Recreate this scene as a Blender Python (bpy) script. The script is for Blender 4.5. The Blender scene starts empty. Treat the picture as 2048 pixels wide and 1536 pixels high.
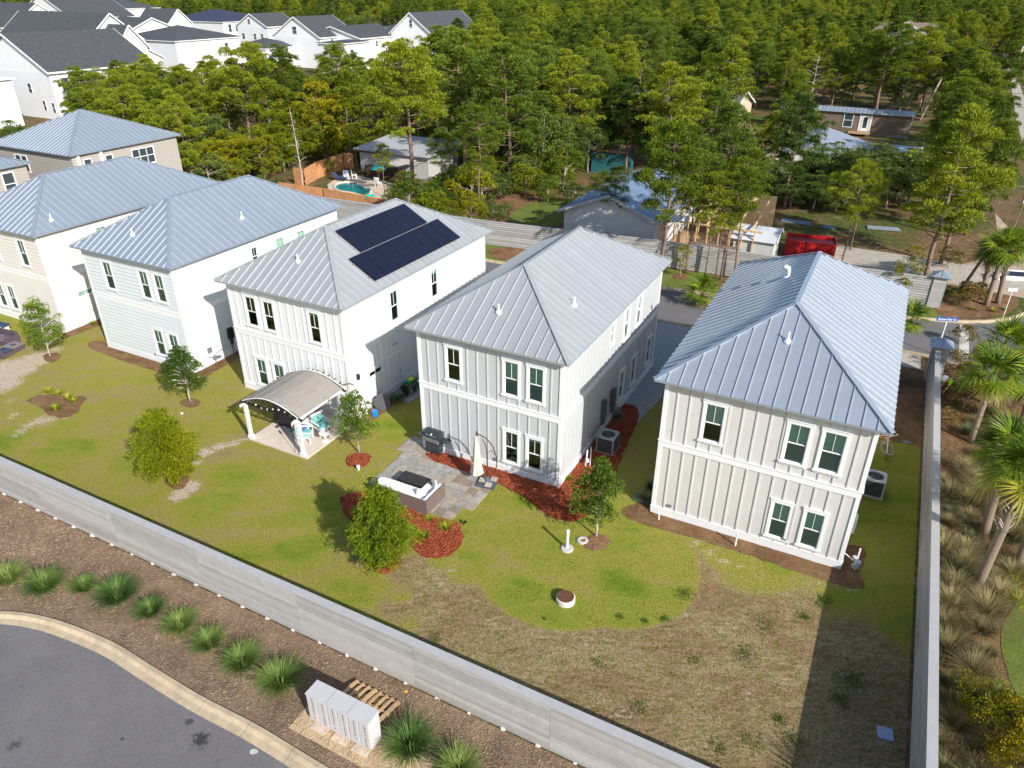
import bpy, math, random
import numpy as np
from mathutils import Vector, Matrix
R_=math.radians
sc=bpy.context.scene
COL=sc.collection
# ------------------------------------------------------------------ camera, sky, sun, exposure
CH,CP,CR,CF=18.377,R_(28.730),R_(0.258),1455.7
cam=bpy.data.cameras.new('camera'); camo=bpy.data.objects.new('camera',cam); COL.objects.link(camo)
cam.sensor_width=36; cam.lens=36*CF/2048; cam.clip_end=5000; cam.clip_start=.2
camo.matrix_world=Matrix.Translation((0,0,CH))@Matrix.Rotation(R_(90)-CP,4,'X')@Matrix.Rotation(CR,4,'Z')
sc.camera=camo
SUN_AZ,SUN_EL=R_(-55.5),R_(30.5)          # azimuth from +X, elevation
w=bpy.data.worlds.new('World'); sc.world=w; w.use_nodes=True
nt=w.node_tree; bg=nt.nodes['Background']; sky=nt.nodes.new('ShaderNodeTexSky'); sky.sky_type='NISHITA'
sky.sun_disc=False; sky.sun_elevation=SUN_EL; sky.sun_rotation=R_(90)-SUN_AZ
nt.links.new(sky.outputs[0],bg.inputs[0]); bg.inputs[1].default_value=0.125
sl=bpy.data.lights.new('sun','SUN'); sl.energy=4.9; sl.angle=R_(0.5); sl.color=(1,.95,.87)
so=bpy.data.objects.new('sun',sl); COL.objects.link(so)
sd=Vector((math.cos(SUN_EL)*math.cos(SUN_AZ),math.cos(SUN_EL)*math.sin(SUN_AZ),math.sin(SUN_EL)))
so.rotation_euler=sd.to_track_quat('Z','Y').to_euler()
sc.view_settings.view_transform='Standard'; sc.view_settings.look='None'; sc.view_settings.gamma=1
sc.view_settings.use_curve_mapping=False; sc.view_settings.exposure=0.36
try:
    sc.cycles.max_bounces=6; sc.cycles.transparent_max_bounces=6
except Exception: pass
random.seed(7); rng=np.random.default_rng(7)
# ------------------------------------------------------------------ survey: photo point -> ground point
def G(u,v,z=0):
    dx,dy=u-1024,v-768; ca,sa=math.cos(-CR),math.sin(-CR)
    a=(ca*dx-sa*dy)/CF; b=(sa*dx+ca*dy)/CF
    dy_=math.cos(CP)-b*math.sin(CP); dz=-math.sin(CP)-b*math.cos(CP)
    t=(z-CH)/dz
    return Vector((a*t,dy_*t,z))
def vof(x,y,z):
    Y=y;Z=z-CH; d=Y*math.cos(CP)-Z*math.sin(CP); u=Y*math.sin(CP)+Z*math.cos(CP)
    a=x/d*CF; b=-u/d*CF
    return 768+math.sin(CR)*a+math.cos(CR)*b
def zat(p,v):
    lo,hi=-1,30
    for _ in range(40):
        m=(lo+hi)/2
        if vof(p[0],p[1],m)>v: lo=m
        else: hi=m
    return lo
TH=R_(-27.35); EX=Vector((math.cos(TH),math.sin(TH),0)); EY=Vector((-math.sin(TH),math.cos(TH),0))
def AB(a,b,z=0): return EX*a+EY*b+Vector((0,0,z))
def toab(p): return (p[0]*EX.x+p[1]*EX.y, p[0]*EY.x+p[1]*EY.y)
# ------------------------------------------------------------------ materials
def _noise(nt,scale,detail,rough,coord,vec=None,dist=0):
    n=nt.nodes.new('ShaderNodeTexNoise'); n.inputs['Scale'].default_value=scale; n.inputs['Detail'].default_value=detail
    n.inputs['Roughness'].default_value=rough; n.inputs['Distortion'].default_value=dist
    nt.links.new(vec if vec else coord,n.inputs['Vector']); return n
def _ramp(nt,fac,stops):
    r=nt.nodes.new('ShaderNodeValToRGB'); e=r.color_ramp.elements
    while len(e)<len(stops): e.new(.5)
    for k,(p,c) in enumerate(stops):
        e[k].position=p; e[k].color=(*c,1) if len(c)==3 else c
    nt.links.new(fac,r.inputs[0]); return r
def _mix(nt,fac,a,b,mode='MIX'):
    m=nt.nodes.new('ShaderNodeMix'); m.data_type='RGBA'; m.blend_type=mode
    for s,x in ((0,fac),(6,a),(7,b)):
        if hasattr(x,'is_linked') or hasattr(x,'links'): nt.links.new(x,m.inputs[s])
        elif s==0: m.inputs[0].default_value=x
        else: m.inputs[s].default_value=(*x,1) if len(x)==3 else x
    return m.outputs[2]
def _math(nt,op,a,b=None,clamp=False):
    m=nt.nodes.new('ShaderNodeMath'); m.operation=op; m.use_clamp=clamp
    for s,x in ((0,a),(1,b)):
        if x is None: continue
        if isinstance(x,(int,float)): m.inputs[s].default_value=x
        else: nt.links.new(x,m.inputs[s])
    return m.outputs[0]
def base(name):
    m=bpy.data.materials.new(name); m.use_nodes=True; t=m.node_tree; p=t.nodes['Principled BSDF']
    return m,t,p
def coord(t,kind='Object'):
    c=t.nodes.new('ShaderNodeTexCoord'); return c.outputs[kind]
def wpos(t):
    g=t.nodes.new('ShaderNodeNewGeometry'); return g.outputs['Position']
def bump(t,p,h,strength=.3,dist=.02):
    b=t.nodes.new('ShaderNodeBump'); b.inputs['Strength'].default_value=strength; b.inputs['Distance'].default_value=dist
    t.links.new(h,b.inputs['Height']); t.links.new(b.outputs[0],p.inputs['Normal'])
MC={}
def mat(name,c,rough=.6,metal=0,var=.12,scale=6,bmp=0,dirt=0,spec=.5,stretch=None,obj=0):
    """plain painted/solid surface with slight mottling and optional dirt"""
    if name in MC: return MC[name]
    m,t,p=base(name); co=wpos(t)
    if stretch:
        mp=t.nodes.new('ShaderNodeMapping'); mp.inputs['Scale'].default_value=stretch
        t.links.new(coord(t),mp.inputs[0]); co=mp.outputs[0]
    n=_noise(t,scale,5,.6,co)
    lo=tuple(x*(1-var) for x in c); hi=tuple(min(1,x*(1+var)) for x in c)
    r=_ramp(t,n.outputs[0],[(.3,lo),(.7,hi)]); col=r.outputs[0]
    if dirt:
        n2=_noise(t,.9,6,.7,co); f=_ramp(t,n2.outputs[0],[(.52,(0,0,0)),(.75,(1,1,1))])
        ff=_math(t,'MULTIPLY',f.outputs[0],dirt); col=_mix(t,ff,col,tuple(x*.6 for x in c))
    if obj:
        oi=t.nodes.new('ShaderNodeObjectInfo'); ro=_ramp(t,oi.outputs['Random'],[(0,(1-obj,)*3),(1,(1+obj,)*3)]); col=_mix(t,1.0,col,ro.outputs[0],'MULTIPLY')
    t.links.new(col,p.inputs['Base Color']); p.inputs['Roughness'].default_value=rough; p.inputs['Metallic'].default_value=metal
    p.inputs['Specular IOR Level'].default_value=spec
    if bmp:
        n3=_noise(t,scale*5,4,.6,co); bump(t,p,n3.outputs[0],bmp,.02)
    MC[name]=m; return m
def leafmat(name,cols,trans=.25,rough=.55):
    """cols: dark, mid, light; varies between leaves, clumps and trees"""
    if name in MC: return MC[name]
    m,t,p=base(name); g=t.nodes.new('ShaderNodeNewGeometry'); oi=t.nodes.new('ShaderNodeObjectInfo')
    co=coord(t); n=_noise(t,.55,2,.5,co); 
    f=_math(t,'ADD',_math(t,'MULTIPLY',g.outputs['Random Per Island'],.45),_math(t,'MULTIPLY',n.outputs[0],.75))
    f=_math(t,'ADD',f,_math(t,'MULTIPLY',oi.outputs['Random'],.50)); f=_math(t,'SUBTRACT',f,.27,True)
    r=_ramp(t,f,[(.1,cols[0]),(.5,cols[1]),(.9,cols[2])])
    t.links.new(r.outputs[0],p.inputs['Base Color']); p.inputs['Roughness'].default_value=rough; p.inputs['Specular IOR Level'].default_value=.25
    tr=t.nodes.new('ShaderNodeBsdfTranslucent'); t.links.new(r.outputs[0],tr.inputs[0])
    mx=t.nodes.new('ShaderNodeMixShader'); mx.inputs[0].default_value=trans
    t.links.new(p.outputs[0],mx.inputs[1]); t.links.new(tr.outputs[0],mx.inputs[2])
    t.links.new(mx.outputs[0],t.nodes['Material Output'].inputs[0]); MC[name]=m; return m
def roofmetal(name,c,metal=.55,rough=.38):
    m,t,p=base(name); co=wpos(t); n=_noise(t,1.3,4,.6,co); n2=_noise(t,14,3,.7,co); oi=t.nodes.new('ShaderNodeObjectInfo')
    f=_math(t,'ADD',_math(t,'MULTIPLY',n.outputs[0],.5),_math(t,'MULTIPLY',n2.outputs[0],.25)); f=_math(t,'ADD',f,_math(t,'MULTIPLY',oi.outputs['Random'],.25))
    r=_ramp(t,f,[(.25,tuple(x*.93 for x in c)),(.75,tuple(min(1,x*1.06) for x in c))])
    t.links.new(r.outputs[0],p.inputs['Base Color']); p.inputs['Metallic'].default_value=metal
    rr=_math(t,'ADD',_math(t,'MULTIPLY',n2.outputs[0],.2),rough-.1); t.links.new(rr,p.inputs['Roughness'])
    bump(t,p,n.outputs[0],.12,.03); MC[name]=m; return m
def paneglass(name,tint,refl=.12,rough=.03):
    m,t,p=base(name); t.nodes.remove(p)
    tr=t.nodes.new('ShaderNodeBsdfTransparent'); tr.inputs[0].default_value=(*tint,1)
    gl=t.nodes.new('ShaderNodeBsdfGlossy'); gl.inputs['Roughness'].default_value=rough; gl.inputs['Color'].default_value=(.8,1,.95,1)
    fr=t.nodes.new('ShaderNodeFresnel'); fr.inputs[0].default_value=1.5
    f=_math(t,'ADD',fr.outputs[0],refl,True); n=_noise(t,2.2,2,.5,wpos(t))
    b=t.nodes.new('ShaderNodeBump'); b.inputs['Strength'].default_value=.05; t.links.new(n.outputs[0],b.inputs['Height']); t.links.new(b.outputs[0],gl.inputs['Normal'])
    mx=t.nodes.new('ShaderNodeMixShader'); t.links.new(f,mx.inputs[0]); t.links.new(tr.outputs[0],mx.inputs[1]); t.links.new(gl.outputs[0],mx.inputs[2])
    t.links.new(mx.outputs[0],t.nodes['Material Output'].inputs[0]); MC[name]=m; return m
WHITE=mat('white_paint',(.76,.76,.76),.55,var=.03,scale=2)
TRIM=mat('trim_paint',(.78,.79,.80),.5,var=.02,scale=2)
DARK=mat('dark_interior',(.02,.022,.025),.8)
BLIND=mat('blind_slats',(.78,.82,.78),.6,var=.04)
GLASS_U=paneglass('window_glass',(.70,.93,.82),.04)
GLASS_L=paneglass('screened_glass',(.50,.62,.58),.03)
SOFFIT=mat('soffit_grey',(.62,.64,.66),.7,var=.03)
CONC=mat('concrete',(.42,.38,.32),.85,var=.2,scale=3,bmp=.3,dirt=.5)
BLACKM=mat('black_metal',(.018,.018,.02),.35,var=.2)
GREYM=mat('grey_metal',(.22,.24,.25),.5,metal=.3,var=.1)
WHITEP=mat('white_plastic',(.78,.80,.80),.35,var=.03)
BARK=mat('pine_bark',(.20,.135,.10),.9,var=.4,scale=7,bmp=.8)
BARKG=mat('grey_bark',(.30,.26,.22),.9,var=.3,scale=8,bmp=.6)
DEADW=mat('dead_wood',(.45,.38,.33),.9,var=.3,scale=8,bmp=.4)
# ------------------------------------------------------------------ mesh helpers
class MB:
    def __init__(s): s.v=[]; s.f=[]
    def quad(s,*p): n=len(s.v); s.v+= [tuple(q) for q in p]; s.f.append(tuple(range(n,n+len(p)))); return s
    def box(s,x0,x1,y0,y1,z0,z1):
        n=len(s.v); s.v+=[(x0,y0,z0),(x1,y0,z0),(x1,y1,z0),(x0,y1,z0),(x0,y0,z1),(x1,y0,z1),(x1,y1,z1),(x0,y1,z1)]
        s.f+=[tuple(n+i for i in q) for q in ((0,3,2,1),(4,5,6,7),(0,1,5,4),(1,2,6,5),(2,3,7,6),(3,0,4,7))]; return s
    def beam(s,p0,p1,w,h,up=(0,0,1)):
        p0=Vector(p0);p1=Vector(p1);d=(p1-p0).normalized();u=Vector(up)
        if abs(d.dot(u))>.98: u=Vector((1,0,0))
        a=d.cross(u).normalized()*w/2; b=a.cross(d).normalized()*h/2; n=len(s.v)
        for p in (p0,p1):
            for q in (-a-b,a-b,a+b,-a+b): s.v.append(tuple(p+q))
        s.f+=[tuple(n+i for i in q) for q in ((0,1,2,3),(7,6,5,4),(0,4,5,1),(1,5,6,2),(2,6,7,3),(3,7,4,0))]; return s
    def tube(s,path,rads,n=6,cap=True):
        path=[Vector(p) for p in path]
        if not hasattr(rads,'__len__'): rads=[rads]*len(path)
        st=len(s.v)
        for i,p in enumerate(path):
            d=(path[min(i+1,len(path)-1)]-path[max(i-1,0)])
            d=d.normalized() if d.length>1e-9 else Vector((0,0,1))
            a=d.cross(Vector((0,0,1))) if abs(d.z)<.95 else d.cross(Vector((1,0,0)))
            a.normalize(); b=d.cross(a)
            for k in range(n):
                t=2*math.pi*k/n; s.v.append(tuple(p+(a*math.cos(t)+b*math.sin(t))*rads[i]))
        for i in range(len(path)-1):
            for k in range(n):
                A=st+i*n+k;B=st+i*n+(k+1)%n; s.f.append((A,B,B+n,A+n))
        if cap:
            s.f.append(tuple(st+k for k in range(n))[::-1]); s.f.append(tuple(st+(len(path)-1)*n+k for k in range(n)))
        return s
    def lathe(s,prof,n=16,c=(0,0),z=0):
        st=len(s.v)
        for r,h in prof:
            for k in range(n):
                t=2*math.pi*k/n; s.v.append((c[0]+r*math.cos(t),c[1]+r*math.sin(t),z+h))
        for i in range(len(prof)-1):
            for k in range(n):
                A=st+i*n+k;B=st+i*n+(k+1)%n; s.f.append((A,B,B+n,A+n))
        s.f.append(tuple(st+k for k in range(n))[::-1]); s.f.append(tuple(st+(len(prof)-1)*n+k for k in range(n))); return s
    def prism(s,poly,z0,z1):
        n=len(poly);st=len(s.v); s.v+=[(p[0],p[1],z0) for p in poly]+[(p[0],p[1],z1) for p in poly]
        s.f.append(tuple(st+i for i in range(n))[::-1]); s.f.append(tuple(st+n+i for i in range(n)))
        for i in range(n): j=(i+1)%n; s.f.append((st+i,st+j,st+n+j,st+n+i))
        return s
    def slab(s,pts,d):
        """polygon in space thickened by vector d (downwards)"""
        n=len(pts);st=len(s.v);d=Vector(d); s.v+=[tuple(p) for p in pts]+[tuple(Vector(p)+d) for p in pts]
        s.f.append(tuple(st+i for i in range(n))); s.f.append(tuple(st+n+i for i in range(n))[::-1])
        for i in range(n): j=(i+1)%n; s.f.append((st+i,st+n+i,st+n+j,st+j))
        return s
    def xf(s,M): s.v=[tuple(M@Vector(v)) for v in s.v]; return s
    def add(s,o): n=len(s.v); s.v+=o.v; s.f+=[tuple(n+i for i in f) for f in o.f]; return s
    def mesh(s,name,m,smooth=False):
        me=bpy.data.meshes.new(name); me.from_pydata(s.v,[],s.f); me.materials.append(m)
        if smooth: me.polygons.foreach_set('use_smooth',[True]*len(me.polygons))
        me.update(); return me
    def build(s,name,m,parent=None,loc=(0,0,0),rz=0,smooth=False):
        return put(name,s.mesh(name,m,smooth),parent,loc,rz)
def put(name,me,parent=None,loc=(0,0,0),rz=0):
    o=bpy.data.objects.new(name,me); COL.objects.link(o); o.parent=parent; o.location=loc; o.rotation_euler=(0,0,rz); return o
def tag(o,label,cat,group=None):
    o['label']=label; o['category']=cat
    if group: o['group']=group
    return o
def thing(name,label,cat,loc=(0,0,0),rz=0,group=None):
    return tag(put(name,None,None,loc,rz),label,cat,group)
def struct(o): o['kind']='structure'; return o
def stuff(o,label=None,cat=None):
    o['kind']='stuff'
    if label: o['label']=label
    if cat: o['category']=cat
    return o
def dup(root,loc,rz=0,label=None,group=None,scale=None):
    r=root.copy(); COL.objects.link(r); r.location=loc; r.rotation_euler=(0,0,rz)
    if scale: r.scale=(scale,)*3 if not hasattr(scale,'__len__') else scale
    if label: r['label']=label
    if group: r['group']=group
    for ch in list(root.children):
        c=ch.copy(); COL.objects.link(c); c.parent=r
        for g in ch.children:
            d=g.copy(); COL.objects.link(d); d.parent=c
    return r
def npmesh(name,V,F,m,smooth=False):
    """V (n,3) float, F (k,3|4) int numpy arrays"""
    me=bpy.data.meshes.new(name); k=F.shape[1]; me.vertices.add(len(V)); me.vertices.foreach_set('co',V.astype(np.float32).ravel())
    me.loops.add(F.size); me.loops.foreach_set('vertex_index',F.astype(np.int32).ravel())
    me.polygons.add(len(F)); me.polygons.foreach_set('loop_start',np.arange(0,F.size,k,dtype=np.int32))
    try: me.polygons.foreach_set('loop_total',np.full(len(F),k,dtype=np.int32))
    except Exception: pass
    me.materials.append(m); me.update(calc_edges=True)
    if smooth: me.polygons.foreach_set('use_smooth',np.ones(len(F),dtype=bool))
    me.validate(); return me
def leaves(cent,direc,length,width,rg,spread=.6,curl=.15):
    """kite shaped leaves: cent (n,3), direc (n,3) preferred pointing direction -> V,F"""
    n=len(cent); d=direc+rg.normal(0,spread,(n,3)); d/=np.linalg.norm(d,axis=1)[:,None]+1e-9
    q=rg.normal(0,1,(n,3)); s=np.cross(d,q); s/=np.linalg.norm(s,axis=1)[:,None]+1e-9
    L=(length*rg.uniform(.6,1.3,n))[:,None]; W=(width*rg.uniform(.6,1.3,n))[:,None]
    nrm=np.cross(d,s)*curl*L
    V=np.stack([cent,cent+d*L*.5+s*W*.5+nrm*.5,cent+d*L,cent+d*L*.5-s*W*.5+nrm*.5],1).reshape(-1,3)
    F=(np.arange(n)[:,None]*4+np.array([0,1,2,3])[None,:])
    return V,F
def join(lst):
    V=[];F=[];o=0
    for v,f in lst: V.append(v);F.append(f+o);o+=len(v)
    return np.concatenate(V),np.concatenate(F)
# ------------------------------------------------------------------ ground, streets, beds
def groundmat():
    m,t,p=base('forest_floor'); co=wpos(t)
    a=_noise(t,.12,6,.65,co); b=_noise(t,2.5,6,.7,co); c=_noise(t,.5,4,.6,co)
    r1=_ramp(t,b.outputs[0],[(.3,(.075,.045,.022)),(.5,(.17,.105,.055)),(.72,(.30,.20,.12))])
    r2=_ramp(t,b.outputs[0],[(.3,(.03,.045,.012)),(.6,(.10,.12,.03)),(.8,(.20,.17,.07))])
    f=_ramp(t,a.outputs[0],[(.45,(0,0,0)),(.58,(1,1,1))])
    col=_mix(t,f.outputs[0],r1.outputs[0],r2.outputs[0])
    s=_ramp(t,c.outputs[0],[(.62,(0,0,0)),(.72,(1,1,1))])
    col=_mix(t,_math(t,'MULTIPLY',s.outputs[0],.6),col,(.42,.35,.27))
    t.links.new(col,p.inputs['Base Color']); p.inputs['Roughness'].default_value=.95; p.inputs['Specular IOR Level'].default_value=.1
    bump(t,p,b.outputs[0],.8,.06); return m
def lawnmat():
    """attribute cover: R lush, G bare sand, B rough dry ground"""
    m,t,p=base('lawn_grass'); co=wpos(t)
    at=t.nodes.new('ShaderNodeAttribute'); at.attribute_name='cover'
    sp=t.nodes.new('ShaderNodeSeparateColor'); t.links.new(at.outputs['Color'],sp.inputs[0])
    mp=t.nodes.new('ShaderNodeMapping'); mp.inputs['Rotation'].default_value=(0,0,TH); mp.inputs['Scale'].default_value=(1,2.2,1); t.links.new(co,mp.inputs[0])
    fine=_noise(t,17,5,.85,co); mid=_noise(t,2.6,6,.7,mp.outputs[0],dist=.6); big=_noise(t,.42,5,.62,mp.outputs[0],dist=.5); tuft=_noise(t,9,4,.8,co)
    # mown grass: olive straw to lush yellow green
    f=_math(t,'ADD',_math(t,'MULTIPLY',big.outputs[0],1.35),_math(t,'MULTIPLY',mid.outputs[0],.40)); f=_math(t,'SUBTRACT',f,.50)
    f=_math(t,'ADD',f,_math(t,'MULTIPLY',_math(t,'SUBTRACT',sp.outputs[0],.45),.75),True)
    g=_ramp(t,f,[(.0,(.28,.21,.12)),(.2,(.31,.26,.095)),(.42,(.295,.275,.055)),(.62,(.245,.270,.038)),(.82,(.175,.240,.024)),(1,(.11,.185,.014))])
    # rough: dead brown turf with tan and green tufts
    rn=_math(t,'ADD',_math(t,'MULTIPLY',mid.outputs[0],.5),_math(t,'MULTIPLY',tuft.outputs[0],.55))
    rr=_ramp(t,rn,[(.36,(.09,.11,.022)),(.45,(.21,.185,.070)),(.53,(.315,.24,.135)),(.66,(.47,.36,.25))])
    r2=_ramp(t,big.outputs[0],[(.4,(.85,.75,.72)),(.6,(1,1.02,.95))])
    rough=_mix(t,1.0,rr.outputs[0],r2.outputs[0],'MULTIPLY')
    jit=_math(t,'MULTIPLY',_math(t,'SUBTRACT',mid.outputs[0],.5),1.5); jit2=_math(t,'MULTIPLY',_math(t,'SUBTRACT',tuft.outputs[0],.5),1.3)
    j=_math(t,'ADD',jit,jit2)
    fb=_math(t,'ADD',sp.outputs[2],_math(t,'MULTIPLY',j,.55)); fb=_ramp(t,fb,[(.28,(0,0,0)),(.72,(1,1,1))])
    col=_mix(t,fb.outputs[0],g.outputs[0],rough)
    fg=_math(t,'ADD',sp.outputs[1],_math(t,'MULTIPLY',j,.75)); fg=_ramp(t,fg,[(.42,(0,0,0)),(.66,(1,1,1))])
    sand=_ramp(t,fine.outputs[0],[(.3,(.40,.32,.24)),(.7,(.62,.52,.42))])
    col=_mix(t,fg.outputs[0],col,sand.outputs[0])
    fr=_ramp(t,fine.outputs[0],[(.34,(.45,.48,.42)),(.5,(.97,.97,.97)),(.64,(1.45,1.42,1.4))])
    col=_mix(t,1.0,col,fr.outputs[0],'MULTIPLY')
    t.links.new(col,p.inputs['Base Color']); p.inputs['Roughness'].default_value=.95; p.inputs['Specular IOR Level'].default_value=.08
    bump(t,p,fine.outputs[0],.9,.05); return m
def turfmat():
    m,t,p=base('far_turf'); co=wpos(t); a=_noise(t,.8,5,.6,co); b=_noise(t,18,4,.7,co)
    r=_ramp(t,a.outputs[0],[(.3,(.10,.12,.02)),(.55,(.13,.17,.015)),(.75,(.22,.19,.06))]); f=_ramp(t,b.outputs[0],[(.3,(.6,.6,.6)),(.7,(1.3,1.3,1.3))])
    t.links.new(_mix(t,1.0,r.outputs[0],f.outputs[0],'MULTIPLY'),p.inputs['Base Color']); p.inputs['Roughness'].default_value=.95; bump(t,p,b.outputs[0],.8,.04); return m
def mulchmat(name,c0,c1,c2,fs=11):
    m,t,p=base(name); co=wpos(t)
    mp=t.nodes.new('ShaderNodeMapping'); mp.inputs['Rotation'].default_value=(0,0,.5); mp.inputs['Scale'].default_value=(1,3,1); t.links.new(co,mp.inputs[0])
    mp2=t.nodes.new('ShaderNodeMapping'); mp2.inputs['Rotation'].default_value=(0,0,-.7); mp2.inputs['Scale'].default_value=(1,3,1); t.links.new(co,mp2.inputs[0])
    a=_noise(t,fs,5,.8,mp.outputs[0]); b=_noise(t,fs*1.3,5,.8,mp2.outputs[0]); d=_noise(t,.7,5,.7,co)
    h=_math(t,'MULTIPLY',_math(t,'ADD',a.outputs[0],b.outputs[0]),.5)
    f=_math(t,'ADD',_math(t,'MULTIPLY',_math(t,'SUBTRACT',h,.5),2.2),_math(t,'MULTIPLY',d.outputs[0],1.0))
    r=_ramp(t,f,[(.2,c0),(.5,c1),(.85,c2)]); t.links.new(r.outputs[0],p.inputs['Base Color'])
    p.inputs['Roughness'].default_value=.95; p.inputs['Specular IOR Level'].default_value=.1; bump(t,p,h,1.0,.06); MC[name]=m; return m
def asphaltmat():
    m,t,p=base('asphalt'); co=wpos(t); a=_noise(t,.35,6,.65,co); b=_noise(t,30,3,.8,co); c=_noise(t,1.6,5,.6,co)
    r=_ramp(t,a.outputs[0],[(.3,(.135,.128,.132)),(.55,(.160,.152,.155)),(.75,(.18,.172,.17))])
    f=_ramp(t,b.outputs[0],[(.3,(.68,.68,.7)),(.5,(1,1,1)),(.72,(1.4,1.4,1.4))]); col=_mix(t,1.0,r.outputs[0],f.outputs[0],'MULTIPLY')
    s=_ramp(t,c.outputs[0],[(.66,(1,1,1)),(.78,(.72,.72,.72))]); col=_mix(t,1.0,col,s.outputs[0],'MULTIPLY')
    nb=_noise(t,7,5,.75,co)
    for (u,v,r,th_) in ((403,1478,.55,.0),(403,1480,.16,.25),(378,1444,.22,.05),(30,1490,.5,-.06),(245,1478,.08,.1)):
        g=G(u,v); vm=t.nodes.new('ShaderNodeVectorMath'); vm.operation='DISTANCE'; t.links.new(co,vm.inputs[0]); vm.inputs[1].default_value=(g.x,g.y,.012)
        f=_math(t,'SUBTRACT',1,_math(t,'DIVIDE',vm.outputs['Value'],r)); f=_math(t,'MULTIPLY',f,.45,True); f=_math(t,'ADD',f,_math(t,'SUBTRACT',nb.outputs[0],.72-th_)); f=_math(t,'MULTIPLY',f,_math(t,'GREATER_THAN',r*1.3,vm.outputs['Value'])); f=_math(t,'MULTIPLY',f,7.0,True)
        col=_mix(t,_math(t,'MULTIPLY',f,.75),col,(.03,.03,.032))
    t.links.new(col,p.inputs['Base Color']); p.inputs['Roughness'].default_value=.85; bump(t,p,b.outputs[0],.5,.02); return m
GROUND=groundmat(); LAWN=lawnmat(); TURF=turfmat(); ASPH=asphaltmat()
STRAW=mulchmat('pine_straw_mulch',(.11,.075,.055),(.25,.175,.125),(.42,.30,.20))
REDM=mulchmat('red_mulch',(.09,.016,.010),(.26,.055,.025),(.44,.12,.055),9)
BROWNM=mulchmat('brown_mulch',(.07,.038,.02),(.20,.115,.06),(.38,.23,.13))
CURB=mat('curb_concrete',(.46,.37,.25),.85,var=.18,scale=2.5,bmp=.3,dirt=.7)
def soft(poly,k=5,j=.03,seed=1):
    rg_=random.Random(seed); P=[Vector((p[0],p[1],0)) for p in poly]; out=[]
    for i in range(len(P)):
        p0,p1,p2,p3=P[i-1],P[i],P[(i+1)%len(P)],P[(i+2)%len(P)]
        for s in range(k):
            t=s/k; q=.5*((2*p1)+(p2-p0)*t+(2*p0-5*p1+4*p2-p3)*t*t+(3*p1-p0-3*p2+p3)*t**3); out.append((q.x+rg_.uniform(-j,j),q.y+rg_.uniform(-j,j)))
    return out
def sheet(name,poly,z,m,sub=0):
    me=bpy.data.meshes.new(name); me.from_pydata([(p[0],p[1],z) for p in poly],[],[tuple(range(len(poly)))]); me.materials.append(m); me.update()
    o=put(name,me); struct(o); return o
def ring_bed(name,outline,z,m,h=.05,jit=.06,seed=0,rings=5):
    """soft edged bed: outline subdivided, ragged, domed in rings towards the centre"""
    rg=random.Random(seed); P=[Vector((p[0],p[1],0)) for p in outline]; n=len(P); out=[]
    for i in range(n):
        p0,p1,p2,p3=P[i-1],P[i],P[(i+1)%n],P[(i+2)%n]; k=max(3,int((p2-p1).length/.22))
        for s in range(k):
            t=s/k; q=.5*((2*p1)+(p2-p0)*t+(2*p0-5*p1+4*p2-p3)*t*t+(3*p1-p0-3*p2+p3)*t**3); out.append(q)
    c=sum(out,Vector())/len(out); N=len(out); V=[];F=[]
    for r in range(rings):
        s=1-(r/(rings))**1.1
        for q in out:
            d=q-c; j=rg.uniform(-jit,jit)/max(.3,d.length)*(1 if r==0 else .8)
            pp=c+d*(s+j); V.append((pp.x,pp.y,z+h*(1-s**3)*1.0+(rg.uniform(-.012,.012) if r else 0)))
    V.append((c.x,c.y,z+h))
    for r in range(rings-1):
        for k in range(N):
            A=r*N+k;B=r*N+(k+1)%N; F.append((A,B,B+N,A+N))
    for k in range(N): F.append(((rings-1)*N+k,(rings-1)*N+(k+1)%N,rings*N))
    me=bpy.data.meshes.new(name); me.from_pydata(V,[],F); me.materials.append(m); me.update(); o=put(name,me); struct(o); return o
sheet('ground',[(-1500,-60),(1500,-60),(1500,2600),(-1500,2600)],0,GROUND)
# --- lawn grid with cover attribute
def smooth(x): x=np.clip(x,0,1); return x*x*(3-2*x)
A0,A1,B0,B1=-62,3.95,11.85,41.3; st=.2
ga=np.arange(A0,A1,st); gb=np.arange(B0,B1,st); AA,BB=np.meshgrid(ga,gb)
XX=AA*EX.x+BB*EY.x; YY=AA*EX.y+BB*EY.y
lush=np.full(AA.shape,.42); sand=np.zeros(AA.shape); rough=np.zeros(AA.shape)
def blob(pts,soft=.8):
    """union of discs given as photo points + radius in metres"""
    m=np.zeros(AA.shape)
    for u,v,r in pts:
        g=G(u,v); d=np.hypot(XX-g.x,YY-g.y); m=np.maximum(m,smooth((r+soft/2-d)/soft))
    return m
circ=blob([(1130,1120,3.35),(1180,1050,3.2),(1080,1010,2.9),(1010,1060,2.3),(1230,1130,3.0)],.35)
rough=np.maximum(rough,smooth((AA+9.6-(BB-12)*.10)/1.2)*smooth((22.3-BB+.8*np.sin(AA*1.1))/2.4))
rough=np.maximum(rough,blob([(930,1230,1.6),(1040,1300,2.5),(870,1290,.9),(800,1210,.7),(880,1180,1.1),(820,1140,.8),(1340,1010,.6)],1.2))
rough=rough*(1-circ)
lush=np.maximum(lush,.62*circ); lush=np.maximum(lush,circ*blob([(1130,1220,1.2),(1040,1190,1.2),(930,1130,1.0),(1250,1180,1.3)],1.5)*.95)
lush=np.maximum(lush,blob([(10,880,1.6),(140,900,1.6),(250,930,1.2),(420,1010,1.5),(600,1100,1.6),(700,1180,1.3),(480,1110,1.2),(850,1150,.7),(920,1220,.7),(790,860,1.6),(900,960,.7),(1060,1000,1.2),(330,680,1.2),(470,950,1.5),(640,1030,1.8),(760,1170,.6)],2.2)*.80)
rough=rough*(1-.8*blob([(920,1150,.5),(800,1195,.35),(1370,1190,.25)],.5))
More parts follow.
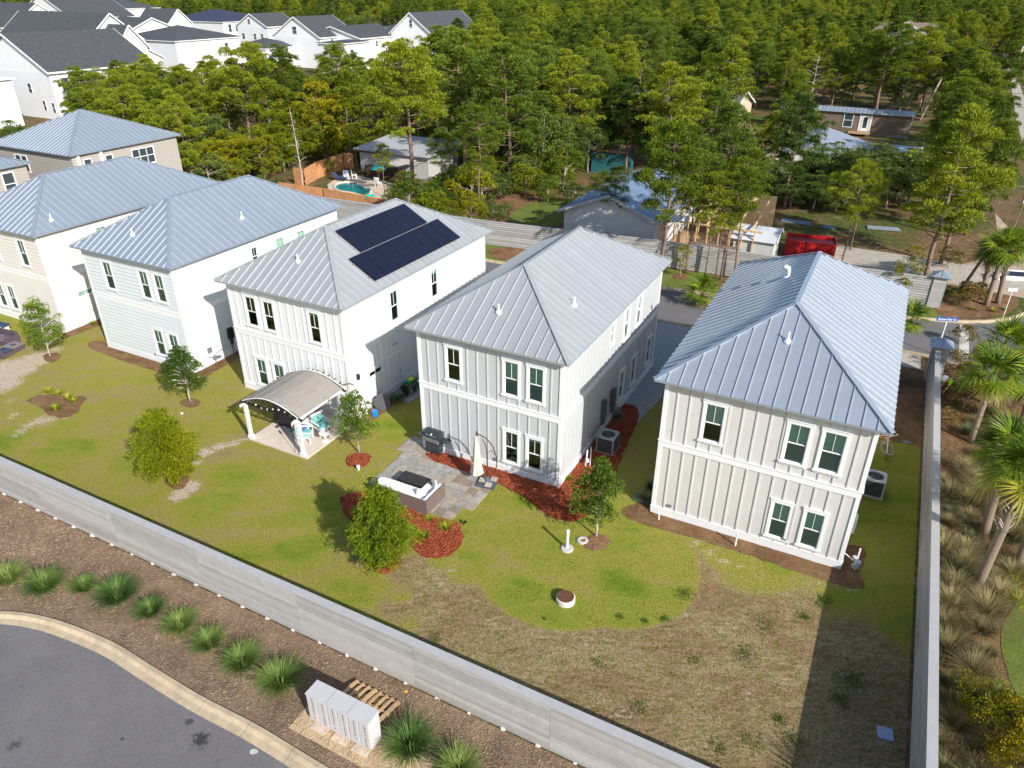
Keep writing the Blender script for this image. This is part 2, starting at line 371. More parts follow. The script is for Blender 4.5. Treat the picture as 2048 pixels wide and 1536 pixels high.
lush=np.maximum(lush,.72*smooth((AA-.2)/1.6)*smooth((BB-19)/2)); rough=rough*(1-smooth((AA-.2)/1.6)*smooth((BB-19.3+.5*np.sin(AA*2))/2.2))
lush=np.maximum(lush,blob([(1560,1125,.8),(1500,1100,.4),(1620,1130,.3)],.6)*.9); rough*=1-blob([(1560,1125,.7),(1500,1108,.3)],.5)
sand=np.maximum(sand,blob([(470,885,.35),(440,893,.4),(410,905,.45),(390,925,.35),(375,975,.55),(360,990,.5),(500,875,.25)],.9)*.8)
sand=np.maximum(sand,blob([(90,840,.8),(60,850,.6),(130,830,.6),(40,865,.6),(30,830,.5),(20,800,.4)],1.6)*.62)
sand=np.maximum(sand,blob([(20,740,1.6),(70,720,1.2),(0,770,1.2),(110,700,.5)],1.8)*.78)
sand=np.maximum(sand,blob([(880,1165,.35),(900,1140,.4),(850,1190,.3),(770,1155,.3)],.9)*.5)
sand=np.maximum(sand,blob([(1395,1085,.3),(1420,1105,.35),(1450,1125,.35),(1480,1135,.3),(1520,1150,.3),(1330,1060,.2)],.8)*.55)
sand=np.maximum(sand,blob([(1150,1275,.35),(1175,1285,.25),(1400,1380,.3),(1500,1395,.3),(1440,1365,.2),(1680,1170,.4),(1690,1350,.4),(1700,1180,.3),(1640,1170,.3),(1480,1262,.12),(1430,1295,.14),(1610,1235,.16),(1240,1430,.4)],.7)*.5)
sand=np.maximum(sand,blob([(1300,790,.5),(1275,800,.35),(740,880,.3)],1.0)*.5)
cover=np.stack([lush,sand,rough,np.ones_like(sand)],-1).reshape(-1,4)
def grid(name,XX,YY,Z,m,cover=None):
    h,w_=XX.shape; V=np.stack([XX,YY,Z],-1).reshape(-1,3); i=np.arange(h*w_).reshape(h,w_)
    F=np.stack([i[:-1,:-1],i[:-1,1:],i[1:,1:],i[1:,:-1]],-1).reshape(-1,4)
    me=npmesh(name,V,F,m)
    if cover is not None:
        at=me.color_attributes.new('cover','FLOAT_COLOR','POINT'); at.data.foreach_set('color',cover.astype(np.float32).ravel())
    return struct(put(name,me))
grid('lawn',XX,YY,np.full(XX.shape,.006),LAWN,cover)
# --- cul-de-sac street, kerb and straw bank outside the near fence
cu=[(-220,1290),(-100,1240),(0,1227),(100,1240),(220,1285),(300,1333),(400,1394),(500,1446),(560,1481),(640,1530),(760,1600)]
def path_offset(P,d):
    o=[]
    for i in range(len(P)):
        t=(P[min(i+1,len(P)-1)]-P[max(i-1,0)]).normalized(); o.append(P[i]+Vector((t.y,-t.x,0))*d)
    return o
def resample(P,n):
    P=[Vector(p) for p in P]; L=[0]
    for a,b in zip(P,P[1:]): L.append(L[-1]+(b-a).length)
    out=[]
    for k in range(n+1):
        s=L[-1]*k/n; i=max(j for j in range(len(L)) if L[j]<=s+1e-9); i=min(i,len(P)-2)
        t=(s-L[i])/(L[i+1]-L[i]); p0=P[max(i-1,0)];p1=P[i];p2=P[i+1];p3=P[min(i+2,len(P)-1)]
        out.append(.5*((2*p1)+(p2-p0)*t+(2*p0-5*p1+4*p2-p3)*t*t+(3*p1-p0-3*p2+p3)*t**3))
    return out
kp=resample([G(*p) for p in cu],64)
def kerb(P,prof,joint,name,gap=.012,m=None):
    """extrude a profile [(offset,z)] along P in slabs separated by joints; each slab an object"""
    m=m or CURB; n=len(P); k=0; first=None
    while k<n-1:
        e=min(k+joint,n-1); seg=P[k:e+1]; b=MB(); cols=[path_offset(P,o)[k:e+1] for o,_ in prof]
        seg0=[[c[i]+Vector((0,0,prof[j][1])) for j,c in enumerate(cols)] for i in range(len(seg))]
        t=(seg[1]-seg[0]).normalized(); seg0[0]=[q+t*gap for q in seg0[0]]; t=(seg[-1]-seg[-2]).normalized(); seg0[-1]=[q-t*gap for q in seg0[-1]]
        J=len(prof); st=len(b.v)
        for r in seg0: b.v+=[tuple(q) for q in r]
        for i in range(len(seg0)-1):
            for j in range(J-1): b.f.append((st+i*J+j,st+i*J+j+1,st+(i+1)*J+j+1,st+(i+1)*J+j))
        b.f.append(tuple(st+j for j in range(J))[::-1]); b.f.append(tuple(st+(len(seg0)-1)*J+j for j in range(J)))
        if first is None: first=struct(put(name,None))
        o=b.build('kerb_slab',m,first)
        k=e
    return first
kerb(kp,[(-.02,-.05),(0,.115),(.14,.12),(.24,.03),(.46,.015),(.47,-.05)],6,'kerb')
street=path_offset(kp,.44); sheet('street',[(-40,-8),(-6,-8)]+[(p.x,p.y) for p in street[::-1]]+[(-40,street[0].y)],.012,ASPH)
bank=[(p.x,p.y) for p in kp]; a_=AB(8,11.66);b_=AB(-70,11.66)
sheet('mulch_bank',bank+[(a_.x,a_.y),(b_.x,b_.y)],.04,STRAW)
# stains on the asphalt
rg=random.Random(4)
PALE=mat('pale_patch',(.5,.48,.44),.8); b=MB(); g=G(508,1504)
b.quad(*[(g.x+.13*rg.uniform(.8,1.15)*math.cos(6.283*i/11),g.y+.085*rg.uniform(.8,1.15)*math.sin(6.283*i/11),.017) for i in range(11)]); struct(b.build('cement_patch',PALE))
# --- the street behind the houses
far=[AB(-75,46.6),AB(-40,46.2),AB(-26.4,46.2),AB(-12.8,46.9),AB(-4,48.0),AB(3.8,49.5),AB(7.2,50.9),AB(9.4,53.6),AB(10.5,58),AB(10.9,75)]
near=[AB(-75,41.1),AB(-40,41.1),AB(-11.9,41.2),AB(-5,42.3),AB(2.5,43.7),AB(4.6,43.3),AB(6.5,42.6),AB(9,41),AB(11,38)]
fp=resample(far,60); np_=resample(near,56)
poly=[(p.x,p.y) for p in np_]+[tuple(AB(40,20)[:2]),tuple(AB(50,75)[:2])]+[(p.x,p.y) for p in fp[::-1]]
sheet('road',poly,.012,ASPH)
kerb(fp,[(.3,.02),(.12,.03),(.1,.12),(-.05,.125),(-.06,-.02)][::-1],4,'kerb')
kerb(np_,[(-.3,.02),(-.12,.03),(-.1,.12),(.05,.125),(.06,-.02)],4,'kerb')
sheet('verge',[(p.x,p.y) for p in fp[:46]]+[tuple(AB(3.6,52.2)[:2]),tuple(AB(-12,50.9)[:2]),tuple(AB(-25,49.8)[:2]),tuple(AB(-45,49)[:2]),tuple(AB(-75,48.6)[:2])],.03,TURF)
for k,(pts,m) in enumerate([([AB(4.4,43.6),AB(4.1,33),AB(4.35,12),AB(8.6,12),AB(8.2,16),AB(6.9,19),AB(6.4,22),AB(7.6,25),AB(8.6,30),AB(9.3,36),AB(8.6,41),AB(6.5,42.7)],BROWNM),
   ([AB(.4,33.1),AB(.9,33.5),AB(1.5,32.9),AB(2.1,33.5),AB(2.8,33.0),AB(3.3,33.5),AB(3.8,33.1),AB(3.8,43.5),AB(2.4,43.4),AB(-6.5,41.5),AB(-6.6,37.5),AB(-5.9,33)],BROWNM)]):
    sheet('mulch_bed',[(p.x,p.y) for p in pts],.02+.004*k,m)
sheet('grass_strip',soft([tuple(AB(*q)[:2]) for q in ((8.5,12),(8.2,14.5),(7.6,17),(6.75,19.2),(6.35,21.5),(6.6,23.2),(7.5,25),(8.1,27.5),(8.5,30),(16,34),(22,12))],8,.02),.034,TURF)
ring_bed('mulch_bed',[AB(4.6,50.4),AB(6.8,51.4),AB(8.6,53.4),AB(9.0,56.5),AB(6,56),AB(4.4,53.5)],.04,BROWNM,.04,seed=3)
PAVER=mat('driveway_paver',(.30,.32,.34),.8,var=.25,scale=9,bmp=.4)
sheet('driveway',[tuple(AB(*q)[:2]) for q in ((-12.6,41.3),(-12.7,33.0),(-9.4,29.0),(-8.3,29.2),(-7.9,33),(-7.6,41.6))],.022,PAVER)
sheet('driveway',[tuple(AB(*q)[:2]) for q in ((-27,41.2),(-27,34.5),(-21,34.5),(-21,41.2))],.022,PAVER)
sheet('driveway',[tuple(AB(*q)[:2]) for q in ((-4,62.8),(-3,58.9),(3,57.2),(10.8,58.5),(10.8,61.8),(3.0,62.6))],.02,CONC)
SANDM=mat('bare_sand',(.42,.33,.25),.9,var=.3,scale=1.2,bmp=.4,dirt=.6)
sheet('sandy_track',[tuple(AB(*q)[:2]) for q in ((4.6,57.2),(10.4,56.5),(10.6,70),(9,80),(8.6,66),(5,61))],.016,SANDM)
LINE=mat('road_paint',(.62,.60,.56),.7,var=.2,scale=8)
s0,s1=AB(5.75,43.6),AB(5.85,49.6); d=(s1-s0).normalized()
sheet('stop_line',[tuple((s0+EX*-.25)[:2]),tuple((s0+EX*.25)[:2]),tuple((s1+EX*.25)[:2]),tuple((s1+EX*-.25)[:2])],.017,LINE)
sheet('pathway',[tuple(AB(*q)[:2]) for q in ((2.4,41.6),(3.6,41.6),(3.6,43.4),(2.5,43.7))],.04,CONC)
# stone flag path beside the white house door
sheet('side_path',[tuple(AB(*q)[:2]) for q in ((-20.38,25.6),(-19.0,25.6),(-18.9,33),(-20.38,33))],.03,mat('grey_path',(.30,.31,.32),.8,var=.15))
# house side straw strips and beds
def strip(*q,m=BROWNM,z=.03): return ring_bed('mulch_bed',[AB(*p) for p in q],z,m,.03,.05,seed=len(q)*7+int(q[0][0]),rings=4)
ring_bed('mulch_bed',[AB(-6.2,23.2),AB(-6.3,22.15),AB(-3,22.2),AB(1.9,22.2),AB(2.1,23.2),AB(2.1,24.6),AB(1,24.4),AB(-3,24)],.02,BROWNM,.02,.07,5,4)
strip((-6.2,22.7),(-6.2,24.9),(-5.5,25.0),(-5.3,23.0))
strip((-38.5,22.2),(-38.5,23.3),(-31,23.4),(-30.2,22.9),(-30.4,22.1)); strip((-31.2,22.6),(-31.2,33),(-30.3,33),(-30.3,22.6)); strip((-42,22.8),(-42,33),(-41.2,33),(-41.2,22.8))
strip((-20.6,22.9),(-20.6,25.4),(-19.8,25.4),(-19.6,22.9))
RB=lambda pts,s: ring_bed('red_mulch_bed',pts,.025,REDM,.07,.09,seed=s)
RB([AB(-15.6,21.9),AB(-15.2,22.8),AB(-9.4,22.8),AB(-9.3,23.4),AB(-7.9,23.0),AB(-7.95,21.2),AB(-9.0,20.8),AB(-10.4,21.4),AB(-12,21.75)],1)
RB([AB(-9.6,22.6),AB(-9.6,30.0),AB(-8.5,29.9),AB(-8.0,26),AB(-7.6,23.0),AB(-8.4,22.0)],2)
RB([AB(-8.1,33.2),AB(-8.1,40.8),AB(-6.7,41.0),AB(-6.6,33.2)],8)
mp_red=mp=[(690,990),(740,985),(800,1000),(850,1035),(890,1040),(920,1050),(925,1080),(905,1105),(875,1117),(840,1110),(810,1085),(770,1070),(710,1045),(685,1015)]
RB([G(*p) for p in mp],3)
RB([G(*p) for p in [(742,1130),(755,1115),(790,1105),(802,1115),(800,1135),(775,1146),(752,1142)]],4)
RB([G(*p) for p in [(693,925),(700,913),(720,908),(738,911),(742,924),(725,935),(705,935)]],5)
ring_bed('mulch_bed',[G(*p) for p in [(330,965),(340,952),(372,950),(378,962),(365,978),(345,978)]],.02,BROWNM,.03,.05,6)
ring_bed('mulch_bed',[G(*p) for p in [(360,808),(366,800),(385,797),(402,803),(398,811),(380,816)]],.02,BROWNM,.03,.04,7)
ring_bed('mulch_bed',[G(*p) for p in [(86,716),(92,708),(115,706),(122,713),(112,724),(94,725)]],.02,BROWNM,.03,.04,8)
ring_bed('mulch_bed',[G(*p) for p in [(55,800),(80,790),(120,790),(170,795),(165,812),(140,833),(110,835),(70,812)]],.02,BROWNM,.03,.12,9)
ring_bed('mulch_bed',[G(*p) for p in [(1168,1092),(1172,1078),(1195,1068),(1215,1074),(1218,1088),(1205,1100),(1185,1102)]],.02,BROWNM,.03,.06,10)
ring_bed('mulch_bed',[G(*p) for p in [(1345,552),(1365,548),(1376,553),(1365,561),(1350,560)]],.04,BROWNM,.03,.06,11)
ring_bed('mulch_bed',[G(*p) for p in [(1400,560),(1440,550),(1480,565),(1440,580)]],.04,BROWNM,.03,.1,12)
ring_bed('mulch_bed',[G(*p) for p in [(980,500),(1010,495),(1060,500),(1030,520),(985,515)]],.04,BROWNM,.03,.1,12)
# ------------------------------------------------------------------ houses
def wall_mesh(p0,ud,wd,h,holes,depth,inn):
    """wall sheet from p0 along ud (unit) length wd, height h, rectangular holes (u0,u1,z0,z1) with reveals and a dark room behind"""
    b=MB(); us=sorted({0,wd}|{x for q in holes for x in q[:2]}); zs=sorted({0,h}|{x for q in holes for x in q[2:4]})
    P=lambda u,z,d=0: tuple(p0+ud*u+Vector((0,0,z))+inn*d)
    for i in range(len(us)-1):
        for j in range(len(zs)-1):
            cu_,cz=(us[i]+us[i+1])/2,(zs[j]+zs[j+1])/2
            if any(q[0]<cu_<q[1] and q[2]<cz<q[3] for q in holes): continue
            b.quad(P(us[i],zs[j]),P(us[i+1],zs[j]),P(us[i+1],zs[j+1]),P(us[i],zs[j+1]))
    for u0,u1,z0,z1 in holes:
        for A,B in (((u0,z0),(u1,z0)),((u1,z0),(u1,z1)),((u1,z1),(u0,z1)),((u0,z1),(u0,z0))):
            b.quad(P(*A),P(*B),P(*B,depth),P(*A,depth))
    return b
def lap_mesh(p0,ud,wd,z0,z1,holes,out,pitch=.21):
    """clapboards: each board leans out at its lower edge"""
    b=MB(); z=z0
    while z<z1-.02:
        t=min(z+pitch,z1); spans=[(0,wd)]
        for u0,u1,a,c in holes:
            if a<t and c>z:
                ns=[]
                for s,e in spans:
                    if u1<=s or u0>=e: ns.append((s,e)); continue
                    if u0>s: ns.append((s,u0))
                    if u1<e: ns.append((u1,e))
                spans=ns
        for s,e in spans:
            P=lambda u,zz,d: tuple(p0+ud*u+Vector((0,0,zz))+out*d)
            b.quad(P(s,z,.042),P(e,z,.042),P(e,t,.004),P(s,t,.004)); b.quad(P(s,z,.003),P(e,z,.003),P(e,z,.042),P(s,z,.042))
        z+=pitch
    return b
_bm={}
def add_window(par,p0,ud,out,u0,u1,z0,z1,kind='hung',blind=1,parts=True,trimm=None):
    """window with its casing, sill, sash bars, panes and blind; local frame along ud"""
    trimm=trimm or TRIM; o=put('window',None,par); inn=-out
    P=lambda u,z,d: p0+ud*u+Vector((0,0,z))+out*d
    def bx(b,ua,ub,za,zb,da,db):
        n=len(b.v); b.v+=[tuple(P(*q)) for q in ((ua,za,da),(ub,za,da),(ub,za,db),(ua,za,db),(ua,zb,da),(ub,zb,da),(ub,zb,db),(ua,zb,db))]
        b.f+=[tuple(n+i for i in q) for q in ((0,3,2,1),(4,5,6,7),(0,1,5,4),(1,2,6,5),(2,3,7,6),(3,0,4,7))]
    b=MB(); c=.10
    bx(b,u0-c,u0,z0,z1,.0,.045); bx(b,u1,u1+c,z0,z1,.0,.045); bx(b,u0-c-.02,u1+c+.02,z1,z1+.13,.0,.05); bx(b,u0-c-.03,u1+c+.03,z1+.13,z1+.155,.0,.075)
    b.build('casing',trimm,o)
    b=MB(); bx(b,u0-c-.04,u1+c+.04,z0-.05,z0,.0,.09); bx(b,u0-c,u1+c,z0-.13,z0-.05,.0,.04); b.build('sill',trimm,o)
    b=MB(); s=.032; zm=(z0+z1)/2
    bx(b,u0,u0+s,z0,z1,-.05,-.005); bx(b,u1-s,u1,z0,z1,-.05,-.005); bx(b,u0+s,u1-s,z1-s,z1,-.05,-.005); bx(b,u0+s,u1-s,z0,z0+s,-.05,-.005)
    if kind=='hung': bx(b,u0+s,u1-s,zm-.02,zm+.02,-.05,.0); um=(u0+u1)/2; bx(b,um-.009,um+.009,zm+.02,z1-s,-.045,-.015)
    elif kind=='slider': um=(u0+u1)/2; bx(b,um-.02,um+.02,z0+s,z1-s,-.05,.0)
    b.build('sash',trimm,o)
    if kind=='hung':
        b=MB(); b.quad(P(u0+s,zm+.02,-.03),P(u1-s,zm+.02,-.03),P(u1-s,z1-s,-.03),P(u0+s,z1-s,-.03)); b.build('pane',GLASS_U,o); b=MB(); b.quad(P(u0+s,z0+s,-.038),P(u1-s,z0+s,-.038),P(u1-s,zm-.02,-.038),P(u0+s,zm-.02,-.038)); b.build('pane',GLASS_L,o)
    else: b=MB(); b.quad(P(u0+s,z0+s,-.034),P(u1-s,z0+s,-.034),P(u1-s,z1-s,-.034),P(u0+s,z1-s,-.034)); b.build('pane',GLASS_U,o)
    if blind:
        b=MB(); zb=z0+s+ (z1-z0)*(1-blind); n=int((z1-s-zb)/.052)
        for k in range(n):
            z=z1-s-.02-k*.052
            b.quad(P(u0+.03,z,-.115),P(u1-.03,z,-.115),P(u1-.03,z-.040,-.085),P(u0+.03,z-.040,-.085))
        bb=b.build('blind',BLIND,o); bb['kind']='stuff'
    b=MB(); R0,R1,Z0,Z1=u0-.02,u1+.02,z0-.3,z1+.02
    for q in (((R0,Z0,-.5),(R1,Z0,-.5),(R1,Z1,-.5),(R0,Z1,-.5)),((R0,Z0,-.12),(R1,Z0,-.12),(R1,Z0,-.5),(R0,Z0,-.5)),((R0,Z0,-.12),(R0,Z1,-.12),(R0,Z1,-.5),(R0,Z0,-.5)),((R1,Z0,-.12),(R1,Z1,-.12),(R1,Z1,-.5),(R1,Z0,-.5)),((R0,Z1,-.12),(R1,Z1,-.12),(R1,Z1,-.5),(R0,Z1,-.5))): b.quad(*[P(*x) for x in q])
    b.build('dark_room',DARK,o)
    return o
def hip_roof(par,w,L,ov,ze,zr,m,pitch=.46,th=.02,seam=.042,capm=None,fasc=None,label=None):
    """local frame: x -w..0, y 0..L"""
    capm=capm or m; R=w/2+ov; x0,x1,y0,y1=-w-ov,ov,-ov,L+ov; k=(zr-ze)/R
    rb=MB(); f=.08; rb.box(x0+.01,x1-.01,y0+.01,y1-.01,ze-f,ze-.012)
    xm=-w/2
    rb.slab([(x0+.02,y0+.02,ze-.03),(x1-.02,y0+.02,ze-.03),(xm,y0+R,zr-.03)],(0,0,-.01)); rb.slab([(x1-.02,y0+.02,ze-.03),(x1-.02,y1-.02,ze-.03),(xm,y1-R,zr-.03),(xm,y0+R,zr-.03)],(0,0,-.01))
    rb.slab([(x1-.02,y1-.02,ze-.03),(x0+.02,y1-.02,ze-.03),(xm,y1-R,zr-.03)],(0,0,-.01)); rb.slab([(x0+.02,y1-.02,ze-.03),(x0+.02,y0+.02,ze-.03),(xm,y0+R,zr-.03),(xm,y1-R,zr-.03)],(0,0,-.01))
    roof=rb.build('roof',fasc or m,par)
    if label: roof['label']=label
    W=w+2*ov; D=L+2*ov
    for org,u,v,Ln in ((Vector((x0,y0,ze)),Vector((1,0,0)),Vector((0,1,0)),W),(Vector((x1,y0,ze)),Vector((0,1,0)),Vector((-1,0,0)),D),
                       (Vector((x1,y1,ze)),Vector((-1,0,0)),Vector((0,-1,0)),W),(Vector((x0,y1,ze)),Vector((0,-1,0)),Vector((1,0,0)),D)):
        hf=lambda s: max(0,min(s,Ln-s,R))
        n=max(1,round(Ln/pitch)); up=Vector((0,0,1)); nn=(up-v*k).normalized() if k else up
        for i in range(n):
            s0,s1=Ln*i/n,Ln*(i+1)/n; br=sorted({s0,s1}|{x for x in (R,Ln-R,Ln/2) if s0<x<s1})
            P=lambda s,r: org+u*s+v*r+Vector((0,0,r*k))
            pts=[P(s0,0),P(s1,0)]+[P(s,hf(s)) for s in br[::-1] if hf(s)>1e-4 ]
            if hf(s0)<1e-4 and len(pts)<3: continue
            b=MB(); b.slab(pts,-nn*th)
            b.build('roof_panel',m,roof)
            if hf(s0)>.05: MB().beam(P(s0,0)+nn*seam/2,P(s0,hf(s0)-.02)+nn*seam/2,.018,seam,nn).build('seam',SEAMHI,roof)
    def cap(a,c): 
        MB().beam(a,c,.17,.02).build('ridge_cap',capm,roof)
    e=.045
    A=Vector((xm,y0+R,zr+e)); B=Vector((xm,y1-R,zr+e)); cap(A,B)
    for c_,t in ((Vector((x0,y0,ze+e)),A),(Vector((x1,y0,ze+e)),A),(Vector((x0,y1,ze+e)),B),(Vector((x1,y1,ze+e)),B)): cap(c_,t)
    return roof
def vent(par,w,ov,ze,zr,x,y,side,big=False):
    R=w/2+ov;k=(zr-ze)/R; run={'F':y+ov,'R':ov-x,'L':x+w+ov}[side]; z=ze+run*k
    b=MB()
    if big: b.tube([(x,y,z-.05),(x,y,z+.28),(x-.03,y,z+.40),(x-.14,y,z+.44),(x-.24,y,z+.36)],[.085,.085,.10,.10,.09],10); b.lathe([(.2,0),(.15,.05),(.09,.09)],12,(x,y),z-.02)
    else: b.lathe([(.035,-.1),(.035,.36),(.028,.37)],10,(x,y),z); b.lathe([(.14,-.05),(.12,.05),(.05,.13),(.04,.18)],12,(x,y),z)
    b.build('vent_pipe',WHITEP,par,smooth=True)
def house(name,label,par_,th,kind,wallm,trimm,roofm,front,right,vents,ovr=.376,door=None,band=3.30,batm=None,fasc=None,spacing=.47,rspacing=.47):
    x,y,w,L,ze,zr=par_; wh=ze-.08
    H=thing(name,label,'house',(x,y,0),th,'two-storey houses with hipped metal roofs')
    holesF=[(a,b_,c,d) for a,b_,c,d,*_ in front]; holesR=[(a,b_,c,d) for a,b_,c,d,*_ in right]
    X=Vector((1,0,0));Y=Vector((0,1,0)); pF=Vector((-w,0,0)); pR=Vector((0,0,0))
    for nm,p0,ud,wd,hl,inn in (('wall',pF,X,w,holesF,Y),('wall',pR,Y,L,holesR,-X),('wall',Vector((-w,L,0)),-Y,L,[],X),('wall',Vector((0,L,0)),-X,w,[],-Y)):
        b=wall_mesh(p0,ud,wd,wh,hl,.10,inn); b.build(nm,wallm,H)
    CB=.11
    # corner boards, band, skirt, frieze
    for cx,cy in ((0,0),(-w,0),(0,L),(-w,L)):
        sx=1 if cx==0 else -1; sy=-1 if cy==0 else 1
        b=MB(); b.box(*sorted((cx+sx*.035,cx-sx*CB)),*sorted((cy+sy*.035,cy)),.36,wh); b.box(*sorted((cx+sx*.035,cx)),*sorted((cy,cy-sy*CB)),.36,wh); b.build('corner_board',trimm,H)
    def ringb(nm,z0,z1,d):
        b=MB(); b.box(-w-d,d,-d,0,z0,z1); b.box(-w-d,d,L,L+d,z0,z1); b.box(0,d,0,L,z0,z1); b.box(-w-d,-w,0,L,z0,z1); b.build(nm,trimm,H)
    ringb('skirt_board',0.0,.34,.045); ringb('skirt_ledge',.34,.362,.06); ringb('band_board',band-.13,band+.13,.040); ringb('band_ledge',band+.13,band+.155,.07); 
    def clear(h): return [(a-.12,b_+.12,c-.14,d+.16) for a,b_,c,d in h]
    for p0,ud,wd,out,wins,spc in ((pF,X,w,-Y,front,spacing),(pR,Y,L,X,right,rspacing)):
        hl=clear([q[:4] for q in wins])
        if kind=='batten':
            n=round(wd/spc)
            for i in range(1,n):
                u=wd*i/n
                for z0,z1 in ((.362,band-.13),(band+.155,wh-.0)):
                    segs=[(z0,z1)]
                    for a,b_,c,d in hl:
                        if a-.015<u<b_+.015:
                            ns=[]
                            for s,e in segs:
                                if d<=s or c>=e: ns.append((s,e)); continue
                                if c>s: ns.append((s,c))
                                if d<e: ns.append((d,e))
                            segs=ns
                    for s,e in segs:
                        if e-s<.05: continue
                        c0=p0+ud*u; b=MB(); b.beam(tuple(c0+Vector((0,0,s))+out*.014),tuple(c0+Vector((0,0,e))+out*.014),.055,.028,tuple(out)); b.build('batten',batm or wallm,H)
        else:
            for z0,z1 in ((.362,band-.13),(band+.155,wh)):
                o=lap_mesh(p0,ud,wd,z0,z1,[(a+.02,b_-.02,c+.02,d-.02) for a,b_,c,d in hl],out).build('lap_siding',batm or wallm,H); o['kind']='stuff'
        for q in wins:
            kd=q[4] if len(q)>4 else 'hung'; bl=q[5] if len(q)>5 else 1
            if kd=='door': continue
            add_window(H,p0,ud,out,*q[:4],kd,bl,trimm=trimm)
    roof=hip_roof(H,w,L,ovr,ze,zr,roofm,fasc=fasc)
    for vx,vy,sd_,*bg_ in vents: vent(H,w,ovr,ze,zr,vx,vy,sd_,bool(bg_))
    H['w']=w
    return H
RM_E=roofmetal('roof_metal_blue',(.52,.58,.65),.6,.32); RM_D=roofmetal('roof_metal_grey',(.43,.45,.465),.35,.42); RM_B=roofmetal('roof_metal_steel_blue',(.36,.425,.50),.45,.36); SEAMHI=roofmetal('seam_metal_highlight',(.52,.55,.59),.4,.35)  # seam colour has the sun-caught shine of the folded edges painted in
w_cream=mat('cream_board_paint',(.60,.59,.575),.6,var=.03,scale=2); w_grey=mat('pale_grey_board_paint',(.50,.52,.54),.6,var=.03,scale=2)
w_white=mat('white_board_paint',(.73,.74,.76),.55,var=.02,scale=2); w_blue=mat('ice_blue_siding',(.60,.64,.67),.6,var=.03,scale=2); w_ivory=mat('ivory_siding',(.66,.625,.58),.6,var=.03,scale=2)
u,l=(3.90,5.42),(.58,2.10)
FR=lambda a,b_,c,bu=1,bl=1:[(a,a+.64,*u,'hung',bu),(b_,b_+.64,*u,'hung',bu),(c,c+.64,*u,'hung',bu)]
HE=house('house','pale cream board and batten house with blue metal roof beside the side fence',(11.792,19.78,7.004,13.393,6.074,8.337),-.476,'batten',w_cream,TRIM,RM_E,
   [(1.51,2.16,*u,'hung',.55),(4.36,5.01,*u,'hung',1),(5.48,6.15,*u,'hung',1),(4.39,4.97,*l,'hung',1),(5.51,6.12,*l,'hung',1)],[(3.4,4.1,.6,2.1),(8,8.7,3.9,5.4)],[(-3.43,1.99,'F'),(-4.38,7.57,'L',1)])
HD=house('house','light grey board and batten house with grey metal roof and slate patio',(1.944,24.479,6.614,12.542,6.023,8.17),-.475,'batten',w_grey,TRIM,RM_D,
   [(1.40,2.02,3.88,5.38,'hung',.12),(4.09,4.70,3.88,5.38,'hung',1),(5.17,5.79,3.88,5.38,'hung',1),(4.11,4.71,.62,2.12,'hung',0),(5.18,5.78,.62,2.10,'hung',.15)],
   [(5.2,5.62,4.4,5.36,'hung',0),(7.08,7.68,3.85,5.36,'hung',.6),(8.85,9.47,3.88,5.36,'hung',.6),(7.02,7.62,.62,2.12,'hung',0),(8.74,9.38,.65,2.12,'hung',0),(11.15,11.78,.7,2.15,'hung',0)],[(-3.36,1.07,'F'),(-1.01,3.27,'R')],rspacing=.42)
HC=house('house','white board and batten house with dark solar panels on its roof',(-7.589,29.802,7.001,12.736,5.929,8.113),-.485,'batten',w_white,TRIM,RM_D,
   [(1.05,1.70,3.78,5.27,'hung',.1),(2.19,2.82,3.76,5.24,'hung',.1),(5.02,5.62,3.76,5.25,'hung',.15),(1.06,1.68,.5,1.94,'hung',.9),(2.20,2.86,.5,1.92,'hung',.8)],
   [(3.54,4.14,3.78,5.3,'hung',.1),(7.11,7.70,3.78,5.26,'hung',.2),(1.43,2.44,1.61,1.9,'slider',.0),(3.05,3.99,.02,1.95,'door')],[(-3.57,1.43,'F')],rspacing=.42)
HB=house('house','ice blue lap sided house with steel blue metal roof',(-17.046,34.536,6.905,12.622,6.064,8.271),-.478,'lap',w_blue,TRIM,RM_B,
   [(1.45,2.12,3.9,5.41),(4.29,4.94,3.9,5.39),(5.43,6.07,3.9,5.37),(4.31,4.97,.59,2.07),(5.45,6.12,.59,2.05)],[(5.29,5.70,4.4,5.42,'hung',0),(7.20,7.81,3.9,5.40),(8.96,9.6,3.9,5.36)],[(-3.69,.96,'F'),(-.99,5.94,'R')])
HA=house('house','ivory lap sided house with steel blue metal roof at the left edge',(-26.744,39.668,7.285,13.14,6.053,8.229),-.468,'lap',w_ivory,TRIM,RM_B,
   [(1.3,1.95,3.92,5.44),(2.5,3.15,3.92,5.44),(5.25,5.9,3.92,5.44),(1.46,2.1,.68,2.2),(2.6,3.23,.68,2.18)],[(1.38,2.36,1.78,2.08,'slider',1),(3.59,4.23,3.9,5.42)],[(-.37,1.37,'R')])
# side door of the white house
b=MB(); b.box(-.055,-.015,3.09,3.95,.06,1.92); dr=b.build('door',w_white,HC)
for y0,z0,z1 in ((3.2,1.05,1.75),(3.56,1.05,1.75),(3.2,.25,.9),(3.56,.25,.9)): MB().box(-.016,-.006,y0,y0+.27,z0,z1).build('door_panel',w_white,dr)
b=MB(); b.lathe([(.03,0),(.03,.05)],10); b.xf(Matrix.Translation((-.014,3.88,.95))@Matrix.Rotation(R_(90),4,'Y')); b.build('door_handle',BLACKM,dr)
b=MB(); b.box(0,.035,2.94,3.05,.362,2.05); b.box(0,.035,3.99,4.10,.362,2.05); b.box(0,.04,2.92,4.12,1.95,2.07); b.box(-.02,.12,3.0,4.05,-.02,.02); b.build('door_frame',TRIM,HC)
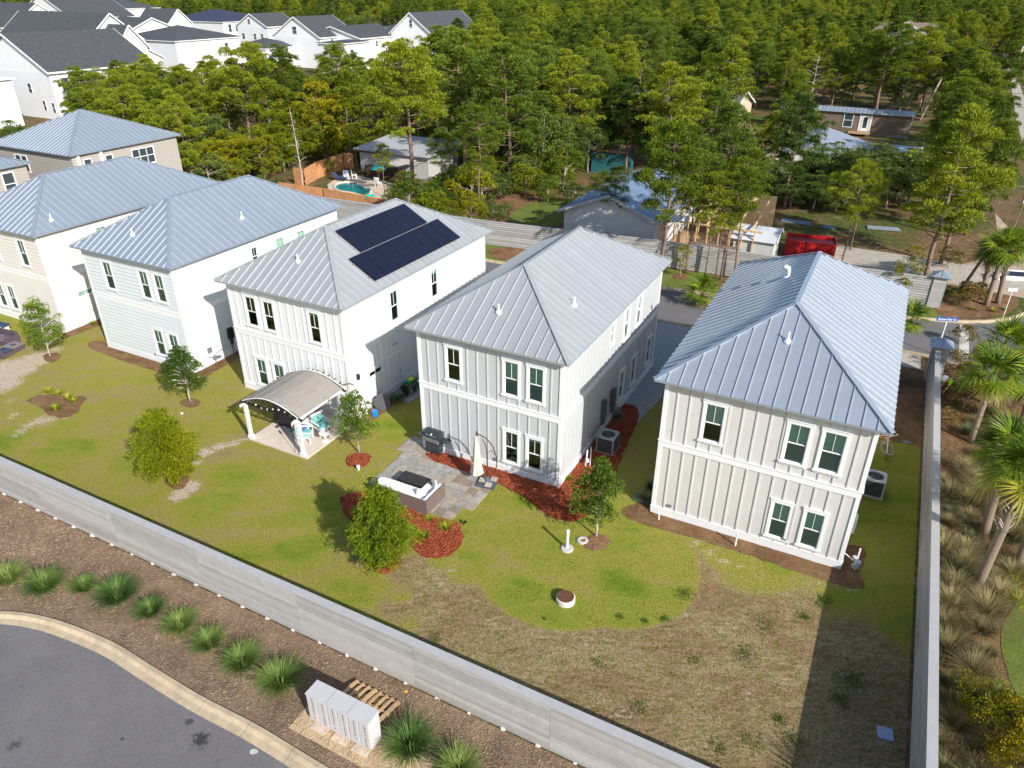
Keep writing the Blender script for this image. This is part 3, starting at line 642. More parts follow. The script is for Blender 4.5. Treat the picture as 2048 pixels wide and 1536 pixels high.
# wall fittings (lamps, hose bib covers, meters)
def fitting(par,nm,m,*bx_): b=MB(); b.box(*bx_); return b.build(nm,m,par)
b=MB(); b.box(.0,.06,.55,.68,1.95,2.2); b.box(.03,.14,.50,.62,2.0,2.28); b.build('wall_lamp',BLACKM,HC)
b=MB(); b.tube([(0,3.4,2.62),(.12,3.4,2.66),(.16,3.4,2.56)],.025); b.tube([(0,3.6,2.62),(.12,3.6,2.66),(.16,3.6,2.56)],.025); b.build('wall_lamp',GREYM,HC)
# --- solar panels: a row of eight below a row of six
sm_,st_,sp_=base('solar_cells'); st_.links.new(_ramp(st_,_noise(st_,30,2,.5,coord(st_)).outputs[0],[(.3,(.006,.008,.020)),(.7,(.012,.015,.034))]).outputs[0],sp_.inputs['Base Color']); sp_.inputs['Roughness'].default_value=.28
k=(8.113-5.929)/(7.001/2+.376); cs=math.hypot(1,k)
for row,(y0,y1,r0,r1,n) in enumerate([(3.56,9.24,1.94,3.40,6),(2.56,10.14,.42,1.88,8)]):
    arr=put('solar_array',None,HC); wd=(y1-y0)/n; mid=(r0+r1)/2
    P=lambda y,r,h: Vector((.376-r,y,5.929+r*k))+Vector((k,0,1)).normalized()*h
    me=None
    for i in range(n):
        ya=y0+i*wd+.014; yb=y0+(i+1)*wd-.014
        b=MB()
        b.slab([P(ya,r0,.13),P(yb,r0,.13),P(yb,mid-.010,.13),P(ya,mid-.010,.13)],-Vector((k,0,1)).normalized()*.035)
        b.slab([P(ya,mid+.010,.13),P(yb,mid+.010,.13),P(yb,r1,.13),P(ya,r1,.13)],-Vector((k,0,1)).normalized()*.035)
        b.slab([P(ya,r0,.125),P(yb,r0,.125),P(yb,r1,.125),P(ya,r1,.125)],-Vector((k,0,1)).normalized()*.03)
        pn=b.build('solar_panel',sm_,arr)
    for r in (r0+.3,r1-.3): MB().beam(P(y0-.06,r,.05),P(y1+.06,r,.05),.04,.05).build('mount_rail',GREYM,arr)
# --- smaller fittings on the side walls
def meterbox(H_,L0,y,z,w_,h_,m=GREYM,nm='meter_box'):
    b=MB(); b.box(.03,.17,y,y+w_,z,z+h_); b.box(.05,.14,y+w_*.3,y+w_*.7,z-.35,z); o=b.build(nm,m,H_)
    b=MB(); b.tube([(.10,y+w_*.35,z-.35),(.10,y+w_*.35,.0)],.018); b.tube([(.10,y+w_*.65,z-.35),(.08,y+w_*.75,.25),(.1,y+w_*.8,0)],.015); b.build('conduit',m,o); return o
meterbox(HB,0,2.55,1.0,.35,.62,BLACKM,'water_heater'); 
fitting(HB,'utility_box',GREYM,.03,.1,1.05,1.30,.75,1.05)
b=MB(); b.tube([(.06,.9,.55),(.1,1.3,.42),(.1,1.7,.62),(.08,2.1,.62)],.02); b.lathe([(.0,0),(.13,.02),(.13,.16),(0,.18)],10,(.18,1.35),.32); b.lathe([(.0,0),(.1,.02),(.1,.13),(0,.15)],10,(.2,1.62),.28); b.tube([(.18,1.35,0),(.18,1.35,.3)],.025); b.build('gas_meter',GREYM,HB)
for y in (4.55,5.75):
    b=MB(); b.box(.03,.20,y,y+.34,.95,1.85); b.box(.06,.17,y+.06,y+.28,.62,.95); b.build('water_heater',mat('dark_grey_box',(.10,.11,.12),.5),HD)
b=MB(); b.tube([(.15,6.35,.45),(.45,6.35,.45)],.05); b.box(.02,.3,6.2,6.5,.3,.62); b.build('electric_meter',GREYM,HD)
b=MB(); b.box(.03,.2,-.02+1.1,1.45,.9,1.55); b.build('meter_box',GREYM,HE)
for H_,y in ((HE,0),):
    for x,z in ((-6.35,.28),(-2.05,.28)): fitting(H_,'outlet_cover',GREYM,x,x+.12,-.075,-.045,z+.25,z+.37)
fitting(HD,'outlet_cover',GREYM,-3.0,-2.88,-.07,-.0,.5,.62); fitting(HB,'outlet_cover',GREYM,-2.9,-2.8,-.07,-.0,.45,.55)
# ------------------------------------------------------------------ fences and gate pillars
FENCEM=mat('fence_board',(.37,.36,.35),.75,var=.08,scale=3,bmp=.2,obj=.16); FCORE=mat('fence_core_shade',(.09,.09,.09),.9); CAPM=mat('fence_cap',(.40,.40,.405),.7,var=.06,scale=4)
def fence(label,P,sides,h=1.83,rows=12,bay=4.4,th=.2,feet=None,capw=.26,plankm=None,group=None):
    """board clad fence along polyline P; one object per board"""
    F=thing('fence',label,'fence',(0,0,0)); plankm=plankm or FENCEM; rh=(h-.06)/rows; rg=random.Random(len(P)); cache={}
    for p,q in zip(P,P[1:]):
        L=(q-p).length; d=(q-p).normalized(); rz=math.atan2(d.y,d.x); n=max(1,round(L/bay)); bl=L/n
        for s in sides:
            for i in range(n):
                for r in range(rows):
                    key=(round(bl,3),s,(i+r)%4)
                    if key not in cache:
                        m=MB(); g=.003
                        st=len(m.v); y0=s*th/2
                        prof=[(y0-s*.035,0),(y0+s*.004,0),(y0,rh-.036),(y0-s*.035,rh-.030)]
                        for x in (g+rg.uniform(0,.004),bl-g): m.v+=[(x,yy,zz) for yy,zz in prof]
                        m.f+=[tuple(st+i_ for i_ in f) for f in ((0,1,2,3),(7,6,5,4),(0,4,5,1),(1,5,6,2),(2,6,7,3),(3,7,4,0))]
                        cache[key]=m.mesh('board',plankm)
                    base_=p+d*(bl*i); o=put('board',cache[key],F,(base_.x,base_.y,.06+r*rh+base_.z),rz+rg.uniform(-.0007,.0007))
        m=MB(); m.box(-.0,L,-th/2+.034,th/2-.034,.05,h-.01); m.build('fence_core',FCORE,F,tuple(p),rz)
        m=MB(); m.box(-.02,L+.02,-capw/2,capw/2,h,h+.04); m.build('top_cap',CAPM,F,tuple(p),rz)
        if feet:
            k=int(L/feet); ft=MB(); ft.lathe([(.085,-.02),(.08,.10),(.05,.13)],7)
            me=ft.mesh('post_footing',mat('footing_concrete',(.6,.55,.48),.9,var=.2,bmp=.4))
            for i in range(k):
                s=sides[0]; o=put('post_footing',me,F,tuple(p+d*(i*feet+.3)+Vector((-d.y,d.x,0))*s*(th/2-.005)),rg.uniform(0,6)); o.scale=(rg.uniform(.7,1.2),)*2+(rg.uniform(.5,1),)
    return F
fence('long pale grey board fence with light cap between the back lawns and the curved street',[AB(-66,11.80),AB(3.87,11.80)],(-1,1),feet=1.1)
fence('straight pale grey board fence beside the palm bed',[AB(4.0,11.3),AB(4.0,40.45)],(-1,1))
fence('grey board fence on the far side of the back street',[AB(-75,48.7),AB(-45,49.1),AB(-28,49.6),AB(-14.5,51.2),AB(3.7,52.0)],(-1,),rows=11,h=1.9)
RM_P=roofmetal('pillar_roof_metal',(.38,.46,.55),.5,.38)
def pillar(label,a,b_,vt):
    p=AB(a,b_); T=thing('gate_pillar',label,'pillar',tuple(p),TH,'lap sided gate pillars'); s=.36; h=zat(p,vt)
    nr=int(h/.19)
    for side in range(4):
        for r in range(nr):
            m=MB(); z0=r*.19;z1=min(z0+.187,h); m.slab([(-s,-s-.014,z0),(s,-s-.014,z0),(s,-s-.002,z1),(-s,-s-.002,z1)],(0,.02,0)); m.build('board',FENCEM,T,rz=side*R_(90))
    MB().box(-s+.01,s-.01,-s+.01,s-.01,0,h).build('core',FENCEM,T)
    for sx in (-1,1):
        for sy in (-1,1): m=MB(); m.box(*sorted((sx*s,sx*(s+.025))),*sorted((sy*(s+.018),sy*(s-.07))),0,h-.002); m.build('corner_board',CAPM,T)
    k=.52; m=MB(); m.box(-k,k,-k,k,h,h+.07); R0=m.build('roof',CAPM,T)
    for side in range(4):
        pts=[(-k-.03,-k-.03,h+.05),(k+.03,-k-.03,h+.05),(0,0,h+.42)]
        m=MB(); m.slab([Vector(q) for q in pts],(0,0,-.015)); m.beam((0,-k-.03,h+.07),(0,-.02,h+.42),.015,.03); m.build('roof_panel',RM_P,R0,rz=side*R_(90))
    return T,h
pillar('tall lap sided pillar with metal cap at the end of the side fence',4.15,40.8,690)
pillar('tall lap sided pillar with metal cap across the back street by the leaning pines',4.1,52.2,552)
# ------------------------------------------------------------------ helper to place things in the yard frame
def yard(name,label,cat,px=None,ab=None,rz=0,z=0,group=None):
    p=G(*px) if px else AB(*ab); return thing(name,label,cat,(p.x,p.y,z),TH+rz,group)
# --- slate patio of the grey house
PM=[mat('slate_%s'%n,c,.75,var=.25,scale=5,bmp=.25) for n,c in (('grey',(.29,.28,.26)),('tan',(.33,.29,.24)),('rust',(.24,.195,.15)),('pale',(.33,.315,.29)))]
pat=struct(put('patio',None,None,tuple(AB(0,0)),TH)); rg=random.Random(3); tw=.435
pc={}
def patio_tile(i,j):
    a=-17.15+i*tw;b_=23.15-j*tw
    stained= a>-14.3 and b_<21.6
    m=PM[rg.choice([0,0,3,3,1] if not stained else [1,2,2,3,0])]
    key=(m.name,rg.randint(0,2))
    if key not in pc:
        q=MB(); e=.007; j_=lambda: rg.uniform(-.003,.003)
        q.slab([(e+j_(),e+j_(),.035),(tw-e+j_(),e+j_(),.035+j_()),(tw-e,tw-e,.035),(e,tw-e+j_(),.035+j_())],(0,0,-.03)); pc[key]=q.mesh('paving_slab',m)
    put('paving_slab',pc[key],pat,(a,b_,rg.uniform(0,.006)))
for i in range(12):
    for j in range(11):
        a=-17.15+(i+.5)*tw; b_=23.15-(j-.5)*tw
        if i==0 and (j<1 or j>4): continue
        if i==0 and j>3: continue
        if j<1 and i>5: continue
        if i>9 and j<3: continue
        if i>10 and j>8: continue
        if j>9 and i<7: continue
        patio_tile(i,j)
# corner sofa, cushions, slatted table
WICK=mat('brown_wicker',(.17,.125,.11),.85,var=.3,scale=20,bmp=.8,stretch=(1,1,9)); CUSH=mat('white_cushion',(.80,.80,.80),.9,var=.03,bmp=.2,scale=3)
S=yard('outdoor_sofa','brown wicker corner sofa with white cushions on the slate patio','sofa',ab=(-13.37,18.6)) # origin: outer near-right corner
def B(x0,x1,y0,y1,z0,z1): return MB().box(x0,x1,y0,y1,z0,z1)
def cushion(par,x0,x1,y0,y1,z0,z1,m=CUSH,name='cushion'):
    """pillow box with softened edges"""
    q=MB(); e=.045; xs=[x0,x0+e,x1-e,x1]; 
    ring=lambda i: [(x0+i,y0+i),(x1-i,y0+i),(x1-i,y1-i),(x0+i,y1-i)]
    st=0
    for i,z in ((e,z0),(0,z0+e),(0,z1-e),(e*1.1,z1)):
        q.v+=[(x,y,z) for x,y in ring(i)]
    for k in range(3):
        for j in range(4): q.f.append((k*4+j,k*4+(j+1)%4,k*4+4+(j+1)%4,k*4+4+j))
    q.f+=[(3,2,1,0),(12,13,14,15)]
    cx,cy=(x0+x1)/2,(y0+y1)/2; n=len(q.v); q.v.append((cx,cy,z1+.03)); q.f.pop()
    for j in range(4): q.f.append((12+j,12+(j+1)%4,n))
    return q.build(name,m,par,smooth=False)
for z in range(5): B(-2.55,0,0,.07,.04+z*.13,.04+z*.13+.125).build('wicker_panel',WICK,S); B(-.07,0,.07,1.38,.04+z*.13,.04+z*.13+.125).build('wicker_panel',WICK,S)
B(-2.5,-.07,.07,.80,.05,.36).build('base',WICK,S); B(-.80,-.07,.80,1.38,.05,.36).build('base',WICK,S); B(-2.55,-2.45,.07,.8,.04,.5).build('arm',WICK,S); B(-.8,-.07,1.31,1.39,.04,.5).build('arm',WICK,S)
for x in (-2.43,-1.83,-1.22): cushion(S,x,x+.6,.22,.86,.36,.50); cushion(S,x,x+.6,.08,.22,.45,.70)
cushion(S,-.84,-.22,.22,.86,.36,.50); cushion(S,-.84,-.22,.88,1.30,.36,.50); cushion(S,-.22,-.08,.10,.70,.45,.70); cushion(S,-.22,-.08,.72,1.30,.45,.70)
for x,y,r in ((-2.3,.32,.5),(-.38,1.1,-.9),(-.5,.4,.3)):
    o=cushion(S,-.22,.22,-.06,.06,0,.4,name='throw_pillow'); o.scale=(.85,.85,.75); o.location=(x,y,.50); o.rotation_euler=(R_(-25),0,r)
TB=mat('black_slat_table',(.028,.026,.026),.5,var=.3,scale=5)
T=yard('coffee_table','black slatted coffee table in front of the corner sofa','table',ab=(-15.52,19.62)); 
for k in range(8): B(0,1.3,.02+k*.08,.09+k*.08,.40,.425).build('slat',TB,T)
B(.03,1.27,.04,.62,.06,.395).build('body',TB,T)
for x,y in ((.02,.02),(1.23,.02),(.02,.59),(1.23,.59)): B(x,x+.055,y,y+.055,.03,.40).build('leg',TB,T)
# gas barbecue
Gr=yard('barbecue','black gas barbecue with silver handle on the slate patio','barbecue',px=(872,905),rz=R_(-4))
CHAR=mat('charcoal_enamel',(.035,.045,.048),.28,var=.1); STEEL=mat('brushed_steel',(.5,.5,.5),.3,metal=.8)
B(-.36,.36,-.24,.24,.14,.72).build('cabinet',CHAR,Gr); B(-.35,-.01,-.255,-.242,.18,.66).build('door',CHAR,Gr); B(.01,.35,-.255,-.242,.18,.66).build('door',CHAR,Gr)
B(-.40,.40,-.27,.27,.72,.90).build('firebox',CHAR,Gr)
m=MB(); prof=[(-.27,.9),(-.27,1.02),(-.20,1.14),(-.08,1.2),(.08,1.2),(.20,1.13),(.27,1.0),(.27,.9)]
st=len(m.v)
for x in (-.40,.40): m.v+=[(x,y,z) for y,z in prof]
n_=len(prof); m.f+=[tuple(range(n_))[::-1],tuple(range(n_,2*n_))]+[(i,i+1,n_+i+1,n_+i) for i in range(n_-1)]; hood=m.build('hood',CHAR,Gr)
MB().tube([(-.27,-.29,1.06),(-.27,-.34,1.07),(.27,-.34,1.07),(.27,-.29,1.06)],.014).build('handle',STEEL,hood)
m=MB(); m.lathe([(.0,0),(.045,.002),(.045,.012),(0,.014)],14); m.xf(Matrix.Translation((0,-.262,1.10))@Matrix.Rotation(R_(70),4,'X')); m.build('thermometer',WHITEP,hood)
pn=B(-.40,.40,-.335,-.272,.74,.89).build('control_panel',STEEL,Gr)
for k in range(5):
    m=MB(); m.lathe([(.028,0),(.024,.03)],10); m.xf(Matrix.Translation((-.30+k*.15,-.335,.815))@Matrix.Rotation(R_(90),4,'X')); m.build('knob',BLACKM,pn)
B(-.80,-.41,-.25,.24,.84,.87).build('side_shelf',CHAR,Gr); B(.41,.80,-.25,.24,.84,.87).build('side_shelf',CHAR,Gr)
for x in (-.32,.32):
    for y in (-.18,.18): m=MB(); m.lathe([(.05,-.02),(.05,.02)],10); m.xf(Matrix.Translation((x,y,.055))@Matrix.Rotation(R_(90),4,'Y')); m.build('wheel',BLACKM,Gr); MB().beam((x,y,.06),(x,y,.15),.03,.03).build('leg',BLACKM,Gr)
# cantilever parasol, closed
U=yard('parasol','closed cream cantilever parasol on a weighted base by the patio edge','parasol',px=(975,967),rz=R_(10))
CREAM=mat('cream_canvas',(.70,.61,.49),.9,var=.1,scale=5,bmp=.2); BRZ=mat('bronze_pole',(.06,.035,.028),.35)
for x in (-.40,.02):
    for y in (-.40,.02): B(x,x+.38,y,y+.38,.0,.10).build('base_tile',mat('dark_base',(.07,.09,.11),.6),U)
for x,y in ((-.36,-.1),(-.02,-.36),(.08,.08)): B(x,x+.27,y,y+.27,.10,.15).build('paving_weight',CONC,U)
MB().tube([(0,0,.1),(0,0,.35)],.06,10).build('socket',mat('blue_grey_socket',(.12,.18,.24),.5),U)
MB().tube([(0,0,.3),(0,0,1.55)],.03,8).build('pole',BRZ,U)
arc=[(.32+.0,0,.35),(.42,0,.9),(.38,0,1.5),(.2,0,2.0),(-.08,0,2.3),(-.40,0,2.42)]
MB().tube([(.30,0,.62),(.42,0,1.0),(.40,0,1.45),(.24,0,1.95),(-.05,0,2.27),(-.42,0,2.40)],.022,8).build('arched_arm',BRZ,U)
MB().tube([(0,0,1.5),(-.05,0,1.9),(-.2,0,2.2)],.018,6).build('brace',BRZ,U); MB().tube([(0,0,1.55),(.2,0,1.72),(.38,0,1.5)],.014,6).build('brace',BRZ,U); MB().tube([(-.44,0,2.28),(-.44,0,2.5)],.03,8).build('finial',BRZ,U)
m=MB(); n=28; zz=[2.32,2.1,1.8,1.3,.75,.45]; rr=[.03,.07,.10,.14,.20,.24]
for i,z in enumerate(zz):
    for k_ in range(n):
        t=6.283*k_/n; r=rr[i]*(1+.28*math.cos(7*t)*(i/5)**.6); m.v.append((-.46+r*math.cos(t),r*math.sin(t),z+(.06*math.cos(7*t) if i==5 else 0)))
for i in range(5):
    for k_ in range(n): A=i*n+k_;Bq=i*n+(k_+1)%n; m.f.append((A,A+n,Bq+n,Bq))
m.build('folded_canopy',CREAM,U,smooth=True)
MB().tube([(-.46+.25*math.cos(t*.7),.25*math.sin(t*.7),1.05) for t in range(10)],.014,5).build('tie_strap',CREAM,U)
# --- pergola with fabric roof over the white house patio
fl,fr=toab(G(503,878)),toab(G(607.5,913)); br_=toab(G(676,846)); 
w_=fr[0]-fl[0]; d_=br_[1]-fr[1]; PH=zat(G(607.5,913),842)
pslab=struct(B(-w_-.05,.30,-.12,d_+1.35,.0,.07).build('patio_slab',mat('pale_patio_concrete',(.62,.54,.47),.8,var=.08,scale=3,dirt=.3),None,tuple(AB(fr[0],fr[1])),TH))
Pg=thing('pergola','white post pergola with arched taupe fabric roof beside the white house','pergola',tuple(AB(fr[0],fr[1],.07)),TH)
for x,y in ((0,0),(-w_,0),(0,d_),(-w_,d_)):
    ps=B(x-.07,x+.07,y-.07,y+.07,0,PH).build('post',WHITE,Pg); B(x-.11,x+.11,y-.11,y+.11,0,.16).build('post_base',WHITE,ps); B(x-.09,x+.09,y-.09,y+.09,PH-.04,PH).build('post_cap',WHITE,ps)
for y in (0,d_):
    MB().beam((-w_-.25,y,PH+.02),(.25,y,PH+.02),.05,.10).build('tie_beam',BLACKM,Pg)
    rise=.62; arc=[(-w_-.12+(w_+.24)*i/14,y,PH+.06+rise*math.sin(math.pi*(.08+.84*i/14))-.15) for i in range(15)]
    MB().tube(arc,.035,6).build('arched_rib',BLACKM,Pg)
    for s in (0.3,.5,.7): MB().tube([(-w_*s,y,PH+.03),(-w_*(s+ (.1 if s<.5 else -.1 if s>.5 else 0)),y,PH+rise*.7)],.018,5).build('brace',BLACKM,Pg)
for x in (0,-w_): MB().beam((x,-.3,PH-.02),(x,d_+.3,PH-.02),.05,.12).build('side_beam',WHITE,Pg)
FAB=mat('taupe_canopy',(.30,.275,.245),.9,var=.08,scale=4,bmp=.3)
n=20; V=[]
for s in range(11):
    y=-.05+(d_+.1)*s/10
    for i in range(n+1):
        V.append((-w_-.08+(w_+.16)*i/n,y,PH-.03+rise*math.sin(math.pi*(.08+.84*i/n))-.02+.012*math.sin(s*1.7)))
def strip_mesh(i0,i1,name):
    m=MB(); 
    for s in range(10):
        for i in range(i0,i1): a=s*(n+1)+i; m.quad(V[a],V[a+1],V[a+n+2],V[a+n+1])
    return m.build(name,FAB,Pg)
for i0 in range(0,20,4): strip_mesh(i0,i0+4,'canopy_panel')
for i in range(0,n+1,4): 
    m=MB(); m.tube([Vector(V[s*(n+1)+i])+Vector((0,0,.006)) for s in range(11)],.014,5); m.build('canopy_seam',FAB,Pg)
for i in range(2,n,2):
    x,y,z=V[i]; m=MB(); m.beam((x,-.28,z-.05),(x,d_+.32,z-.05),.025,.05); m.build('rafter',BLACKM,Pg)
for y in (-.06,d_+.06): MB().tube([(x,y,z+.01) for x,_,z in V[:n+1]],.022,6).build('edge_band',WHITE,Pg)
MB().tube([(-.2,d_+.2,PH+.12),(.15,d_+.45,PH+.18),(.3,d_+.6,PH+.05)],.02).build('spot_lamp',BLACKM,Pg)
bulbs=[(-w_*(.12+.11*i),.0,PH+.16+.1*math.sin(i)) for i in range(8)]
MB().tube(bulbs,.006,4).build('light_string',BLACKM,Pg)
for q in bulbs[::1]: MB().lathe([(.0,-.05),(.04,-.02),(.045,.02),(.0,.055)],8,(q[0],q[1]),q[2]-.05).build('light_bulb',WHITEP,Pg)
# things under the pergola
org=AB(fr[0],fr[1],.07)
def under(name,label,cat,x,y,rz=0,group=None):
    p=org+EX*x+EY*y; return thing(name,label,cat,tuple(p),TH+rz,group)
t=under('covered_grill','barbecue hidden under a creased black cover beneath the pergola','covered grill',-w_+.75,d_*.62)
TARP=mat('black_tarp',(.022,.023,.026),.42,var=.3,scale=6,bmp=.5); m=MB(); nn=28; rg=random.Random(9)
prof=[(0,.0),(.02,.35),(.04,.75),(.10,1.0),(.28,1.15),(.5,1.2)]
for i,(inn,z) in enumerate(prof):
    for k_ in range(nn):
        t_=6.283*k_/nn; cx=math.copysign(abs(math.cos(t_))**.45,math.cos(t_)); cy=math.copysign(abs(math.sin(t_))**.45,math.sin(t_))
        s=(1-inn)*(1+.06*math.sin(k_*2.3+i)*(1-i/6)); m.v.append((cx*.80*s,cy*.42*s,z+rg.uniform(-.02,.02)))
for i in range(len(prof)-1):
    for k_ in range(nn): A=i*nn+k_;Bq=i*nn+(k_+1)%nn; m.f.append((A,Bq,Bq+nn,A+nn))
m.f.append(tuple((len(prof)-1)*nn+k_ for k_ in range(nn))); m.build('cover',TARP,t)
TEAL=mat('teal_cushion',(.16,.46,.46),.9,var=.1,bmp=.3); BLUEC=mat('blue_cushion',(.05,.16,.42),.8)
def chair(par_label,x,y,rz,cm):
    t=under('patio_chair',par_label,'chair',x,y,rz,'white patio chairs under the pergola'); W=WHITE
    for a,b_ in ((-.33,-.33),(.28,-.33),(-.33,.28),(.28,.28)): B(a,a+.05,b_,b_+.05,0,.36 if b_<0 else .62).build('leg',W,t)
    B(-.33,.33,-.33,.33,.30,.36).build('seat',W,t); B(-.36,-.28,-.35,.3,.56,.60).build('armrest',W,t); B(.28,.36,-.35,.3,.56,.60).build('armrest',W,t)
    for k_ in range(5): B(-.27+k_*.115,-.20+k_*.115,.29,.32,.36,.86).build('back_slat',W,t)
    B(-.33,.33,.285,.33,.84,.90).build('back_rail',W,t); cushion(t,-.28,.28,-.30,.27,.36,.46,cm); cushion(t,-.26,.26,.17,.29,.46,.80,cm)
chair('white patio chair with teal cushions next to the front right pergola post',-.75,.95,R_(120),TEAL); chair('white patio chair with teal cushions in the middle under the pergola',-.55,1.9,R_(75),TEAL)
chair('white patio chair with white cushions under the back right of the pergola',.05,2.6,R_(30),CUSH)
t=under('patio_bench','white slatted bench with a blue cushion under the pergola','bench',-1.15,1.5,R_(100))
for k_ in range(5): B(-.65,.65,-.28+k_*.115,-.19+k_*.115,.40,.43).build('slat',WHITE,t)
for x in (-.6,.55):
    for y in (-.26,.2): B(x,x+.05,y,y+.05,0,.40).build('leg',WHITE,t)
B(-.62,.62,.28,.31,.5,.85).build('backrest',WHITE,t); cushion(t,-.62,-.05,-.27,.24,.43,.52,BLUEC)
t=under('side_table','small round pale table by the pergola post','table',.1,1.35); MB().lathe([(.25,.42),(.26,.44),(.25,.46)],20).build('top',WHITE,t); MB().lathe([(.03,0),(.03,.42)],8).build('leg',WHITE,t); MB().lathe([(.16,0),(.15,.03)],14).build('base',WHITE,t)
t=under('outdoor_heater','thin black garden torch standing at the patio edge','torch',-.45,-.02); MB().tube([(0,0,0),(0,0,1.1)],.012).build('stake',BLACKM,t); MB().lathe([(.03,1.1),(.06,1.16),(.06,1.26),(.03,1.32)],10).build('lamp_head',BLACKM,t)
# --- clutter at the white house side door
t=thing('soil_bag','green and yellow bag of garden soil lying on a stone shelf by the side door','bag',tuple(G(822,762,.56)),TH+.1)
m=MB(); GREENB=mat('green_bag',(.01,.22,.07),.35); YEL=mat('yellow_print',(.75,.62,.05),.4)
for i,(s,z) in enumerate(((.8,0),(1,.05),(1,.09),(.8,.14))): m.v+=[(x*s,y*s,z) for x,y in ((-.22,-.38),(.22,-.38),(.22,.38),(-.22,.38))]
for i in range(3):
    for j in range(4): m.f.append((i*4+j,i*4+(j+1)%4,i*4+4+(j+1)%4,i*4+4+j))
m.f.append((12,13,14,15)); m.build('sack',GREENB,t); MB().box(-.14,.14,-.2,.2,.139,.143).build('printed_patch',YEL,t)
t=thing('stone_shelf','low stacked stone shelf beside the side door','stone shelf',tuple(G(822,762,.56)-Vector((0,0,.53))),TH)
STONES=[mat('stone_%s'%n,c,.9,var=.3,scale=6,bmp=.4) for n,c in (('warm',(.30,.22,.17)),('cool',(.20,.20,.20)),('pale',(.36,.32,.28)))]
rg=random.Random(2)
for z in range(4):
    x=-.3
    for k_ in range(5):
        y=-.5+k_*.2; w2=.19; B(-.25+rg.uniform(-.02,.02),.25+rg.uniform(-.02,.02),y+(z%2)*.05,y+w2+(z%2)*.05,z*.13,z*.13+.124).build('stone',rg.choice(STONES),t)
def hang(name,label,cat,ab,z=0,rz=0,group=None): return thing(name,label,cat,tuple(AB(*ab,z)),TH+rz,group)
for i,(a,b_,lab) in enumerate([(-19.3,27.15,'leafy plant in a dark round pot at the foot of the stone shelf'),(-19.0,27.5,'second leafy potted plant, closer to the stone shelf')]):
    t=hang('potted_plant',lab,'potted plant',toab(G(*((812,792),(826,784))[i])),.03,group='potted plants by the side door'); MB().lathe([(.12,0),(.17,.28),(.18,.30),(.15,.29)],14).build('pot',BLACKM,t)
    c=rng.normal(0,.1,(160,3)); c[:,2]=np.abs(c[:,2])+.3; V_,F_=leaves(c,np.stack([c[:,0]*4,c[:,1]*4,np.ones(160)*.6],1),.18,.06,rng); put('foliage',npmesh('foliage',V_,F_,leafmat('pot_leaf',((.02,.05,.01),(.05,.11,.02),(.10,.18,.03)))),t)
t=hang('garden_table','round dark grey folded table leaning on the white house wall','table',(-19.75,24.4),.06); m=MB(); m.lathe([(.40,-.015),(.42,0),(.40,.015)],24); m.xf(Matrix.Translation((0,0,.40))@Matrix.Rotation(R_(68),4,'X')@Matrix.Rotation(R_(25),4,'Y')); m.build('top',mat('dark_grey_plastic',(.07,.07,.075),.6),t); MB().tube([(0,-.05,.1),(.1,.25,.6)],.015).build('leg',BLACKM,t)
t=hang('bucket','small blue bucket beside the leaning round table','bucket',(-19.75,23.75),.04); MB().lathe([(.13,0),(.16,.27),(.17,.28),(.15,.27)],14).build('body',mat('blue_plastic',(.0,.22,.62),.35),t); MB().tube([(-.16,0,.27),(-.1,0,.42),(.1,0,.42),(.16,0,.27)],.006,5).build('handle',GREYM,t)
t=hang('garden_ball','small red ball behind the blue bucket','ball',(-19.95,23.9),.06); m=MB(); m.lathe([(.12*math.sin(i*math.pi/10)+1e-4,.12-.12*math.cos(i*math.pi/10)) for i in range(11)],14); m.build('ball',mat('red_plastic',(.6,.03,.03),.4),t,smooth=True)
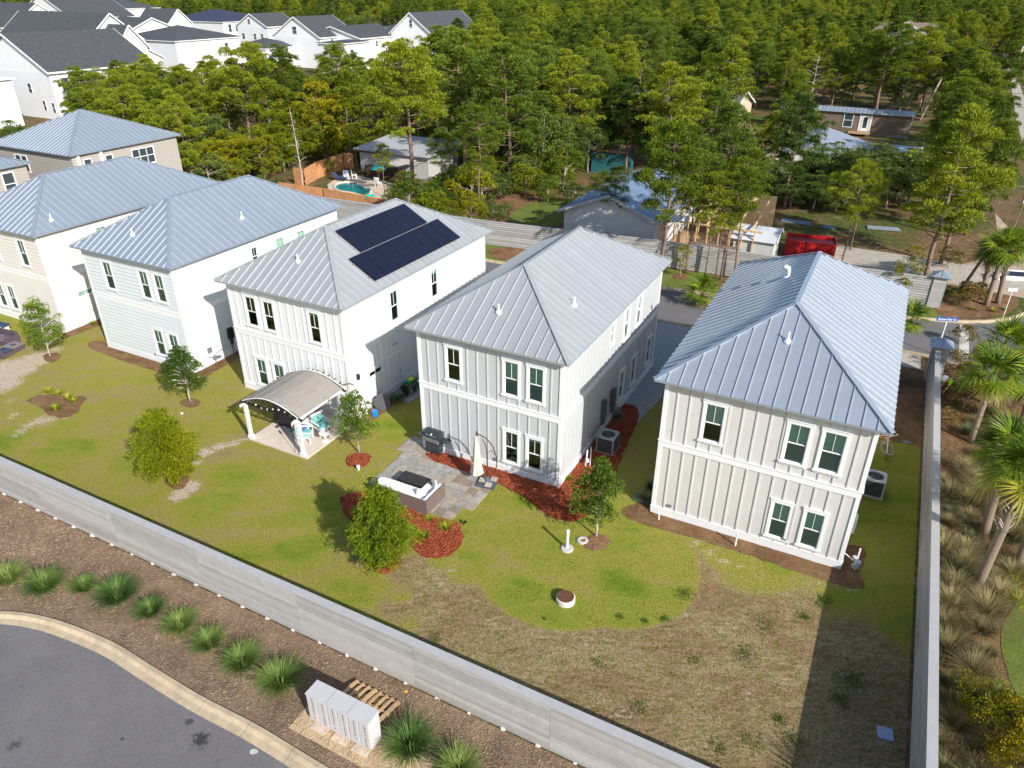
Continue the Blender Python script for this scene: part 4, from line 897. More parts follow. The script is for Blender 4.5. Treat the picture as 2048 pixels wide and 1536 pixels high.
# --- air conditioners
FIN=mat('condenser_fins',(.16,.17,.175),.5,metal=.3,var=.15); LID=mat('condenser_lid',(.50,.52,.53),.5,var=.05)
def condenser(label,px,rz=0,lid=LID,sz=.78,hz=.78):
    t=yard('air_conditioner',label,'air conditioner',px=px,rz=rz,z=.03,group='air conditioner condensers'); h=sz/2
    B(-h-.07,h+.07,-h-.07,h+.07,0,.07).build('pad',CONC,t)
    c=B(-h+.02,h-.02,-h+.02,h-.02,.07,hz).build('core',mat('dark_core',(.03,.03,.032),.7),t)
    me=B(-h,h,-.006,.006,.08,hz-.02).mesh('fin_wall',FIN)
    for s in range(4):
        m=MB()
        for k_ in range(22): x=-h+.03+k_*(sz-.06)/21; m.box(x-.006,x+.006,-h-.008,-h+.02,.08,hz-.02)
        f=m.build('louvre_grille',FIN,t,rz=s*R_(90)); f['kind']='stuff'
    for sx in (-1,1):
        for sy in (-1,1): B(*sorted((sx*(h-.035),sx*(h+.015))),*sorted((sy*(h-.035),sy*(h+.015))),.07,hz).build('corner_post',lid,t)
    # lid: square frame with round opening
    m=MB(); n=32; r=h*.80
    for z in (hz,hz+.05):
        for k_ in range(n):
            t_=6.283*k_/n; c_,s_=math.cos(t_),math.sin(t_); q=(h+.025)/max(abs(c_),abs(s_)); q=min(q,(h+.025)*1.30)
            m.v+=[(q*c_,q*s_,z),(r*c_,r*s_,z)]
    N=2*n
    for k_ in range(n):
        a=2*k_; b_=2*((k_+1)%n); m.f+=[(N+a,N+b_,N+b_+1,N+a+1),(a,b_,N+b_,N+a),(a+1,N+a+1,N+b_+1,b_+1)]
    m.build('lid',lid,t)
    fan=MB()
    for k_ in range(4):
        t_=k_*R_(90)+.3; fan.slab([(.05*math.cos(t_),.05*math.sin(t_),hz-.02),(r*.9*math.cos(t_-.25),r*.9*math.sin(t_-.25),hz-.05),(r*.9*math.cos(t_+.45),r*.9*math.sin(t_+.45),hz+.0)],(0,0,-.01))
    fan.lathe([(.07,-.03),(.07,.02),(.04,.035)],12,z=hz); fan.build('fan',BLACKM,t)
    m=MB()
    for rr_ in (r*.45,r*.7,r*.93): m.tube([(rr_*math.cos(6.283*k_/24),rr_*math.sin(6.283*k_/24),hz+.045) for k_ in range(25)],.005,4,False)
    for k_ in range(8): m.tube([(0,0,hz+.045),(r*math.cos(k_*.785),r*math.sin(k_*.785),hz+.045)],.005,4,False)
    m.build('fan_guard',GREYM,t)
condenser('grey air conditioner on red mulch beside the light grey house',(1214,900),lid=mat('grey_lid',(.33,.36,.37),.5))
condenser('air conditioner with pale lid beside the cream house and the side fence',(1742,985))
# --- small things on the lawn
RING=mat('pale_cement',(.50,.46,.42),.9,var=.15,scale=9,bmp=.3)
t=yard('vent_pipe','white riser pipe standing in a round cement collar on the lawn','pipe',px=(1134,1098)); MB().lathe([(.24,0),(.24,.05),(.20,.07),(.09,.07)],22).build('collar',RING,t); MB().lathe([(.055,.03),(.055,.80),(.066,.80),(.066,.88),(.05,.90)],12).build('pipe',WHITEP,t,smooth=False)
t=yard('cement_ring','open round cement ring beside the young oak','cement ring',px=(1165,1082)); MB().lathe([(.22,0),(.22,.05),(.17,.07),(.10,.065),(.09,.02)],22).build('ring',RING,t); MB().lathe([(.088,.0),(.08,.03)],14).build('rusty_plug',mat('rust',(.25,.10,.03),.9,var=.4),t)
t=yard('manhole','squat cement manhole with rusty brown lid in the green lawn circle','manhole',px=(1131,1202)); MB().lathe([(.33,0),(.33,.18),(.30,.21),(.27,.21)],26).build('cement_ring',mat('white_cement',(.62,.60,.56),.9,var=.12,bmp=.3),t)
m=MB(); m.lathe([(.285,.19),(.285,.235),(.27,.245),(.22,.24)],26); m.build('lid',mat('rusty_iron',(.13,.05,.022),.8,var=.5,scale=14,bmp=.6),t)
for p,lab,h in (((1470,1092),'thin white pipe stub standing before the cream house wall',.55),):
    t=yard('pipe_stub',lab,'pipe',px=p); MB().lathe([(.035,0),(.035,h),(.028,h+.03)],10).build('pipe',WHITEP,t)
    b=MB()
t=yard('drain_elbow','small hooked white pipe near the left corner of the cream house','pipe',px=(1317,1040)); MB().tube([(0,0,0),(0,0,.25),(-.03,.04,.33),(-.08,.1,.34)],.03,8).build('pipe',WHITEP,t)
t=yard('path_light','short white garden light next to the red mulch ring','garden light',px=(717,940)); MB().lathe([(.05,0),(.06,.16),(.085,.17),(.085,.22),(.05,.24)],12).build('lantern',WHITEP,t)
t=yard('path_light','tiny white garden cap lying in the straw coloured grass near the cypress','garden light',px=(364,828)); MB().lathe([(.06,0),(.07,.05),(.04,.08)],10).build('cap',WHITEP,t)
t=yard('spot_light','black garden spotlight at the edge of the large red mulch bed','garden light',px=(927,1052),rz=.5); m=MB(); m.lathe([(.04,0),(.06,.12),(.06,.14)],10); m.xf(Matrix.Translation((0,0,.14))@Matrix.Rotation(R_(50),4,'Y')); m.build('lamp_head',BLACKM,t); MB().tube([(0,0,0),(0,0,.15)],.012).build('stake',BLACKM,t)
t=yard('plastic_lid','pale blue square plastic lid lying in the shadow by the side fence','plastic lid',px=(1770,1468),rz=.15)
m=MB(); q=[]; s=.155
for cx,cy,a0 in ((s,s,0),(-s,s,90),(-s,-s,180),(s,-s,270)):
    for k_ in range(4): t_=R_(a0+k_*30); q.append((cx+.05*math.cos(t_),cy+.05*math.sin(t_)))
m.prism(q,.0,.04); m.build('lid',mat('pale_blue_plastic',(.36,.42,.62),.5),t)
t=yard('paving_stone','loose grey stone lying in the grass beside the cream house','stone',px=(1815,886)); m=MB(); m.lathe([(.17,0),(.19,.04),(.12,.08)],9); m.build('stone',STONES[1],t); t.scale=(1.2,.6,1)
# gas meter pipework by the cream house corner
t=yard('gas_riser','white gas riser and valve pipework standing by the cream house corner','gas meter',px=(1708,1140),rz=.1)
MB().tube([(0,0,0),(0,0,1.0)],.03,8).build('riser',WHITEP,t); MB().tube([(0,0,.35),(-.5,.1,.62),(-.62,.1,.62)],.016,6).build('pipe_arm',WHITEP,t); MB().lathe([(.02,.28),(.11,.31),(.11,.42),(.02,.45)],12,(.05,.0)).build('regulator',LID,t); MB().lathe([(.02,.5),(.08,.53),(.08,.6),(.02,.62)],12,(-.08,.02)).build('regulator',LID,t); MB().box(-.12,.12,-.05,.05,.12,.26).build('valve_body',LID,t)
t=yard('pipework','pale pipes and hose bib in red mulch by the light grey house corner','pipes',px=(1170,935)); MB().tube([(0,0,0),(.03,.05,.6),(-.02,.25,.75),(-.05,.3,.0)],.03,7).build('pipe',WHITEP,t); MB().tube([(.18,.1,0),(.16,.2,.75),(.05,.45,.8)],.022,7).build('pipe',WHITEP,t)
MB().lathe([(.03,.25),(.1,.3),(.09,.42),(.03,.48)],10,(.06,.05)).build('valve',LID,t)
t=yard('garden_hose','thin green garden hose coiled beside the cream house','hose',px=(1283,1000)); rg=random.Random(1); pts=[]
for k_ in range(60): t_=k_*.33; r=.32+.05*math.sin(k_*.7)+.02*(k_//19); pts.append((r*math.cos(t_)*1.0,r*math.sin(t_)*.75,.06+.02*(k_//19)))
MB().tube(pts,.012,5).build('coil',mat('green_hose',(.05,.22,.14),.5),t)
# --- mail boxes on their slab
MBX=mat('mailbox_paint',(.52,.51,.52),.5,var=.03,scale=4)
c0,c1=toab(G(621,1440,.15)),toab(G(741,1509,.15)); L=c1[0]-c0[0]; oa,ob=c0
struct(B(-.45,L+1.6,-.42,.62,-.02,.055).build('mailbox_slab',mat('tan_concrete',(.52,.38,.24),.85,var=.15,scale=4,dirt=.4),None,tuple(AB(oa,ob)),TH))
def doors(par,x0,wd,h0,h1,seed):
    rg=random.Random(seed)
    for ci in range(2):
        xa=x0+wd*ci+.03; xb=x0+wd*(ci+1)-.03; n=11; dh=(h1-h0)/n; k_=0
        while k_<n:
            sp=1
            if ci==1 and k_==4: sp=2
            if k_>=n-3 and ci==0: sp=3
            z1=h1-k_*dh; z0=z1-dh*sp; d=B(xa,xb,-.008,0,z0+.006,z1-.006).build('compartment_door',MBX,par)
            B(xa+.17,xa+.20,-.014,-.008,(z0+z1)/2-.018,(z0+z1)/2+.018).build('keyhole',BLACKM,d); k_+=sp
w3=L/3; HT=zat(G(621,1440,.15),1388)
for k_ in range(3):
    t=thing('mailbox_unit',['cluster mailbox unit, left of the three on the kerbside slab','cluster mailbox unit, middle of the three on the kerbside slab','cluster mailbox unit, right of the three beside the wooden pallet'][k_],'mailbox',tuple(AB(oa+k_*w3,ob,.055)),TH,'cluster mailboxes')
    B(.014,w3-.014,0,.46,.16,HT-.03).build('cabinet',MBX,t); B(.008,w3-.008,-.03,.49,HT-.03,HT+.004*k_).build('top',MBX,t); doors(t,.0,w3/2,.22,HT-.1,k_)
    B(w3*.2,w3*.8,.10,.36,.02,.16).build('pedestal',MBX,t); B(w3*.15,w3*.85,-.16,.3,.0,.02).build('base_plate',mat('base_plate',(.6,.5,.4),.7),t)
# pallet leaning on its edge
WOOD=mat('pallet_wood',(.55,.37,.20),.8,var=.25,scale=4,bmp=.3,stretch=(1,1,1)); WOODD=mat('pallet_wood_dark',(.40,.26,.14),.85,var=.3,scale=4)
pl0=G(712,1369); q0=toab(pl0)
t=thing('pallet','bare wooden pallet lying tilted behind the mailboxes','pallet',tuple(AB(q0[0],q0[1],.06)),TH); t.rotation_euler=(R_(-14),0,TH-R_(1))
PW,PD=1.62,1.02
for y in (0,-PD/2,-PD+.045): MB().box(0,PW,y-.045,y,.0,.10).build('stringer',WOODD,t)
for x,w2 in ((0,.11),(.24,.08),(.45,.08),(.66,.13),(.88,.08),(1.10,.09),(1.30,.09),(PW-.12,.12)): MB().box(x,x+w2,-PD-.02,.02,.102,.122).build('deck_board',WOOD,t)
for x in (.03,.75,1.45): MB().box(x,x+.1,-PD,.0,-.02,.0).build('deck_board',WOODD,t)
t=yard('fallen_leaf','single yellow fallen leaf on the straw bank below the fence','leaf',px=(811,1386)); MB().slab([(-.06,-.04,.06),(.05,-.05,.07),(.08,.03,.06),(0,.07,.08)],(0,0,-.004)).build('leaf',mat('yellow_leaf',(.7,.42,.03),.7),t)
# --- furniture behind the ivory house
DW=mat('dark_wicker',(.085,.065,.085),.8,var=.2,scale=15,bmp=.6); NAVY=mat('navy_cushion',(.03,.05,.12),.85,var=.1)
t=yard('outdoor_sofa','dark wicker sofa with grey purple cushions by the ivory house','sofa',px=(28,690),rz=R_(5))
B(-1.9,0,-.4,.45,0,.28).build('base',DW,t); B(-1.9,0,.30,.45,.28,.66).build('backrest',DW,t); B(-.12,0,-.4,.3,.28,.5).build('arm',DW,t)
for x in (-1.75,-.95): cushion(t,x,x+.78,-.38,.28,.28,.40,mat('plum_cushion',(.14,.11,.14),.9))
t=yard('outdoor_bar','long navy topped side table with white edge behind the dark sofa','table',px=(10,665),rz=R_(5)); B(-1.5,.25,-.25,.3,.42,.50).build('top',NAVY,t); B(-1.5,.25,-.27,-.25,.3,.5).build('edge',WHITE,t); B(-1.4,.15,-.2,.25,0,.42).build('body',WHITE,t)
t=yard('fire_table','low dark square fire table with grey top on bare sand','table',px=(30,700),rz=R_(8)); B(-.38,.38,-.35,.35,0,.30).build('body',DW,t); B(-.41,.41,-.38,.38,.30,.34).build('top',mat('stone_top',(.22,.20,.21),.7),t); B(-.16,.16,-.1,.1,.34,.355).build('burner_cover',DW,t)
t=yard('outdoor_chair','dark wicker armchair at the left edge facing the fire table','chair',px=(8,712),rz=R_(8)); B(-.4,.4,-.35,.35,0,.26).build('seat_base',DW,t); B(-.4,.4,-.35,-.25,.26,.5).build('backrest',DW,t); cushion(t,-.32,.32,-.24,.33,.26,.36,NAVY)
# --- bicycles behind the cream house
def bicycle(label,px,rz,fc,tyre,lean=8):
    t=yard('bicycle',label,'bicycle',px=px,rz=rz,z=.01,group='bicycles leaning behind the cream house'); t.rotation_euler=(R_(lean),0,TH+rz)
    FM=mat('bike_%s'%fc[0],fc[1],.35); TM=mat('tyre_%s'%tyre[0],tyre[1],.7)
    for x in (-.52,.52):
        w1=put('wheel',None,t,(x,0,.33)); c=[(.30*math.cos(6.283*k_/24),0,.30*math.sin(6.283*k_/24)) for k_ in range(25)]; MB().tube(c,.028,6,False).build('tyre',TM,w1)
        MB().tube([(.265*math.cos(6.283*k_/24),0,.265*math.sin(6.283*k_/24)) for k_ in range(25)],.008,4,False).build('rim',STEEL,w1)
        m=MB()
        for k_ in range(12): m.tube([(0,0,0),(.26*math.cos(k_*.5236),0,.26*math.sin(k_*.5236))],.002,3,False)
        m.build('spokes',STEEL,w1)
    m=MB(); 
    for a,b_ in (((-.52,0,.33),(-.08,0,.30)),((-.08,0,.30),(-.2,0,.78)),((-.2,0,.72),(.36,0,.82)),((-.08,0,.30),(.38,0,.72)),((-.52,0,.33),(-.19,0,.72)),((.52,0,.33),(.36,0,.86))): m.tube([a,b_],.017,6)
    m.build('frame',FM,t); MB().tube([(.36,0,.86),(.33,0,1.0)],.014).build('stem',STEEL,t)
    MB().tube([(.08,-.32,1.02),(.25,-.22,1.06),(.34,0,1.02),(.25,.22,1.06),(.08,.32,1.02)],.013,6).build('handlebar',STEEL,t)
    for y in (-.3,.3): MB().tube([(.02,y*1.08,1.01),(.12,y*1.02,1.03)],.02,6).build('grip',mat('cream_grip',(.7,.66,.58),.6),t)
    m=MB(); m.slab([(-.36,-.1,.84),(-.36,.1,.84),(-.05,.02,.83),(-.05,-.02,.83)],(0,0,-.05)); m.build('saddle',mat('brown_saddle',(.22,.08,.04),.5),t)
    for s in (-1,1): MB().tube([(-.08,0,.3),(-.08+s*.12,s*.06,.3-s*.1),(-.08+s*.12,s*.13,.3-s*.1)],.01,5).build('pedal',BLACKM,t)
    m=MB(); m.tube([(.52+.34*math.cos(R_(a)),0,.33+.34*math.sin(R_(a))) for a in range(20,160,12)],.025,5); m.tube([(-.52+.34*math.cos(R_(a)),0,.33+.34*math.sin(R_(a))) for a in range(20,170,12)],.025,5); m.build('mudguard',FM,t)
    return t
bt=bicycle('white cruiser bicycle with brown front wheel nearest the side fence',(1771,905),R_(-88),('white',(.72,.74,.76)),('brown',(.22,.10,.06)),5)
bicycle('pink and white bicycle with cream tyres half hidden behind the cream house',(1752,898),R_(-30),('pink',(.55,.25,.22)),('cream',(.68,.62,.52)),12)
p=G(1768,874,.80); t=thing('basket','orange flower basket hanging on the white bicycle handlebars','basket',tuple(p),TH)
MB().lathe([(.10,0),(.15,.2),(.155,.21)],12).build('basket',mat('orange_basket',(.50,.14,.04),.7,var=.3,scale=12),t)
# --- gardener bending beside the side fence
def skin(name,pts,edges,rad,m,parent,sub=2):
    me=bpy.data.meshes.new(name); me.from_pydata(pts,edges,[]); o=put(name,me,parent); 
    o.modifiers.new('skin','SKIN'); sv=me.skin_vertices[0].data
    for i,r in enumerate(rad): sv[i].radius=(r,r) if not hasattr(r,'__len__') else r
    sv[0].use_root=True; s=o.modifiers.new('sub','SUBSURF'); s.levels=s.render_levels=sub; me.materials.append(m); return o
Pn=thing('person','gardener in a lime shirt and white hard hat bending over beside the side fence','person',(*G(1892,797).xy,.03),R_(200))
SKIN=mat('skin',(.36,.20,.13),.6); LIME=mat('lime_shirt',(.42,.75,.03),.7,var=.08); TANP=mat('tan_trousers',(.36,.24,.12),.85); BOOT=mat('brown_boots',(.16,.08,.04),.8)
hip=(0,0,.88); chest=(.34,0,1.14); neck=(.46,0,1.20); head=(.58,0,1.22)
body=skin('body',[hip,(.16,0,1.02),chest,neck,head,(.63,0,1.20), (.10,.10,.50),(0,.12,.08),(.12,.12,.03), (-.02,-.10,.50),(-.22,-.12,.08),(-.10,-.12,.03), (.33,.19,1.10),(.42,.23,.84),(.56,.18,.66),(.33,-.19,1.10),(.40,-.24,.82),(.55,-.2,.62)],
  [(0,1),(1,2),(2,3),(3,4),(4,5),(0,6),(6,7),(7,8),(0,9),(9,10),(10,11),(2,12),(12,13),(13,14),(2,15),(15,16),(16,17)],
  [.13,.12,.14,.055,.095,.08,.07,.045,.04,.07,.045,.04,.06,.045,.03,.06,.045,.03],SKIN,Pn)
for s in (1,-1):
    base_=Vector((.56,.18*s if s>0 else -.2,.66 if s>0 else .62)); hb=put('hand',None,Pn); 
    P0=base_; pts=[tuple(P0),tuple(P0+Vector((.04,0,-.07)))]; ed=[(0,1)]; rd=[.028,.034]
    for k_,ln in enumerate((.055,.065,.06,.045)):
        q=P0+Vector((.05+.0*k_,(-.03+.02*k_),-.08)); e=q+Vector((.03,0,-ln)); f=e+Vector((-.01,0,-ln*.6)); i=len(pts); pts+=[tuple(q),tuple(e),tuple(f)]; ed+=[(1,i),(i,i+1),(i+1,i+2)]; rd+=[.010,.009,.008]
    i=len(pts); pts+=[tuple(P0+Vector((.06,.04*s,-.04))),tuple(P0+Vector((.09,.05*s,-.07)))]; ed+=[(0,i),(i,i+1)]; rd+=[.012,.010]
    bpy.data.objects.remove(hb); skin('hand',pts,ed,rd,SKIN,Pn,1)
skin('shirt',[(.04,0,.93),(.16,0,1.03),chest,(.42,0,1.19),(.33,.20,1.10),(.41,.235,.88),(.33,-.20,1.10),(.395,-.245,.87)],[(0,1),(1,2),(2,3),(2,4),(4,5),(2,6),(6,7)],[.155,.15,.17,.08,.085,.065,.085,.065],LIME,Pn)
skin('trousers',[(0,0,.88),(.08,0,.95),(.10,.105,.50),(.0,.12,.12),(-.02,-.105,.50),(-.21,-.12,.12)],[(0,1),(0,2),(2,3),(0,4),(4,5)],[.16,.145,.095,.07,.095,.07],TANP,Pn)
skin('boot',[(0,.12,.10),(0,.12,.04),(.16,.13,.035)],[(0,1),(1,2)],[.055,.055,.045],BOOT,Pn,1); skin('boot',[(-.21,-.12,.10),(-.21,-.12,.04),(-.05,-.13,.035)],[(0,1),(1,2)],[.055,.055,.045],BOOT,Pn,1)
m=MB(); m.lathe([(.185,-.01),(.18,0),(.135,.01),(.13,.06),(.10,.11),(.05,.14),(.01,.145)],18); m.xf(Matrix.Translation((.60,0,1.27))@Matrix.Rotation(R_(38),4,'Y')); m.build('hard_hat',WHITEP,Pn,smooth=True)
m=MB(); m.lathe([(.005,0),(.012,.02),(.006,.04)],8); m.xf(Matrix.Translation((.665,0,1.16))); m.build('nose',SKIN,Pn)
# --- street name sign
BLUE=mat('street_sign_blue',(.0,.10,.42),.4); SW=mat('sign_white',(.8,.82,.85),.5)
sp=AB(4.35,44.1); sb=sp; t=thing('street_sign','blue street name sign on a pale post above the side pillar','sign',tuple(sb),R_(-8)); ph=2.0
ph=zat(sb,642); MB().lathe([(.035,0),(.035,ph)],10).build('post',SW,t)
bd=B(-.55,.55,-.01,.01,ph,ph+.22).build('name_plate',BLUE,t)
def text(s,size,par,loc,rx,m,name='lettering',rz=0,sx=1):
    cu_=bpy.data.curves.new(name,'FONT'); cu_.body=s; cu_.size=size; cu_.align_x='CENTER'; cu_.align_y='CENTER'; cu_.extrude=.002; cu_.offset=.003
    o=bpy.data.objects.new('t',cu_); COL.objects.link(o); dg=bpy.context.evaluated_depsgraph_get(); me=bpy.data.meshes.new_from_object(o.evaluated_get(dg)); bpy.data.objects.remove(o)
    me.materials.clear(); me.materials.append(m); q=put(name,me,par,loc,rz); q.rotation_euler=(rx,0,rz); q.scale=(sx,1,1); return q
text('Sunset Key Ct',.17,bd,(0,-.014,ph+.105),R_(90),SW,sx=.95)
sb2=AB(8.0,51.6); t=thing('road_sign','small white road sign on a thin pole across the street','sign',tuple(sb2),R_(-5)); MB().tube([(0,0,0),(0,0,2.1)],.025).build('post',SW,t); B(-.28,.28,-.02,0,1.95,2.15).build('plate',SW,t)
sb3=G(2022,560); t=thing('entrance_sign','low dark sign board on a white base at the right edge','sign',(sb3.x,sb3.y,0),R_(-12)); B(-.9,1.2,-.1,.1,0,.75).build('base',WHITE,t); B(-.75,1.1,-.13,-.1,.35,.68).build('dark_board',mat('navy_board',(.01,.02,.05),.4),t)
p=G(2018,478); t=thing('utility_pole','thin dark leaning pole with a pale box at the right edge','pole',(p.x,p.y,0),0); MB().tube([(0,0,0),(.25,0,4.2)],.06).build('pole',BARK,t); B(.05,.75,-.1,.1,3.0,4.4).build('box',mat('pale_box',(.4,.37,.33),.8),t)
# ------------------------------------------------------------------ vegetation
PINE=leafmat('pine_needles',((.028,.058,.008),(.135,.195,.012),(.33,.37,.022)),.3)
PINE2=leafmat('dark_pine_needles',((.024,.052,.010),(.085,.150,.016),(.21,.27,.025)),.3)
OAK=leafmat('oak_leaves',((.03,.055,.012),(.085,.13,.022),(.19,.24,.045)),.2)
VINE=leafmat('vine_leaves',((.06,.09,.006),(.19,.23,.008),(.40,.33,.010)),.3)
YOUNG=leafmat('young_oak_leaves',((.035,.075,.008),(.11,.19,.016),(.26,.34,.035)),.35)
CYP=leafmat('cypress_needles',((.07,.10,.006),(.20,.24,.006),(.36,.38,.012)),.35)
CYP2=leafmat('bright_cypress_needles',((.07,.12,.006),(.22,.29,.010),(.42,.47,.018)),.35)
def clump(c,r,n,rg,ln,wd,up=.5,flat=.55):
    """tuft of needles on the shell of a flattened ball"""
    d=rg.normal(0,1,(n,3)); d/=np.linalg.norm(d,axis=1)[:,None]; d[:,2]=np.where(d[:,2]<-.35,-d[:,2],d[:,2])
    rad=rg.uniform(.35,1,(n,1))**.6; p=np.array(c)+d*rad*np.array([r,r,r*flat]); dr=d*1.0; dr[:,2]+=up
    return leaves(p,dr,ln,wd,rg,.45)
def trunk_path(h,rg,lean=.06,n=7):
    p=[Vector((0,0,-.1))]; dx,dy=rg.normal(0,lean,2)
    for i in range(1,n+1): t=i/n; p.append(Vector((dx*h*t*t+rg.normal(0,.03)*h*.15,dy*h*t*t+rg.normal(0,.03)*h*.15,h*t)))
    return p
def at_path(p,z):
    for a,b in zip(p,p[1:]):
        if a.z<=z<=b.z: return a.lerp(b,(z-a.z)/(b.z-a.z+1e-9))
    return p[-1].copy()
def pine(seed,h=10,cr=2.4,crown0=.42,nb=26,mt=PINE,dens=250,ln=.20,wd=.055,trunkr=.16,dead=6,bark=BARK,nm='pine'):
    rg=np.random.default_rng(seed); tp=trunk_path(h,rg); L=[]; m=MB(); m.tube(tp,[trunkr*(1-.8*(i/(len(tp)-1))) for i in range(len(tp))],7)
    for i in range(nb):
        t=crown0+(1-crown0)*((i+.5)/nb)**.85; z=h*t; a=i*2.4+rg.uniform(-.5,.5)
        prof=math.sin(math.pi*min(1,(t-crown0)/(1-crown0)*.80+.18))**.7
        R=cr*prof*rg.uniform(.6,1.12); p0=at_path(tp,z*.97); e=p0+Vector((math.cos(a)*R,math.sin(a)*R,R*rg.uniform(.12,.5)))
        md=p0.lerp(e,.5)+Vector((0,0,-.08*R)); m.tube([p0,md,e],[.045,.03,.012],4,False)
        k=max(2,int(R/.48))
        for j in range(k):
            s=.38+.62*(j+1)/k; q=p0.lerp(e,s); q+=Vector(rg.normal(0,.16*R*s,3)); q.z+=.1
            L.append(clump(q,rg.uniform(.34,.66),int(dens*rg.uniform(.6,1.2)),rg,ln,wd,.55,rg.uniform(.42,.85)))
    for i in range(3): q=tp[-1]+Vector(rg.normal(0,.3,3)); L.append(clump(q,.5,dens,rg,ln,wd))
    for i in range(dead):
        z=h*crown0*rg.uniform(.45,1.15); p0=at_path(tp,z); a=rg.uniform(0,6.28); R=rg.uniform(.6,1.5); e=p0+Vector((math.cos(a)*R,math.sin(a)*R,rg.uniform(-.2,.5))); m.tube([p0,p0.lerp(e,.5)+Vector((0,0,.12)),e],[.03,.02,.006],4,False)
    V,F=join(L); return npmesh(nm+'_crown',V,F,mt),m.mesh(nm+'_trunk',bark,True)
def broad(seed,h=7,cr=2.6,z0=.25,ncl=70,dens=95,mt=OAK,ln=.16,wd=.11,trunkr=.14,bark=BARKG,shape=1.0,branchy=10,fill=.55,clr=(.35,.7)):
    rg=np.random.default_rng(seed); tp=trunk_path(h*.8,rg,.05); m=MB(); m.tube(tp,[trunkr*(1-.75*(i/(len(tp)-1))) for i in range(len(tp))],7)
    L=[]; zc=h*(z0+1)/2; rz=h*(1-z0)/2
    for i in range(ncl):
        d=rg.normal(0,1,3); d/=np.linalg.norm(d); 
        if d[2]<-.85: d[2]*=-.5
        s=rg.uniform(fill,1)**.7; lump=1+.22*math.sin(3*math.atan2(d[1],d[0])+seed)+rg.uniform(-.12,.12)
        q=Vector((d[0]*cr*s*lump,d[1]*cr*s*lump,zc+d[2]*rz*s)); cone=1-.45*shape*max(0,(q.z-zc)/rz) if shape else 1; q.x*=cone;q.y*=cone
        L.append(clump(q,rg.uniform(*clr),int(dens*rg.uniform(.6,1.3)),rg,ln,wd,.3,.8))
        if i<branchy: p0=at_path(tp,min(q.z*.75,h*.75)); m.tube([p0,p0.lerp(q,.6)+Vector((0,0,.1)),q],[trunkr*.35,.03,.01],4,False)
    V,F=join(L); return npmesh('broadleaf_crown',V,F,mt),m.mesh('broadleaf_trunk',bark,True)
def tree_thing(name,label,cat,p,meshes,s=1,rz=0,group=None,sz=None):
    t=thing(name,label,cat,(p[0],p[1],p[2] if len(p)>2 else 0),rz,group); t.scale=(s,s,sz or s); put('crown',meshes[0],t); put('trunk',meshes[1],t); return t
# young yard trees: height from the photo
def htree(px,vtop): g=G(*px); return g,zat(g,vtop)
for px,vt,cr,seed,lab,kw in (((101,713),600,.80,1,'young leafy oak on a round mulch ring by the ivory house',dict(ncl=100,dens=80)),
        ((381,803),694,.75,2,'young leafy oak in front of the ice blue house',dict(ncl=100,dens=80)),
        ((718,906),776,.80,3,'sparse young oak on a red mulch ring beside the pergola',dict(ncl=80,dens=70,fill=.2)),
        ((1192,1074),921,.72,4,'slender young oak beside the cement ring on the lawn',dict(ncl=100,dens=85))):
    g,h=htree(px,vt); me=broad(seed,h,cr*1.12,.13,mt=YOUNG,ln=.085,wd=.055,trunkr=.045,clr=(.15,.34),branchy=30,bark=mat('pale_bark',(.42,.38,.34),.9,var=.2),shape=1.15,**kw)
    tree_thing('oak_tree',lab,'tree',g,me,group='young oaks on the back lawns')
def cypress(seed,h,cr,mt,n=300,dens=150):
    """feathery dense crown: drooping sprays on the outside of an egg"""
    rg=np.random.default_rng(seed); L=[]; m=MB(); tp=trunk_path(h*.9,rg,.02); m.tube(tp,[.10*(1-.8*i/7) for i in range(8)],7)
    for i in range(n):
        t=rg.uniform(0,1); z=h*(.12+.88*t); a=rg.uniform(0,6.28); R=cr*(math.sin(math.pi*(.16+.80*t))**.75)*rg.uniform(.62,1.10)*(1+.15*math.sin(3*a+seed+5*t)+.13*math.sin(7*a+9*t))
        q=np.array([R*math.cos(a),R*math.sin(a),z]); k=int(dens*rg.uniform(.6,1.3)); ax=np.array([math.cos(a),math.sin(a),-.25]); s=rg.uniform(-.75,.14,(k,1))
        p=q+ax*s+rg.normal(0,.055,(k,3)); dr=np.tile(ax,(k,1))*.8; dr[:,2]+=rg.uniform(-.5,.7,k); L.append(leaves(p,dr,.12,.030,rg,.5))
        if i%5==0: p0=Vector((0,0,z*.9)); m.tube([p0,Vector(q*np.array([.95,.95,1]))],[.02,.005],4,False)
    V,F=join(L); return npmesh('cypress_crown',V,F,mt),m.mesh('cypress_trunk',BARK,True)
g,h=htree((346,962),822); tree_thing('cypress_tree','round olive green bald cypress on the open lawn','tree',g,cypress(11,h*.96,1.10,CYP),group='bald cypresses on the back lawns')
g,h=htree((772,1132),978); tree_thing('cypress_tree','bright lime bald cypress beside the red mulch bed and patio','tree',g,cypress(12,h*.95,1.03,CYP2,290),group='bald cypresses on the back lawns')
